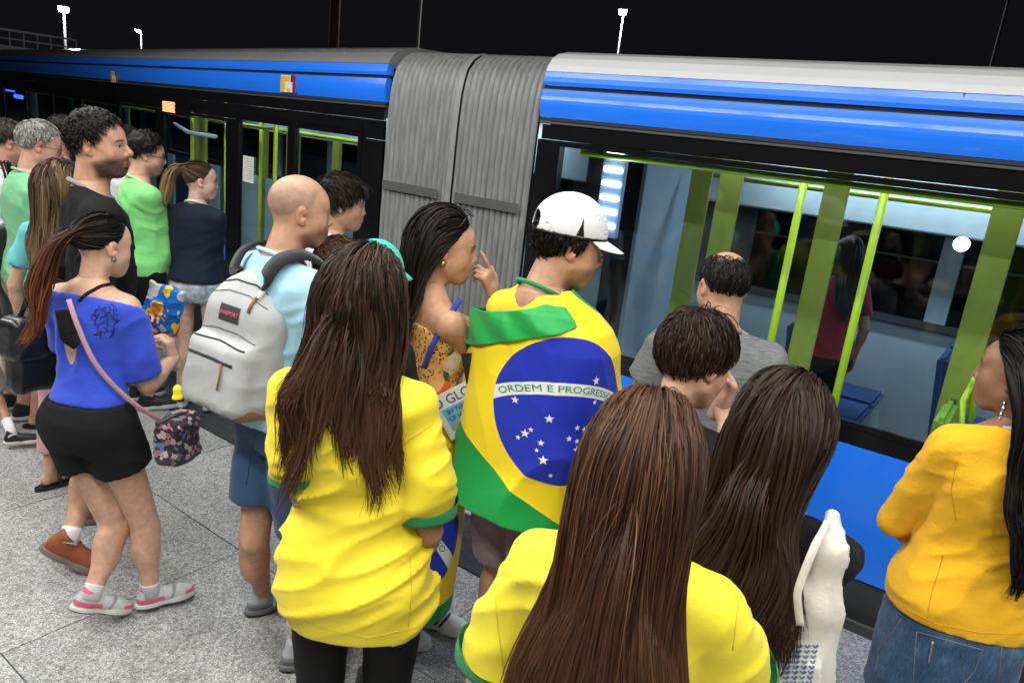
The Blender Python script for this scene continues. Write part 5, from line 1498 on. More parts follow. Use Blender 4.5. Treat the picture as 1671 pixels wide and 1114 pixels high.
# 7 boy in black by the grey-shirted man
P['boy2'] = person(dict(px=(1158, 512, 1.84), a=28, ha=44, nod=14, sex='m', w=.86, sw=.16, skin=skin('l'), haircol=(.02,.012,.01), jaw=.9, nose=.85, hs=1.02, nk=.82,
    label='dark haired boy in a black jacket with his hand raised to his face',
    arm_r=(('p', 1200, 735, .10), ('p', 1175, 660, .19)), hand_r=dict(dir=('p', 1206, 596, .17), back=(.6, .6, .2), curl=[40, 60, 66, 70, 30]),
    shirt=dict(mat=BLACK_S, off=.024, hem=.85, sleeve='long', fold=.009, cuff=.92, collar=BLACK_S, name='jacket'),
    pants=dict(name='trousers', mat=BLACK_F, end=1.9, loose=.02), shoes=SNEAK_BLACK,
    hair=[dict(kind='short', n=4600, len=.050, toplen=.7, col=(.018,.010,.007), col2=(.034,.019,.012), mix=.25, th=.018, topth=.004, lift=.10, comb=(.15, .25, -.9), mess=.12, cmess=.12, low=.1, width=.0028, lump=.003, grav=.14)]))
# 8 woman with dark hair and white bag
P['dk'] = person(dict(px=(1306, 610, 1.50), a=14, ha=20, nod=14, tilt=-3, sex='f', w=1.0, skin=skin('m'), haircol=DARKH,
    label='woman in black with very long dark brown hair and a canvas bag on her shoulder',
    arm_l=(('p', 1200, 905, .0), ('p', 1185, 985, .15)), arm_r=(('p', 1368, 905, .05), ('p', 1330, 1000, .2)),
    shirt=dict(mat=BLACK_S, off=.014, hem=.84, sleeve='long', fold=.008, collar=BLACK_S),
    pants=dict(name='trousers', mat=BLACK_F, end=1.9, loose=.012), shoes=SNEAK_BLACK,
    hair=[dict(kind='long', n=9000, len=.52, seg=14, col=(.024,.012,.008), col2=(.042,.022,.014), mix=.3, th=.024, width=.0017, gather=.0, wave=.008, wfreq=26, flow=.05, maxx=.20, clump=.45, clumps=240, lenvar=.25, tip=(.045,.024,.016), inner=.2, sidepull=.7, part=.15)]))
# 9 woman in mustard cardigan
P['must'] = person(dict(px=(1690, 545, 1.94), a=-24, ha=-74, nod=0, sex='f', w=1.05, skin=skin('d'), haircol=DARKH, nose=1.0, lip=(.20,.06,.05),
    label='woman in a mustard cardigan and denim skirt with folded arms at the right edge',
    arm_l=(('p', 1462, 850, .0), ('p', 1540, 905, .26)), hand_l=dict(curl=30), arm_r=((.22, .06, 1.14), ('p', 1530, 885, .22)), hand_r=dict(dir=('p', 1488, 878, .17), back=(-.5, .8, .2), curl=[25, 30, 34, 40, 20]),
    shirt=dict(mat=MUST, off=.016, hem=.865, flare=.022, sleeve='long', fold=.010, fr=(5, 5, 10), name='cardigan', cuff=.8, collar=WHITE_F, nz=.02),
    pants=dict(name='denim_skirt', mat=DENIM, end=.6, loose=.012, skirt=.52, fold=.004), shoes=SNEAK_BLACK,
    hair=[dict(kind='long', n=5200, len=.64, seg=16, col=(.007,.006,.006), col2=(.014,.011,.010), th=.034, width=.0022, wave=.010, wfreq=30, flow=.04, clump=.55, clumps=200, lenvar=.3, part=.0, offface=2.4, inner=.22, sidepull=.25, push=(.18, 0, 0))]))
# 10 walking woman in the blue top
def blue_cut(v, p):
    s = p.s   # open keyhole back
    v.ell((-.035*s, -.16*s+p.sp['lean'][1]*.3*s, 1.24*s), (.062*s, .085*s, .17*s), .006, 's')
P['blue'] = person(dict(px=(168, 347, 2.60), a=40, ha=58, nod=6, sex='f', w=.98, wl=1.08, wa=1.2, skin=skin('l'), haircol=DARKH, lean=(0, .12),
    label='walking woman in a royal blue open-back top and black shorts with a ponytail',
    arm_r=(('p', 242, 628, -.02), ('p', 284, 585, .10)), hand_r=dict(dir=('p', 268, 530, .12), back=(.8, .2, 0), curl=50), arm_l=((-.20, .10, 1.14), ('p', 236, 540, .24)), hand_l=dict(dir=('p', 252, 505, .22), curl=50, back=(-.5, .5, .3)),
    leg_r=(('p', 238, 858, -.03), ('g', 245, 962, .09)), leg_l=(('p', 190, 862, .03), ('g', 150, 968, .14)), foot_r=(-40, 0), foot_l=(-40, -22),
    shirt=dict(mat=ROYAL, off=.012, hem=1.0, flare=.002, tight=1, sleeve='short', len=.88, open=.020, fold=.006, post=blue_cut, name='top', nz=-.035),
    pants=dict(name='shorts', mat=BLACK_F, end=.38, top=1.02, loose=.018, flare=.02, fold=.005), shoes=SNEAK_PINK, socks=WHITE_F, sockh=.035,
    hair=[dict(kind='tail', n=2400, len=.40, seg=16, col=(.010,.007,.006), th=.012, width=.0028, wave=.006, flow=.05, clump=.4, tip=(.16,.050,.020), tipstart=.15, tie=(0, -.118, .035), taildir=(-.25, -.9, -.1), spread=.16, push=(-.10, -.10, 0), lenvar=.3)]))
# 11 tall bearded man in black
P['tall'] = person(dict(px=(152, 182, 2.92), a=84, ha=112, nod=-4, sex='m', w=.9, sw=.155, skin=skin('m'), haircol=DARKH, stubble=.9, mouth=1, nose=1.15, brow=(.01,.008,.006), hs=1.0,
    label='tall bearded man with dark curly hair in a long black shirt, lips parted',
    arm_l=((-.20, -.12, 1.14), (-.20, .0, .90)), arm_r=((.20, -.04, 1.12), (.19, .08, .90)),
    leg_r=(('p', 152, 770, -.06), ('g', 112, 880, .15)), leg_l=(('p', 160, 750, .08), ('g', 150, 822, .09)), foot_r=(-15, -35), foot_l=(-10, 0),
    shirt=dict(mat=BLACK_S, off=.020, hem=.84, sleeve='long', fold=.010, collar=fabric('grey_rib', (.25,.25,.25))),
    pants=dict(name='shorts', mat=BLACK_F, end=.8, loose=.02), shoes=SHOE_TAN, socks=WHITE_F, sockh=.05,
    hair=[dict(kind='short', n=3600, len=.030, toplen=.7, col=(.011,.009,.008), th=.017, topth=.008, lift=.6, comb=(0, .4, .1), mess=.5, width=.0028, curl=.004, cfreq=150, lump=.010, lumpf=10)]))
# 12 woman in navy jumper
P['navy'] = person(dict(px=(325, 264, 4.55), a=24, ha=82, nod=0, sex='f', w=.96, skin=skin('p'), haircol=(.04,.022,.012), nose=.9,
    label='young woman in a navy jumper and frayed pale denim shorts with a fair ponytail',
    arm_r=(('p', 353, 425, .0), ('p', 366, 470, .12)), arm_l=(('p', 290, 410, .03), ('p', 285, 470, .08)),
    shirt=dict(mat=NAVY, off=.014, hem=.95, sleeve='long', fold=.007, name='jumper', collar=WHITE_F),
    pants=dict(name='denim_shorts', mat=LDENIM, end=.18, loose=.010, flare=.012), shoes=SNEAK_WHITE,
    hair=[dict(kind='tail', n=2000, len=.26, seg=12, col=(.055,.030,.016), col2=(.10,.06,.03), th=.012, width=.003, wave=.006, flow=.03, clump=.3, tip=(.40,.26,.12), tipstart=.2, tie=(0, -.11, .085), taildir=(0, -.9, .1), spread=.16, tiecol=(.8,.12,.03))]))
# 13 man in lime tee
P['lime'] = person(dict(px=(240, 219, 4.5), a=72, ha=84, nod=6, sex='m', w=.98, sw=.158, belly=.03, skin=skin('l'), haircol=DARKH, stubble=.35,
    label='man in a lime green t-shirt with dark curly hair and glasses',
    arm_r=(('p', 250, 392, -.02), ('p', 266, 440, .12)), arm_l=((-.24, .02, 1.12), (-.2, .15, .92)),
    shirt=dict(mat=LIMEG, off=.018, hem=.90, sleeve='short', len=.72, open=.03, fold=.008, collar=LIMEG),
    pants=dict(name='shorts', mat=BLACK_F, end=.9, loose=.02), shoes=SNEAK_BLACK,
    hair=[dict(kind='short', n=2200, len=.032, toplen=1.0, col=(.010,.008,.007), th=.02, topth=.015, lift=.5, comb=(0, .3, .0), mess=.5, width=.0032, curl=.004, lump=.012, lumpf=9)]))
glasses(P['lime'], None, plain('frame_dark', (.02,.025,.06), .3))
# 14 boy in white by the doors
P['boy'] = person(dict(px=(560, 289, 3.38), a=66, ha=88, nod=2, sex='m', w=.88, sw=.155, skin=skin('m'), haircol=DARKH, jaw=.88, nose=.9, nk=.85,
    label='boy with dark side-swept hair and a white t-shirt just ahead of the bald man',
    shirt=dict(mat=WHITE_F, off=.018, hem=.88, sleeve='short', fold=.006, collar=WHITE_F),
    pants=dict(name='shorts', mat=BLACK_F, end=.9, loose=.02), shoes=SNEAK_BLACK,
    hair=[dict(kind='short', n=3200, len=.055, toplen=.9, col=(.014,.009,.007), col2=(.03,.016,.01), mix=.2, th=.022, topth=.008, lift=.12, comb=(.2, .7, -.4), mess=.15, cmess=.2, low=.05, width=.003, lump=.004, grav=.12)]))
# 15 brown haired child
P['kid'] = person(dict(px=(555, 390, 2.62), a=16, ha=16, nod=8, sex='m', w=.85, skin=skin('l'), haircol=BRN, vox=.011,
    label='child with short brown hair peeking out just behind the bald man\'s shoulder',
    shirt=dict(mat=WHITE_F, off=.018, hem=.88, sleeve='short', fold=.006), pants=dict(name='shorts', mat=BLACK_F, end=.9, loose=.02), shoes=SNEAK_BLACK,
    hair=[dict(kind='short', n=2400, len=.04, col=(.05,.025,.014), col2=(.09,.048,.026), th=.018, lift=.3, mess=.4, width=.003, cmess=.3)]))
# 16 child in teal cap
P['teal'] = person(dict(px=(614, 405, 2.30), a=30, ha=30, nod=0, sex='m', w=.7, sw=.12, skin=skin('m'), haircol=DARKH, vox=.011,
    label='person in a teal cap almost hidden behind the wavy haired woman',
    shirt=dict(mat=BLACK_S, off=.018, hem=.88, sleeve='short', fold=.006), pants=dict(name='shorts', mat=BLACK_F, end=.9, loose=.02), shoes=SNEAK_BLACK))
# 17 grey haired man with red glasses
P['gray'] = person(dict(px=(68, 198, 3.95), a=72, ha=86, nod=10, sex='m', w=1.1, sw=.175, belly=.03, skin=(.56,.30,.22), haircol=(.22,.21,.20), brow=(.25,.24,.22),
    label='grey haired man with red glasses in a sage green t-shirt', bare=1, foot_l=(-30, 0), foot_r=(-30, 0),
    arm_r=((.25, -.03, 1.12), (.2, .12, .92)),
    shirt=dict(mat=SAGE, off=.02, hem=.90, sleeve='short', len=.75, open=.03, fold=.008, collar=SAGE),
    pants=dict(name='shorts', mat=CAMO, end=.95, loose=.035, flare=.02),
    hair=[dict(kind='short', n=2600, len=.030, toplen=.4, col=(.20,.19,.18), col2=(.38,.37,.36), mix=.35, th=.014, lift=.25, comb=(0, .3, -.6), mess=.2, width=.003, lump=.004, rec=.15)]))
glasses(P['gray'], None, plain('frame_red', (.35,.02,.04), .3))
# 18 man in white polo
P['g1'] = person(dict(px=(14, 196, 4.15), a=70, ha=80, nod=6, sex='m', w=1.05, skin=(.56,.31,.22), haircol=(.03,.022,.018), nose=1.1, rec=.3,
    label='man in a white polo with black shoulder stripes at the far left edge',
    arm_r=(('p', 22, 350, -.03), ('p', 52, 395, .12)),
    shirt=dict(mat=WHITE_F, off=.02, hem=.90, sleeve='short', len=.72, open=.03, fold=.008, collar=WHITE_F, name='polo'),
    pants=dict(name='shorts', mat=fabric('olive', (.04,.045,.03)), end=.95, loose=.03), shoes=SNEAK_BLACK,
    hair=[dict(kind='short', n=2000, len=.022, col=(.025,.018,.014), col2=(.10,.09,.08), mix=.2, th=.012, lift=.3, mess=.3, width=.003, rec=.35, lump=.003)]))
glasses(P['g1'], None, plain('frame_black', (.02,.02,.02), .3))
# 19 man between them
P['mid'] = person(dict(px=(104, 190, 5.2), a=66, ha=86, nod=4, sex='m', w=1, skin=(.45,.24,.16), haircol=(.035,.018,.012), vox=.011,
    label='brown haired man in a dark shirt behind the grey haired man',
    shirt=dict(mat=NAVY, off=.02, hem=.90, sleeve='short', fold=.006), pants=dict(name='shorts', mat=BLACK_F, end=.9, loose=.02), shoes=SNEAK_BLACK,
    hair=[dict(kind='short', n=1800, len=.04, col=(.03,.015,.01), th=.018, lift=.3, mess=.3, width=.003, low=.15)]))
# 20 woman with hair clip
P['clip'] = person(dict(px=(92, 264, 3.40), a=30, ha=34, nod=0, sex='f', w=.85, sw=.13, skin=skin('l'), haircol=BRN, vox=.010,
    label='woman with long fair brown hair held by a pearl clip behind the bearded man', bare=1, foot_l=(-30, 0), foot_r=(-30, 0),
    shirt=dict(mat=fabric('turquoise', (.12,.45,.48)), off=.012, hem=.90, sleeve='short', fold=.006), pants=dict(name='trousers', mat=PINKT, end=1.72, loose=.015, flare=.012),
    hair=[dict(kind='long', n=2200, len=.52, seg=18, col=(.07,.042,.022), col2=(.20,.13,.07), mix=.4, th=.022, width=.0034, wave=.005, flow=.03, clump=.4, tip=(.30,.21,.11), inner=.2, sidepull=.5)]))
# 21 person with black cap and pale shirt
P['capg'] = person(dict(px=(206, 210, 4.95), a=52, ha=60, nod=4, sex='m', w=1.02, skin=skin('l'), haircol=DARKH, vox=.0105, stubble=.3,
    label='person in a black cap and pale grey shirt behind the lime shirt',
    shirt=dict(mat=LHEATH, off=.02, hem=.90, sleeve='short', fold=.008, collar=LHEATH), pants=dict(name='trousers', mat=BLACK_F, end=1.9, loose=.02), shoes=SNEAK_BLACK))
# 22 child at the left edge
q = at_z(-5, 716, 0); tp = proj((q[0]-.1, q[1]-.06, 1.20))
P['chl'] = person(dict(px=(tp[0], tp[1], tp[2]), a=78, ha=80, sex='m', w=.95, skin=(.42,.21,.12), haircol=DARKH, vox=.008,
    label='child at the left edge with grey shorts, white socks and black trainers',
    leg_r=(('p', -8, 640, .0), ('g', 20, 708, .085)), foot_r=(-20, 0),
    shirt=dict(mat=SAGE, off=.018, hem=.88, sleeve='short', fold=.006), pants=dict(name='shorts', mat=fabric('grey_shorts', (.25,.26,.25)), end=.95, loose=.03, flare=.03), shoes=dict(name='runner', c=(.015,.015,.017), sole=(.62,.62,.62), lace=(.02,.02,.02), h=.004), socks=WHITE_F, sockh=.10,
    hair=[dict(kind='short', n=800, len=.03, col=DARKH, width=.004)]))

# passengers standing inside the bus, seen through the glass
for (x, y, h, mat, lb, a, sx) in ((-1.02, 5.1, 1.6, fabric('red_top', (.22,.01,.02)), 'bus passenger in a red top with long dark hair standing inside the bus', -30, 'f'),):
    t_ = proj((x, y, h))
    person(dict(px=t_, h=h, a=a, ha=a, sex=sx, w=1.0, skin=skin('t'), haircol=DARKH, vox=.013, label=lb, shirt=dict(mat=mat, sleeve='short', fold=.006),
        pants=dict(name='trousers', mat=BLACK_F, end=1.9, loose=.015), shoes=SNEAK_BLACK,
        hair=[dict(kind='long', n=900, len=.4, seg=12, col=DARKH, width=.006, th=.02) if sx == 'f' else dict(kind='short', n=700, len=.04, col=DARKH, width=.006, th=.02)]))
# ------------------------------------------------------------------ flags, bags and other carried things
def text_mesh(s, size=1.0, bold=0.0):
    c = bpy.data.curves.new('t', 'FONT'); c.body = s; c.size = size; c.align_x = 'CENTER'; c.align_y = 'CENTER'; c.offset = bold
    c.resolution_u = 3
    o = bpy.data.objects.new('t', c); COL.objects.link(o)
    dg = bpy.context.evaluated_depsgraph_get(); me = bpy.data.meshes.new_from_object(o.evaluated_get(dg))
    V = np.array([v.co[:] for v in me.vertices])[:, :2]; me.calc_loop_triangles(); Fs = [list(t.vertices) for t in me.loop_triangles]
    bpy.data.objects.remove(o); bpy.data.curves.remove(c); bpy.data.meshes.remove(me)
    return V, Fs
def star_pts(cx, cy, r):
    return [(cx+(r if i % 2 == 0 else r*.4)*math.sin(i*math.pi/5), cy+(r if i % 2 == 0 else r*.4)*math.cos(i*math.pi/5)) for i in range(10)]
FLAG_G = (.006, .30, .055); FLAG_Y = (.90, .68, .012); FLAG_B = (.012, .030, .44)
MOD = .0655
def mat_flag():
    """flag colours straight from the cloth coordinates (in modules, origin at the disc)"""
    m, nt, p = new_mat('flag_cloth')
    uv = N(nt, 'ShaderNodeUVMap', uv_map='UVMap'); sx = N(nt, 'ShaderNodeSeparateXYZ'); nt.links.new(uv.outputs[0], sx.inputs[0])
    def M_(op, a, b=None, c=None):
        n = N(nt, 'ShaderNodeMath', operation=op)
        for i, q in enumerate((a, b, c)):
            if q is None: continue
            if isinstance(q, (int, float)): n.inputs[i].default_value = q
            else: nt.links.new(q, n.inputs[i])
        return n.outputs[0]
    X, Y = sx.outputs[0], sx.outputs[1]
    rh = M_('ADD', M_('DIVIDE', M_('ABSOLUTE', X), 8.3), M_('MAXIMUM', M_('DIVIDE', Y, 7.6), M_('DIVIDE', M_('ABSOLUTE', M_('MINIMUM', Y, 0.0)), 5.4)))
    isy = M_('LESS_THAN', rh, 1.0)
    r = M_('SQRT', M_('ADD', M_('MULTIPLY', X, X), M_('MULTIPLY', Y, Y)))
    isb = M_('LESS_THAN', r, 3.5)
    xb, yb = M_('ADD', X, .653), M_('ADD', Y, 5.35)
    rb = M_('SQRT', M_('ADD', M_('MULTIPLY', xb, xb), M_('MULTIPLY', yb, yb)))
    isw = M_('MULTIPLY', M_('LESS_THAN', M_('ABSOLUTE', M_('SUBTRACT', rb, 6.55)), .29), isb)
    last = None
    cols = [(FLAG_G, None), (FLAG_Y, isy), (FLAG_B, isb), ((.78, .80, .78), isw)]
    prev = None
    for c, msk in cols:
        if prev is None:
            rgb = N(nt, 'ShaderNodeRGB'); rgb.outputs[0].default_value = c4(c); prev = rgb.outputs[0]; continue
        mx = N(nt, 'ShaderNodeMixRGB'); nt.links.new(msk, mx.inputs[0]); nt.links.new(prev, mx.inputs[1]); mx.inputs[2].default_value = c4(c); prev = mx.outputs[0]
    nt.links.new(prev, p.inputs['Base Color']); p.inputs['Roughness'].default_value = .5; p.inputs['Sheen Weight'].default_value = .1
    p.inputs['Specular IOR Level'].default_value = .35
    n = noise(nt, 13, 4, objco(nt, (1, 1, .6)), .5); n2 = noise(nt, 600, 1, objco(nt))
    a = M_('MULTIPLY_ADD', n2.outputs[0], .03, n.outputs[0]); bump(nt, p, a, .5, .010)
    return m
FLAGM = mat_flag()
STARW = plain('star_white', (.78, .80, .80), .5); LETG = plain('letter_green', (.01, .22, .07), .5)
STARS = [(976,602,1.3),(842,637,1),(974,638,.7),(895,659,1.15),(868,681,.6),(859,689,1.1),(848,698,.6),(884,700,.75),(878,713,.5),(888,727,1.15),(941,676,.75),(955,681,.7),(927,692,.75),(941,698,.65),(941,712,1.15),(955,752,.6),(900,755,.6)]
class Cloth:
    """surface around a body: u = arc length in metres from the middle of the back (to the wearer's right +), t = metres down from the top"""
    def __init__(s, zs, A, B, Cy, top, fold, e=2.3, ctr=0.0, cx=None):
        s.zs, s.A, s.B, s.Cy, s.top, s.fold, s.e, s.ctr = map(lambda q: q, (zs, A, B, Cy, top, fold, e, ctr)); s.cx = cx if cx is not None else [0]*len(zs)
    def at(s, u, t, off=0.0):
        u = np.asarray(u, float); t = np.asarray(t, float); z = s.top-t
        zz = -z
        f = lambda q: np.interp(zz, -np.array(s.zs), q)
        a, b, cy, cx = f(s.A), f(s.B), f(s.Cy), f(s.cx)
        R = f(s.RU) if hasattr(s, 'RU') else (a+b)/2
        ph = u/R-math.pi/2+s.ctr
        c, sn = np.cos(ph), np.sin(ph)
        k = (np.abs(c)**s.e+np.abs(sn)**s.e)**(-1/s.e)
        d = s.fold(u, t)+off
        return np.stack([cx+(a*k+d)*c, cy+(b*k+d)*sn, z+0*u], -1)
def cloth_obj(name, cl, u0, u1, tlo, thi, uvf, mat, parent, step=.006, off=0.0, th=.0012):
    nu = int((u1-u0)/step)+1; uu = np.linspace(u0, u1, nu)
    lo_, hi_ = tlo(uu), thi(uu); nt_ = int(np.max(hi_-lo_)/step)+2
    f = np.linspace(0, 1, nt_)[:, None]
    T = lo_[None, :]+(hi_-lo_)[None, :]*f; U = np.tile(uu, (nt_, 1)); U, T = U.ravel(), T.ravel()
    V = cl.at(U, T, off)
    i = np.arange(nt_-1)[:, None]*nu; j = np.arange(nu-1)[None, :]
    Q = np.stack([i+j, i+j+nu, i+j+nu+1, i+j+1], 2).reshape(-1, 4)
    me = mesh_np(name, V, Q, True, None, np.stack(uvf(U, T), 1))
    o = link(name, me, mat, parent)
    so = o.modifiers.new('thick', 'SOLIDIFY'); so.thickness = th; so.offset = 0
    return o
def on_cloth(name, cl, pts2, Fs, inv, mat, parent, off, sub=0):
    u, t = inv(np.asarray(pts2, float))
    V = cl.at(u, t, off)
    me = bpy.data.meshes.new(name); me.from_pydata([tuple(v) for v in V], [], Fs); me.update()
    return link(name, me, mat, parent)
def flag_marks(cl, uv2ut, parent, off, stars=True, text='ORDEM E PROGRESSO', vis=lambda x, y: True):
    """stars and letters; uv2ut maps flag modules to (u,t)"""
    if stars:
        for (px, py, r) in STARS:
            x, y = (px-925)/35.0, -(py-652)/35.0
            if not vis(x, y): continue
            sp_ = star_pts(x, y, .205*r**.8)
            on_cloth('star', cl, sp_+[(x, y)], [(10, i, (i+1) % 10) for i in range(10)], uv2ut, STARW, parent, off)
    V, Fs = text_mesh(text, .52, .0)
    x = V[:, 0]; L = x.max()-x.min(); sc = 6.05/L
    th = (x*sc)/6.55; Rr = 6.55+(V[:, 1])*.85
    x2 = -.653+Rr*np.sin(th+.065); y2 = -5.35+Rr*np.cos(th+.065)
    on_cloth('motto', cl, np.stack([x2, y2], 1), Fs, uv2ut, LETG, parent, off)

# ---- cape flag
pc = P['cap']; s = pc.s
cape_e = empty('flag', tuple(pc.base), pc.rz); tag(cape_e, 'Brazilian flag worn as a cape over the shoulders of the man in the white cap', 'flag', 'Brazilian flags')
def cfold(u, t):
    q = np.stack([u*3.2+t*1.6, t*2.0-u*.9, 0*u+1.3], -1).reshape(-1, 3)
    n = (1-np.abs(2*vnoise(q*1.6, 11)-1)).reshape(np.shape(u)); n3 = vnoise(q*1.1, 5).reshape(np.shape(u))
    q2 = np.stack([u*10-t*5, t*3+u*4, 0*u], -1).reshape(-1, 3); n2 = (1-np.abs(2*vnoise(q2, 3)-1)).reshape(np.shape(u))
    low = np.clip(t/.9, 0, 1)
    return (.008+.030*low)*(n**2.5-.25)+.016*(n3-.5)*low+.005*(n2**2-.3)
zs = np.array([1.50, 1.475, 1.44, 1.40, 1.34, 1.22, 1.08, .95, .80, .62, .5])*s
cape = Cloth(zs, np.array([.090, .124, .186, .230, .254, .264, .262, .258, .262, .275, .28])*s, np.array([.080, .098, .130, .148, .160, .174, .184, .190, .20, .21, .21])*s,
             np.array([-.025, -.02, -.01, .0, .01, .02, .02, .02, .0, -.02, -.02])*s, 1.50*s, cfold)
cape.RU = np.array([.20, .205, .21, .215, .22, .225, .228, .23, .235, .245, .25])*s
U0, T0, ROTF = .228, .335, math.radians(8)
def c_uv(u, t):
    x, y = (u-U0)/MOD, -(t-T0)/MOD; c_, s_ = math.cos(-ROTF), math.sin(-ROTF); return x*c_-y*s_, x*s_+y*c_
def c_inv(q):
    c_, s_ = math.cos(ROTF), math.sin(ROTF); x = q[:, 0]*c_-q[:, 1]*s_; y = q[:, 0]*s_+q[:, 1]*c_; return x*MOD+U0, -y*MOD+T0
cobj = cloth_obj('flag_cape', cape, -.62, .62, lambda u: np.interp(u, [-.6, -.30, -.1, .05, .14, .22, .30], [.20, .17, .14, .085, .05, .02, .0]), lambda u: np.interp(u, [-.62, -.46, -.30, -.12, .1, .5], [.60, .72, .735, .735, .72, .72]), c_uv, FLAGM, cape_e)
flag_marks(cape, c_inv, cobj, .0022)
# folded-over green edge running from the wearer's left arm to the right side of the neck
fcen = lambda u: np.interp(u, [-.50, -.30, -.1, .05, .16, .25], [.225, .205, .160, .105, .068, .055])
fhw = lambda u: np.interp(u, [-.50, -.30, -.1, .05, .17, .25], [.075, .070, .058, .045, .036, .022])
def ffold(u, t):
    return cfold(u, t)+.004*np.sin((t-.5*u)*60)
cape2 = Cloth(zs, cape.A, cape.B, cape.Cy, 1.50*s, ffold); cape2.RU = cape.RU
cloth_obj('folded_edge', cape2, -.60, .25, lambda u: fcen(u)-fhw(u), lambda u: fcen(u)+fhw(u), lambda u, t: (0*u+9, 0*t+6), FLAGM, cape_e, off=.009, th=.003)

# ---- white cap
def make_cap(p, c_main, c_edge, brim=True, gap=True, name='cap', wedge=True):
    hs = p.hs
    v = Vol((-.12, -.14, -.02), (.12, .22, .17), .003)
    c = CRC+np.array([0, 0, .012]); R = CRR+np.array([.014, .016, .018])
    v.ell(c, R, .004); v.ell(c, R-.004, .004, 's'); v.cut((0, -.02, .040), (0, .10, -1))
    if gap: v.ell((0, -.115, .052), (.034, .03, .030), .003, 's')
    V, Q = v.mesh(); V = relax(V, Q, 1, .3)
    V0 = V.copy()
    def tp(X): return X*hs @ p.Rh.T+p.hc
    o = link(name, mesh_np(name, tp(V), Q), c_main, p.o)
    # brim: curved plate with a dark edge
    nb, nr_ = 25, 10; Vb = []
    for i in range(nb):
        a = math.radians(-72+144*i/(nb-1))
        for j in range(nr_):
            f = j/(nr_-1)
            r0x, r0y = .080, .090; ext = .086*math.cos(a*.95)**.6 if abs(a) < 1.5 else 0
            x = math.sin(a)*(r0x+ext*.22*f); y = -.012+math.cos(a)*r0y+ext*f
            z = .044+.10*(r0y*math.cos(a)+.008)-.030*f*math.cos(a)-.16*x*x/.08*f
            Vb.append((x, y, z))
    Fb = [(i*nr_+j, i*nr_+j+1, (i+1)*nr_+j+1, (i+1)*nr_+j) for i in range(nb-1) for j in range(nr_-1)]
    me = mesh_np('brim', tp(np.array(Vb)), np.array(Fb)); b = link('brim', me, c_main, o)
    sm = b.modifiers.new('t', 'SOLIDIFY'); sm.thickness = .0035
    edge = [Vb[i*nr_+nr_-1] for i in range(nb)]
    MB().tube(tp(np.array(edge)), .0038, 6).build('brim_edge', c_edge, b, True)
    band = []
    for k in range(41):
        a = -math.pi*.5+.42+(2*math.pi-.84)*k/40
        x, y = math.cos(a)*(R[0]+.0)*.985, -.012+math.sin(a)*R[1]*.985; band.append((x, y, .040+.10*(y+.02)-.002))
    MB().tube(tp(np.array(band)), .0042, 6).build('band_edge', c_edge, o, True)
    if wedge:
        for sd in (-1, 1):
            pts = []
            for (yy, zz) in [(-.020, .044), (.004, .046), (-.006, .075), (-.010, .098)]:
                q = np.array([0, yy+.0, zz]); k = 1-((q[1]-c[1])/R[1])**2-((q[2]-c[2])/R[2])**2
                pts.append((sd*(R[0]*math.sqrt(max(k, 0))+.0012), q[1], q[2]))
            pts.append((pts[2][0], -.013, .075))
            MB().add(tp(np.array(pts)), [(0, 1, 2, 3, 4)]).build('wedge', c_edge, o)
    return o
CAPW = fabric('cap_white', (.74, .74, .74), .3, 400, .1, .75, .02, wr=.05)
make_cap(pc, CAPW, BLACK_F)
make_cap(P['capg'], BLACK_F, BLACK_F, wedge=False, gap=False)
make_cap(P['teal'], fabric('teal_cap', (.03, .50, .38)), fabric('teal_cap', (.03, .50, .38)), wedge=False, gap=False)

# ---- flag tied round the floral woman's waist
pf = P['flo']; s = pf.s
we = empty('flag', tuple(pf.base), pf.rz); tag(we, 'Brazilian flag tied round the waist of the woman in the floral top', 'flag', 'Brazilian flags')
def wfold(u, t):
    q = np.stack([u*8+t*1.5, t*1.5, 0*u], -1).reshape(-1, 3); n = (1-np.abs(2*vnoise(q, 21)-1)).reshape(np.shape(u))
    q = np.stack([u*3, t*16+u*5, 0*u], -1).reshape(-1, 3); m = (1-np.abs(2*vnoise(q, 22)-1)).reshape(np.shape(u))
    return .018*np.clip(t/.4, 0, 1)*(n**2-.3)+.012*np.exp(-((t-.07)/.07)**2)*(m**2-.3)
zs = np.array([1.04, .97, .88, .7, .5, .3, .15])*s
waist = Cloth(zs, np.array([.150, .175, .190, .195, .195, .19, .18])*s, np.array([.120, .140, .150, .150, .15, .145, .14])*s, np.array([0, -.01, -.01, 0, 0, 0, 0])*s, 1.04*s, wfold)
WU, WT, WR = .12, .42, math.radians(-24)
def w_uv(u, t):
    x, y = (u-WU)/MOD, -(t-WT)/MOD; c_, s_ = math.cos(-WR), math.sin(-WR); return x*c_-y*s_, x*s_+y*c_
def w_inv(q):
    c_, s_ = math.cos(WR), math.sin(WR); x = q[:, 0]*c_-q[:, 1]*s_; y = q[:, 0]*s_+q[:, 1]*c_; return x*MOD+WU, -y*MOD+WT
wob = cloth_obj('flag_skirt', waist, -.45, .42, lambda u: 0*u, lambda u: .80-.12*np.clip(-u, 0, 1)-.10*np.clip(u-.1, 0, 1)*2, w_uv, FLAGM, we)
flag_marks(waist, w_inv, wob, .0025)

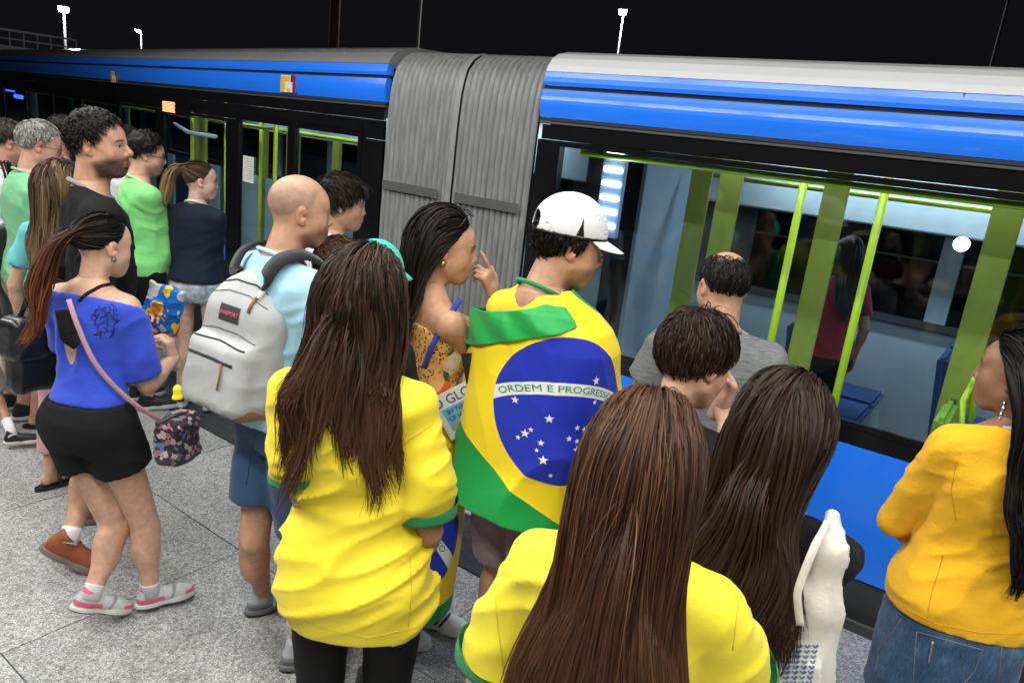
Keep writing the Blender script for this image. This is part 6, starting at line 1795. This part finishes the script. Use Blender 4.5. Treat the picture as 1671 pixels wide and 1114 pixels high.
# ---- newspaper
def oriented(px, py, dep, right, up):
    """frame at a pixel: axes given in view terms (image right/up/towards-camera components)"""
    o = at_depth(px, py, dep); r = CAM_R @ np.array(right, float); u = CAM_R @ np.array(up, float)
    r /= np.linalg.norm(r); u -= r*(u@r); u /= np.linalg.norm(u); return o, r, u, np.cross(r, u)
def box_on(name, fr, lo, hi, mat, parent, bevel=0):
    o, r, u, n = fr; R = np.stack([r, u, n], 1)
    return MB().box(lo, hi, R, o).build(name, mat, parent, bevel=bevel)
def flat_on(name, fr, pts, Fs, z, mat, parent):
    o, r, u, n = fr
    V = [o+r*a+u*b+n*z for a, b in pts]
    return MB().add(V, Fs).build(name, mat, parent)
ang = math.radians(27)
fr = oriented(757, 664, 2.44, (math.cos(ang), math.sin(ang), .25), (-math.sin(ang), math.cos(ang), .2))
NEWS = plain('newsprint', (.60, .60, .57), .8, 0, .05)
nw = empty('newspaper', tuple(fr[0])); tag(nw, 'folded newspaper with blue panel held beside the flag cape', 'newspaper')
def rel(o): o.location = tuple(-np.array(fr[0])); return o
npp = rel(box_on('folded_paper', fr, (-.10, -.085, -.008), (.11, .075, 0), NEWS, nw, .002))
rel(box_on('inner_sheets', fr, (-.097, -.087, -.006), (.108, .0745, -.002), plain('newsprint_edge', (.45,.45,.42), .9), nw))
V, Fs = text_mesh('O GLOBO', .046, .0006); rel(flat_on('masthead', fr, V+np.array([.012, .045]), Fs, .0012, plain('print_blue', (.03,.08,.30), .6), nw))
rel(flat_on('blue_panel', fr, [(-.075, -.06), (.075, -.06), (.075, .022), (-.075, .022)], [(0,1,2,3)], .0008, plain('panel_cyan', (.10,.36,.58), .6), nw))
for k, tx in enumerate(('BY THE SKIN', 'OF HIS TEETH')):
    V, Fs = text_mesh(tx, .021, .0004); rel(flat_on('headline', fr, V+np.array([0, .006-.024*k]), Fs, .0016, plain('print_black', (.02,.02,.02), .6), nw))
rel(flat_on('photo_block', fr, [(-.07, -.056), (.0, -.056), (.0, -.036), (-.07, -.036)], [(0,1,2,3)], .0014, plain('photo_tan', (.35,.25,.15), .6), nw))
ph_fr = oriented(775, 612, 2.40, (.95, .1, .3), (-.1, .95, .2))
ph = box_on('phone', ph_fr, (-.035, -.03, -.004), (.035, .075, .004), plain('phone_black', (.015,.015,.017), .15), None, .003); tag(ph, 'black phone held in the right hand of the floral woman above the newspaper', 'phone')
# cross-body strap
def strap(name, p, pts, r, mat, label, cat, flat=.35):
    return None
BLUESTRAP = fabric('strap_blue', (.03, .05, .30))
def on_person_path(p, pts, off=.0): return [p.jp(*q) for q in pts]
def ribbon_strap(name, p, pts, w, mat, parent=None, th=.003):
    X = np.array(on_person_path(p, pts)); t = np.linspace(0, 1, len(X)); tt = np.linspace(0, 1, 24)
    X = np.stack([np.interp(tt, t, X[:, k]) for k in range(3)], 1)
    for _ in range(3): X[1:-1] = (X[:-2]+2*X[1:-1]+X[2:])/4
    vd = np.array([0, -1.0, 0]); vd = p.w2l(CAM_C)-X.mean(0); vd[2] *= .3; vd /= np.linalg.norm(vd)
    V = []
    for i in range(len(X)):
        d = X[min(i+1, 23)]-X[max(i-1, 0)]; sd = np.cross(d, vd); sd /= np.linalg.norm(sd)
        for a, b in ((-1, 0), (1, 0), (1, 1), (-1, 1)): V.append(X[i]+sd*a*w/2+vd*(b*th))
    Fs = [(4*i+k, 4*i+(k+1) % 4, 4*i+4+(k+1) % 4, 4*i+4+k) for i in range(len(X)-1) for k in range(4)]+[(0,1,2,3), (len(V)-4, len(V)-1, len(V)-2, len(V)-3)]
    return MB().add(V, Fs).build(name, mat, parent or p.o, True)
ribbon_strap('bag_strap', pf, [(752, 488, -.10), (735, 512, -.15), (715, 545, -.16), (703, 570, -.16), (692, 600, -.12)], .020, BLUESTRAP)
# sunglasses pushed up, earrings
glasses(pf, None, plain('frame_black', (.02,.02,.02), .3), top=True)
def earring(p, sd, long_, mat):
    e = p.hc+p.Rh @ (np.array([sd*.086, -.012, -.036])*p.hs)
    if long_:
        o = MB().tube([e, e-np.array([0, 0, .02])], .0012, 5).build('earring', mat, p.o)
        for k, r in ((.026, .007), (.040, .010), (.056, .008), (.068, .004)):
            MB().tube([e-np.array([0, 0, k])-np.array([.003, 0, 0]), e-np.array([0, 0, k])+np.array([.003, 0, 0])], r, 10).build('bead', mat, o, True)
    else: MB().tube([e+np.array([-.003, 0, 0]), e+np.array([.005, 0, 0])], .009, 10).build('earring', mat, p.o, True)
earring(pf, 1, False, plain('gold', (.7,.5,.15), .3, .9)); earring(P['must'], -1, True, plain('silver', (.7,.7,.7), .25, .9)); earring(P['blue'], 1, False, plain('teal_stone', (.08,.16,.18), .2))

# ---- grey backpack on the bald man
pb = P['bald']; s = pb.s
GREYP = fabric('pack_grey', (.40, .405, .41), .4, 260, .05, .8, .04, wr=.2); SUEDE = fabric('suede_brown', (.22, .105, .035), .4, 200, .3)
PBLK = fabric('strap_black', (.015, .015, .017), .4, 200)
bp = empty('backpack', tuple(pb.base), pb.rz); tag(bp, 'grey backpack with brown suede base on the bald man', 'backpack')
Rp = Rx(math.radians(-10)) @ Rz(math.radians(12)); cb = pb.jp(402, 560, -.075)
def B_(x, y, z): return cb+Rp @ (np.array([x, y, z]))
v = Vol(cb-.36, cb+.36, .006)
v.rbox(B_(0, 0, -.03), (.165, .085, .20), .075, .02, R=Rp); v.ell(B_(0, .01, .13), (.135, .080, .125), .06, R=Rp)
v.rbox(B_(0, -.085, -.105), (.145, .045, .12), .042, .025, R=Rp)
v.displace(fold_fn(.007, (6, 6, 8), .4, 4))
v.cut(B_(0, 0, -.178), -Rp[:, 2]) if False else None
V, Q = v.mesh(); V = relax(V, Q, 1, .4); body = link('pack_body', mesh_np('pack_body', V, Q), GREYP, bp)
v = Vol(cb-.36, cb+.36, .007); v.rbox(B_(0, -.01, -.203), (.150, .100, .036), .034, .02, R=Rp); V, Q = v.mesh(); link('suede_base', mesh_np('suede_base', V, Q), SUEDE, bp)
def surf_y(x, z):   # outermost y of the pack at x,z in the pack frame, found on the built mesh
    return None
from mathutils.bvhtree import BVHTree
def bvh_of(o):
    me = o.data; return BVHTree.FromPolygons([v.co[:] for v in me.vertices], [list(f.vertices) for f in me.polygons])
bt = bvh_of(body)
def onpack(x, z, off=.002):
    o = B_(x, -.4, z); d = Rp @ np.array([0, 1.0, 0]); h = bt.ray_cast(Vector(o), Vector(d))
    return np.array(h[0])-d*off if h[0] is not None else B_(x, -.1, z)
def pack_line(name, pts, r, mat, par):
    X = []; 
    for (a, b), (c, d) in zip(pts[:-1], pts[1:]):
        for t in np.linspace(0, 1, 8, endpoint=False): X.append(onpack(a+(c-a)*t, b+(d-b)*t, .001))
    X.append(onpack(*pts[-1], .001)); return MB().tube(X, r, 6).build(name, mat, par, True)
pack_line('pocket_zip', [(-.125, .005), (0, .012), (.125, .005)], .0035, PBLK, body)
pack_line('pocket_seam', [(-.13, .03), (-.05, .045), (.05, .045), (.13, .03)], .002, plain('seam_dark', (.12,.12,.12), .8), body)
pack_line('lower_zip', [(-.12, -.05), (0, -.047), (.10, -.05)], .005, PBLK, body)
pack_line('top_zip', [(-.11, .19), (-.04, .212), (.05, .212), (.11, .19)], .003, PBLK, body)
pack_line('top_seam', [(-.13, .15), (-.04, .175), (.05, .175), (.13, .15)], .0018, plain('seam_dark', (.12,.12,.12), .8), body)
def pack_patch(name, x0, x1, z0, z1, mat, off, par, n=5):
    V = [onpack(x0+(x1-x0)*i/n, z0+(z1-z0)*j/n, off) for j in range(n+1) for i in range(n+1)]
    return MB().add(V, [(j*(n+1)+i, j*(n+1)+i+1, (j+1)*(n+1)+i+1, (j+1)*(n+1)+i) for j in range(n) for i in range(n)]).build(name, mat, par, True)
pack_patch('label', -.045, .045, .075, .13, plain('label_black', (.03,.032,.035), .6), .0025, body)
V2, F2 = text_mesh('JANSPORT', .018, .0006)
MB().add([onpack(a, b+.103, .0038) for a, b in V2], F2).build('label_text', plain('label_red', (.55,.10,.13), .6), body)
MB().tube([onpack(.08, .185, .006), onpack(.078, .15, .006), onpack(.08, .125, .006)], .006, 6).build('zip_pull', SUEDE, body, True)
MB().tube([onpack(.06, -.05, .006), onpack(.062, -.10, .006), onpack(.058, -.14, .006)], .004, 6).build('zip_pull', SUEDE, body, True)
MB().tube([onpack(.085, .20, .007), onpack(.085, .175, .009)], .011, 8).build('zip_tag', WHITE_F, body, True)
for sd in (-1, 1):
    x = sd*.105*s
    pts = [B_(sd*.06, .06, .20), np.array([x*.9, -.135, 1.40])*1, np.array([x, -.09, 1.475])*1, np.array([x*1.05, .0, 1.49]), np.array([x*1.2, .10, 1.42]), np.array([x*1.3, .14, 1.28]), np.array([x*1.5, .09, 1.12]), B_(sd*.14, .08, -.15)]
    pts = [np.array(q)*(1 if i in (0, 7) else s) for i, q in enumerate(pts)]
    X = np.array(pts); tt = np.linspace(0, 7, 40); X = np.stack([np.interp(tt, np.arange(8), X[:, k]) for k in range(3)], 1)
    for _ in range(4): X[1:-1] = (X[:-2]+2*X[1:-1]+X[2:])/4
    V = []
    cen = np.array([0, -.0, 1.25*s])
    for i in range(40):
        d = X[min(i+1, 39)]-X[max(i-1, 0)]; n = X[i]-np.array([x*.6, 0, X[i][2] if X[i][2] < 1.35*s else 1.30*s]); n /= np.linalg.norm(n); sdv = np.cross(d, n); sdv /= np.linalg.norm(sdv)
        wv = .030 if 3 < i < 28 else .014
        for a, b in ((-1, 0), (1, 0), (1, 1), (-1, 1)): V.append(X[i]+sdv*a*wv+n*(b*.012+.012))
    MB().add(V, [(4*i+k, 4*i+(k+1) % 4, 4*i+4+(k+1) % 4, 4*i+4+k) for i in range(39) for k in range(4)]).build('shoulder_strap', PBLK, bp, True)
hl = [B_(-.03, .06, .24), B_(-.02, .07, .275), B_(.02, .07, .275), B_(.03, .06, .24)]; MB().tube(hl, .007, 6).build('grab_loop', PBLK, bp, True)
kc = pb.jp(289, 605, -.16)
k_ = MB().tube([kc, kc-np.array([0, 0, .05])], .002, 5).build('chain', plain('steel_grey', (.4,.4,.4), .4, .8), None); k_.name = 'keychain'
k_.location = tuple(pb.base); k_.rotation_euler = (0, 0, pb.rz); tag(k_, 'yellow foot shaped key fob hanging from the grey backpack', 'key fob')
f_ = Vol(kc-.1, kc+.06, .004); f_.ell(kc-np.array([0, 0, .065]), (.012, .014, .018), .01); f_.ell(kc-np.array([0, 0, .095]), (.014, .018, .020), .01); V, Q = f_.mesh(); link('fob', mesh_np('fob', V, Q), plain('fob_yellow', (.85,.72,.03), .35), k_)

# ---- shoe emblem N on the grey trainers
def emblem(shoe_o):
    V, Fs = text_mesh('N', .055, .004)
    for sd in (-1, 1):
        MB().add([(sd*(.0455-.10*max(0, y_-.0)*0), -x_*sd*-1*1.0+.045, y_+.052) for x_, y_ in V], Fs).build('emblem', plain('emblem_pale', (.62,.64,.58), .5), shoe_o)
for o in list(pb.o.children):
    if o.name.startswith('shoe'):
        emblem(o)

# ---- woman in blue: patterned pouch with strap, bra straps, shirt print, snack packet
pu = P['blue']
def c_pouch(nt, v):
    vo = N(nt, 'ShaderNodeTexVoronoi'); vo.inputs['Scale'].default_value = 60; nt.links.new(v, vo.inputs['Vector'])
    sp = N(nt, 'ShaderNodeSeparateColor'); nt.links.new(vo.outputs['Color'], sp.inputs[0])
    return ramp(nt, sp.outputs[0], [(0, (.02,.015,.02)), (.45, (.05,.03,.06)), (.6, (.35,.10,.14)), (.72, (.45,.36,.28)), (.82, (.06,.16,.25)), (.9, (.30,.22,.30))], 'CONSTANT').outputs[0]
POUCH = fabric('pouch_pattern', (.1,.1,.1), .3, 200, cfun=c_pouch)
pe = empty('pouch_bag', tuple(pu.base), pu.rz); tag(pe, 'small patterned pouch bag with a mauve strap at the hip of the woman in blue', 'bag')
c = pu.jp(290, 712, -.10); v = Vol(c-.17, c+.17, .006); v.rbox(c, (.055, .075, .085), .035, .02); v.ell(c-np.array([0, 0, .05]), (.06, .085, .06), .03); v.displace(fold_fn(.012, (12, 12, 8), .3, 8)); V, Q = v.mesh(); pbd = link('pouch', mesh_np('pouch', V, Q), POUCH, pe)
MB().tube([c+np.array([-.03, -.08, .075]), c+np.array([0, 0, .09]), c+np.array([.02, .08, .075])], .008, 8).build('zip_band', plain('zip_dark', (.06,.05,.06), .5), pbd, True)
ribbon_strap('strap', pu, [(112, 488, -.10), (122, 520, -.145), (150, 588, -.165), (185, 630, -.165), (225, 664, -.15), (270, 690, -.10)], .016, fabric('strap_mauve', (.42,.24,.27)), pe)
ribbon_strap('bra_strap', pu, [(188, 462, -.02), (165, 466, -.08), (140, 480, -.12), (128, 492, -.12)], .012, BLACK_F)
ribbon_strap('bra_back', pu, [(105, 505, -.075), (112, 548, -.092), (130, 560, -.10)], .055, BLACK_F)
bt2 = bvh_of(pu.shirt)
def project_marks(p, tree, pts, off=.002):
    """drop marks onto a garment, straight along the view of the photograph's maker; they lie on the cloth"""
    out = []
    co = p.w2l(CAM_C)
    for x, y in pts:
        d = p.w2l(at_depth(x, y, 1.0))-co; d /= np.linalg.norm(d); h = tree.ray_cast(Vector(co), Vector(d))
        out.append(np.array(h[0])-d*off if h[0] is not None else None)
    return out
mb = MB(); rr = random.Random(4)
cnt = 0
for k in range(34):
    x0, y0 = rr.uniform(150, 196), rr.uniform(492, 545); a = rr.uniform(0, 3.1); 
    if (x0-173)**2/500+(y0-518)**2/900 > 1: continue
    pts = []
    for t in range(5): pts.append((x0, y0)); x0 += 4*math.cos(a); y0 += 4*math.sin(a); a += rr.uniform(-1, 1)
    X = [q for q in project_marks(pu, bt2, pts) if q is not None]
    if len(X) > 2 and max(np.linalg.norm(X[i+1]-X[i]) for i in range(len(X)-1)) < .03:
        mb.tube(X, .0016, 4); cnt += 1
if cnt:
    o = mb.build('shirt_print', plain('print_dark', (.01,.012,.05), .7), pu.shirt); o['kind'] = 'stuff'
def c_snack(nt, v):
    n = noise(nt, 13, 2, v, .4)
    return ramp(nt, n.outputs[0], [(0, (.45,.45,.44)), (.40, (.015,.14,.48)), (.55, (.70,.45,.02)), (.61, (.60,.12,.02)), (.68, (.06,.25,.05))], 'CONSTANT').outputs[0]
SNACK = fabric('snack_foil', (.5,.5,.5), .1, 100, 0, .25, cfun=c_snack, wr=.6)
c = pu.jp(266, 505, .20); sn = empty('snack_packet', tuple(pu.l2w(c))); tag(sn, 'blue, yellow and orange snack packet in the hands of the woman in blue', 'snack packet')
v = Vol((-.12, -.12, -.16), (.12, .12, .16), .005); Rn = Ry(.35) @ Rz(.6); v.ell((0, 0, 0), (.068, .032, .095), .02, R=Rn); v.rbox((0, 0, 0), (.068, .006, .104), .004, .03, R=Rn); v.displace(fold_fn(.010, (20, 20, 20), .3, 2)); V, Q = v.mesh(); link('packet', mesh_np('packet', V, Q), SNACK, sn)
# ---- black leather bag of the tall man
ptl = P['tall']
LEATH = plain('black_leather', (.014,.014,.015), .30, 0, .2, .5, 30)
c = ptl.jp(85, 570, -.28); be_ = empty('leather_bag', tuple(ptl.l2w(c)), ptl.rz); tag(be_, 'black leather shoulder bag hanging behind the woman in blue', 'bag')
Rb = Rz(math.radians(-60))
v = Vol((-.22, -.22, -.20), (.22, .22, .20), .007); v.rbox((0, 0, 0), (.17, .05, .145), .04, .02, R=Rb); v.displace(fold_fn(.012, (7, 7, 6), .3, 5)); V, Q = v.mesh(); lb1 = link('bag_body', mesh_np('bag_body', V, Q), LEATH, be_)
v = Vol((-.22, -.22, -.20), (.22, .22, .20), .007); v.rbox(Rb @ np.array([0, 0, .07]), (.175, .06, .085), .035, .01, R=Rb); v.displace(fold_fn(.008, (7, 7, 6), .3, 6)); V, Q = v.mesh(); link('flap', mesh_np('flap', V, Q), LEATH, be_)
MB().box((-.02, -.075, -.13), (.02, -.052, .05), Rb).build('buckle_strap', LEATH, be_, bevel=.003)
MB().tube([Rb @ np.array([-.12, 0, .13]), Rb @ np.array([-.09, .03, .24]), Rb @ np.array([0, .05, .28]), Rb @ np.array([.09, .03, .24]), Rb @ np.array([.12, 0, .13])], .010, 6).build('carry_strap', LEATH, be_, True)
# ---- dark satchel of the man in the polo
pg = P['g1']; c = pg.jp(8, 415, -.22); o = empty('satchel', tuple(pg.l2w(c)), pg.rz); tag(o, 'dark olive satchel hanging at the far left beside the white polo', 'bag')
v = Vol((-.2, -.2, -.2), (.2, .2, .2), .008); v.rbox((0, 0, 0), (.05, .12, .15), .04, .02); v.displace(fold_fn(.01, (8, 8, 8), .3, 5)); V, Q = v.mesh(); link('bag_body', mesh_np('bag_body', V, Q), fabric('dark_olive', (.02,.025,.015)), o)
MB().tube([(0, -.11, .13), (.0, -.05, .5), (0, .05, .5), (0, .11, .13)], .012, 6).build('strap', BLACK_F, o, True)
for (y_) in (-.03, 0, .03):
    ribbon_strap('sleeve_stripe', pg, [(6+y_*200, 262, -.12), (14+y_*200, 285, -.19), (20+y_*200, 320, -.22)], .012, BLACK_F)
# ---- canvas bag of the woman with very dark hair
pd = P['dk']; ce = empty('canvas_bag', tuple(pd.base), pd.rz); tag(ce, 'cream canvas bag with small blue print hanging from the shoulder of the woman in black', 'bag')
ct = pd.jp(1290, 1010, -.17)
def tube_bag():
    T_ = pd.jp(1356, 838, -.075); A = pd.jp(1352, 900, -.115); B = pd.jp(1330, 985, -.13); C_ = pd.jp(1282, 1200, -.15)
    v = Vol(np.minimum(A, C_)-.25, np.maximum(T_, C_)+.25, .006)
    v.cone(T_, A, .010, .015, .03); v.cone(A, B, .015, .028, .05); v.cone(B, C_, .028, .074, .05)
    v.displace(fold_fn(.016, (15, 15, 1.6), 1.6, 9)); V, Q = v.mesh(); V = relax(V, Q, 1, .4)
    b = link('bag_body', mesh_np('bag_body', V, Q), CREAM, ce); return b, A
cbag, A_ = tube_bag()
bt3 = bvh_of(cbag); mb = MB()
for i in range(4):
    for j in range(9):
        x0, y0 = 1288+i*13+(-j*1.5), 1052+j*8.5
        X = [q for q in project_marks(pd, bt3, [(x0, y0), (x0+4, y0+3.5), (x0+8, y0)]) if q is not None]
        if len(X) == 3: mb.tube(X, .0022, 4)
if mb.v: o = mb.build('blue_print', plain('print_ink', (.03,.13,.28), .7), cbag); o['kind'] = 'stuff'
ribbon_strap('rope_handle', pd, [(1306, 1020, -.19), (1300, 965, -.19), (1325, 900, -.17), (1352, 850, -.12)], .014, CREAM, ce)
# denim details on the mustard woman's skirt
pm = P['must']; bt4 = bvh_of(pm.pants); ST = plain('stitch_tan', (.28,.22,.14), .7)
def stitched(name, pts, r, mat, par, tree, p):
    seg = []
    for (a, b), (c2, d2) in zip(pts[:-1], pts[1:]):
        for t in np.linspace(0, 1, 6, endpoint=False): seg.append((a+(c2-a)*t, b+(d2-b)*t))
    seg.append(pts[-1]); X = [q for q in project_marks(p, tree, seg, .0012) if q is not None]
    if len(X) > 1: return MB().tube(X, r, 4).build(name, mat, par, True)
stitched('pocket_seam', [(1496, 1030), (1604, 1060), (1590, 1095), (1560, 1130)], .0012, ST, pm.pants, bt4, pm)
stitched('pocket_seam', [(1496, 1030), (1490, 1110)], .0012, ST, pm.pants, bt4, pm)
stitched('pocket_zip', [(1522, 1046), (1515, 1082)], .004, plain('zip_metal', (.35,.34,.32), .35, .8), pm.pants, bt4, pm)
stitched('side_seam', [(1470, 1010), (1436, 1060), (1424, 1110)], .0012, ST, pm.pants, bt4, pm)
stitched('centre_seam', [(1636, 1050), (1628, 1113)], .0014, ST, pm.pants, bt4, pm)
bt5 = bvh_of(pm.shirt)
YST = plain('seam_yellow', (.74,.58,.03), .8); MST = plain('seam_mustard', (.64,.33,.012), .8)
for key, runs in (('yel', [[(628, 770), (655, 728), (706, 690)], [(668, 900), (672, 960), (667, 1022)], [(462, 985), (520, 1022), (600, 1040), (684, 1022)]]),
                  ('fg', [[(826, 880), (806, 950), (812, 1020), (822, 1100)], [(1186, 925), (1204, 985), (1196, 1060)]])):
    tr_ = bvh_of(P[key].shirt)
    for rn in runs: stitched('seam', rn, .0009, YST, P[key].shirt, tr_, P[key])
for rn in ([(1475, 992), (1530, 1018), (1600, 1032), (1665, 1034)], [(1562, 745), (1552, 800), (1560, 850)], [(1540, 905), (1522, 960), (1512, 1010)]): stitched('seam', rn, .001, MST, pm.shirt, bt5, pm)
tr_ = bvh_of(P['bald'].pants)
stitched('side_seam', [(418, 705), (408, 750), (402, 790)], .0013, plain('seam_navy', (.01,.03,.07), .8), P['bald'].pants, tr_, P['bald'])
# sandals for the bare feet
def sandals(p, mat):
    for nm, sd in (('l', -1), ('r', 1)):
        a = p.an[nm]; yw = math.radians(p.sp.get('foot_'+nm, (0, 0))[0]); R = Rz(yw)
        pts = [R @ np.array([.045*math.sin(t)*(1+.15*math.cos(t)), .055+.135*math.cos(t), 0]) for t in np.linspace(0, 2*math.pi, 24, endpoint=False)]
        mb = MB(); V = [a*np.array([1, 1, 0])+q+np.array([0, 0, z]) for z in (.0, .018) for q in pts]
        mb.add(V, [(i, (i+1) % 24, 24+(i+1) % 24, 24+i) for i in range(24)]+[tuple(range(24, 48)), tuple(range(23, -1, -1))]); o = mb.build('sandal', mat, p.o)
        for y_ in (.10, .03):
            MB().tube([a*np.array([1, 1, 0])+R @ np.array([x_, y_, z_]) for x_, z_ in ((-.042, .015), (-.03, .05), (0, .062), (.03, .05), (.042, .015))], .009, 6).build('sandal_strap', mat, o, True)
sandals(P['gray'], LEATH); sandals(P['clip'], LEATH)
# pearl clip
cp = P['clip']
for k in range(5):
    q = cp.hc+cp.Rh @ (np.array([.06+.006*k, -.075+.012*k, .02+.008*(k % 2)])*cp.hs)
    MB().tube([q-np.array([.004, 0, 0]), q+np.array([.004, 0, 0])], .007, 8).build('pearl', plain('pearl', (.75,.72,.66), .2), cp.o, True)
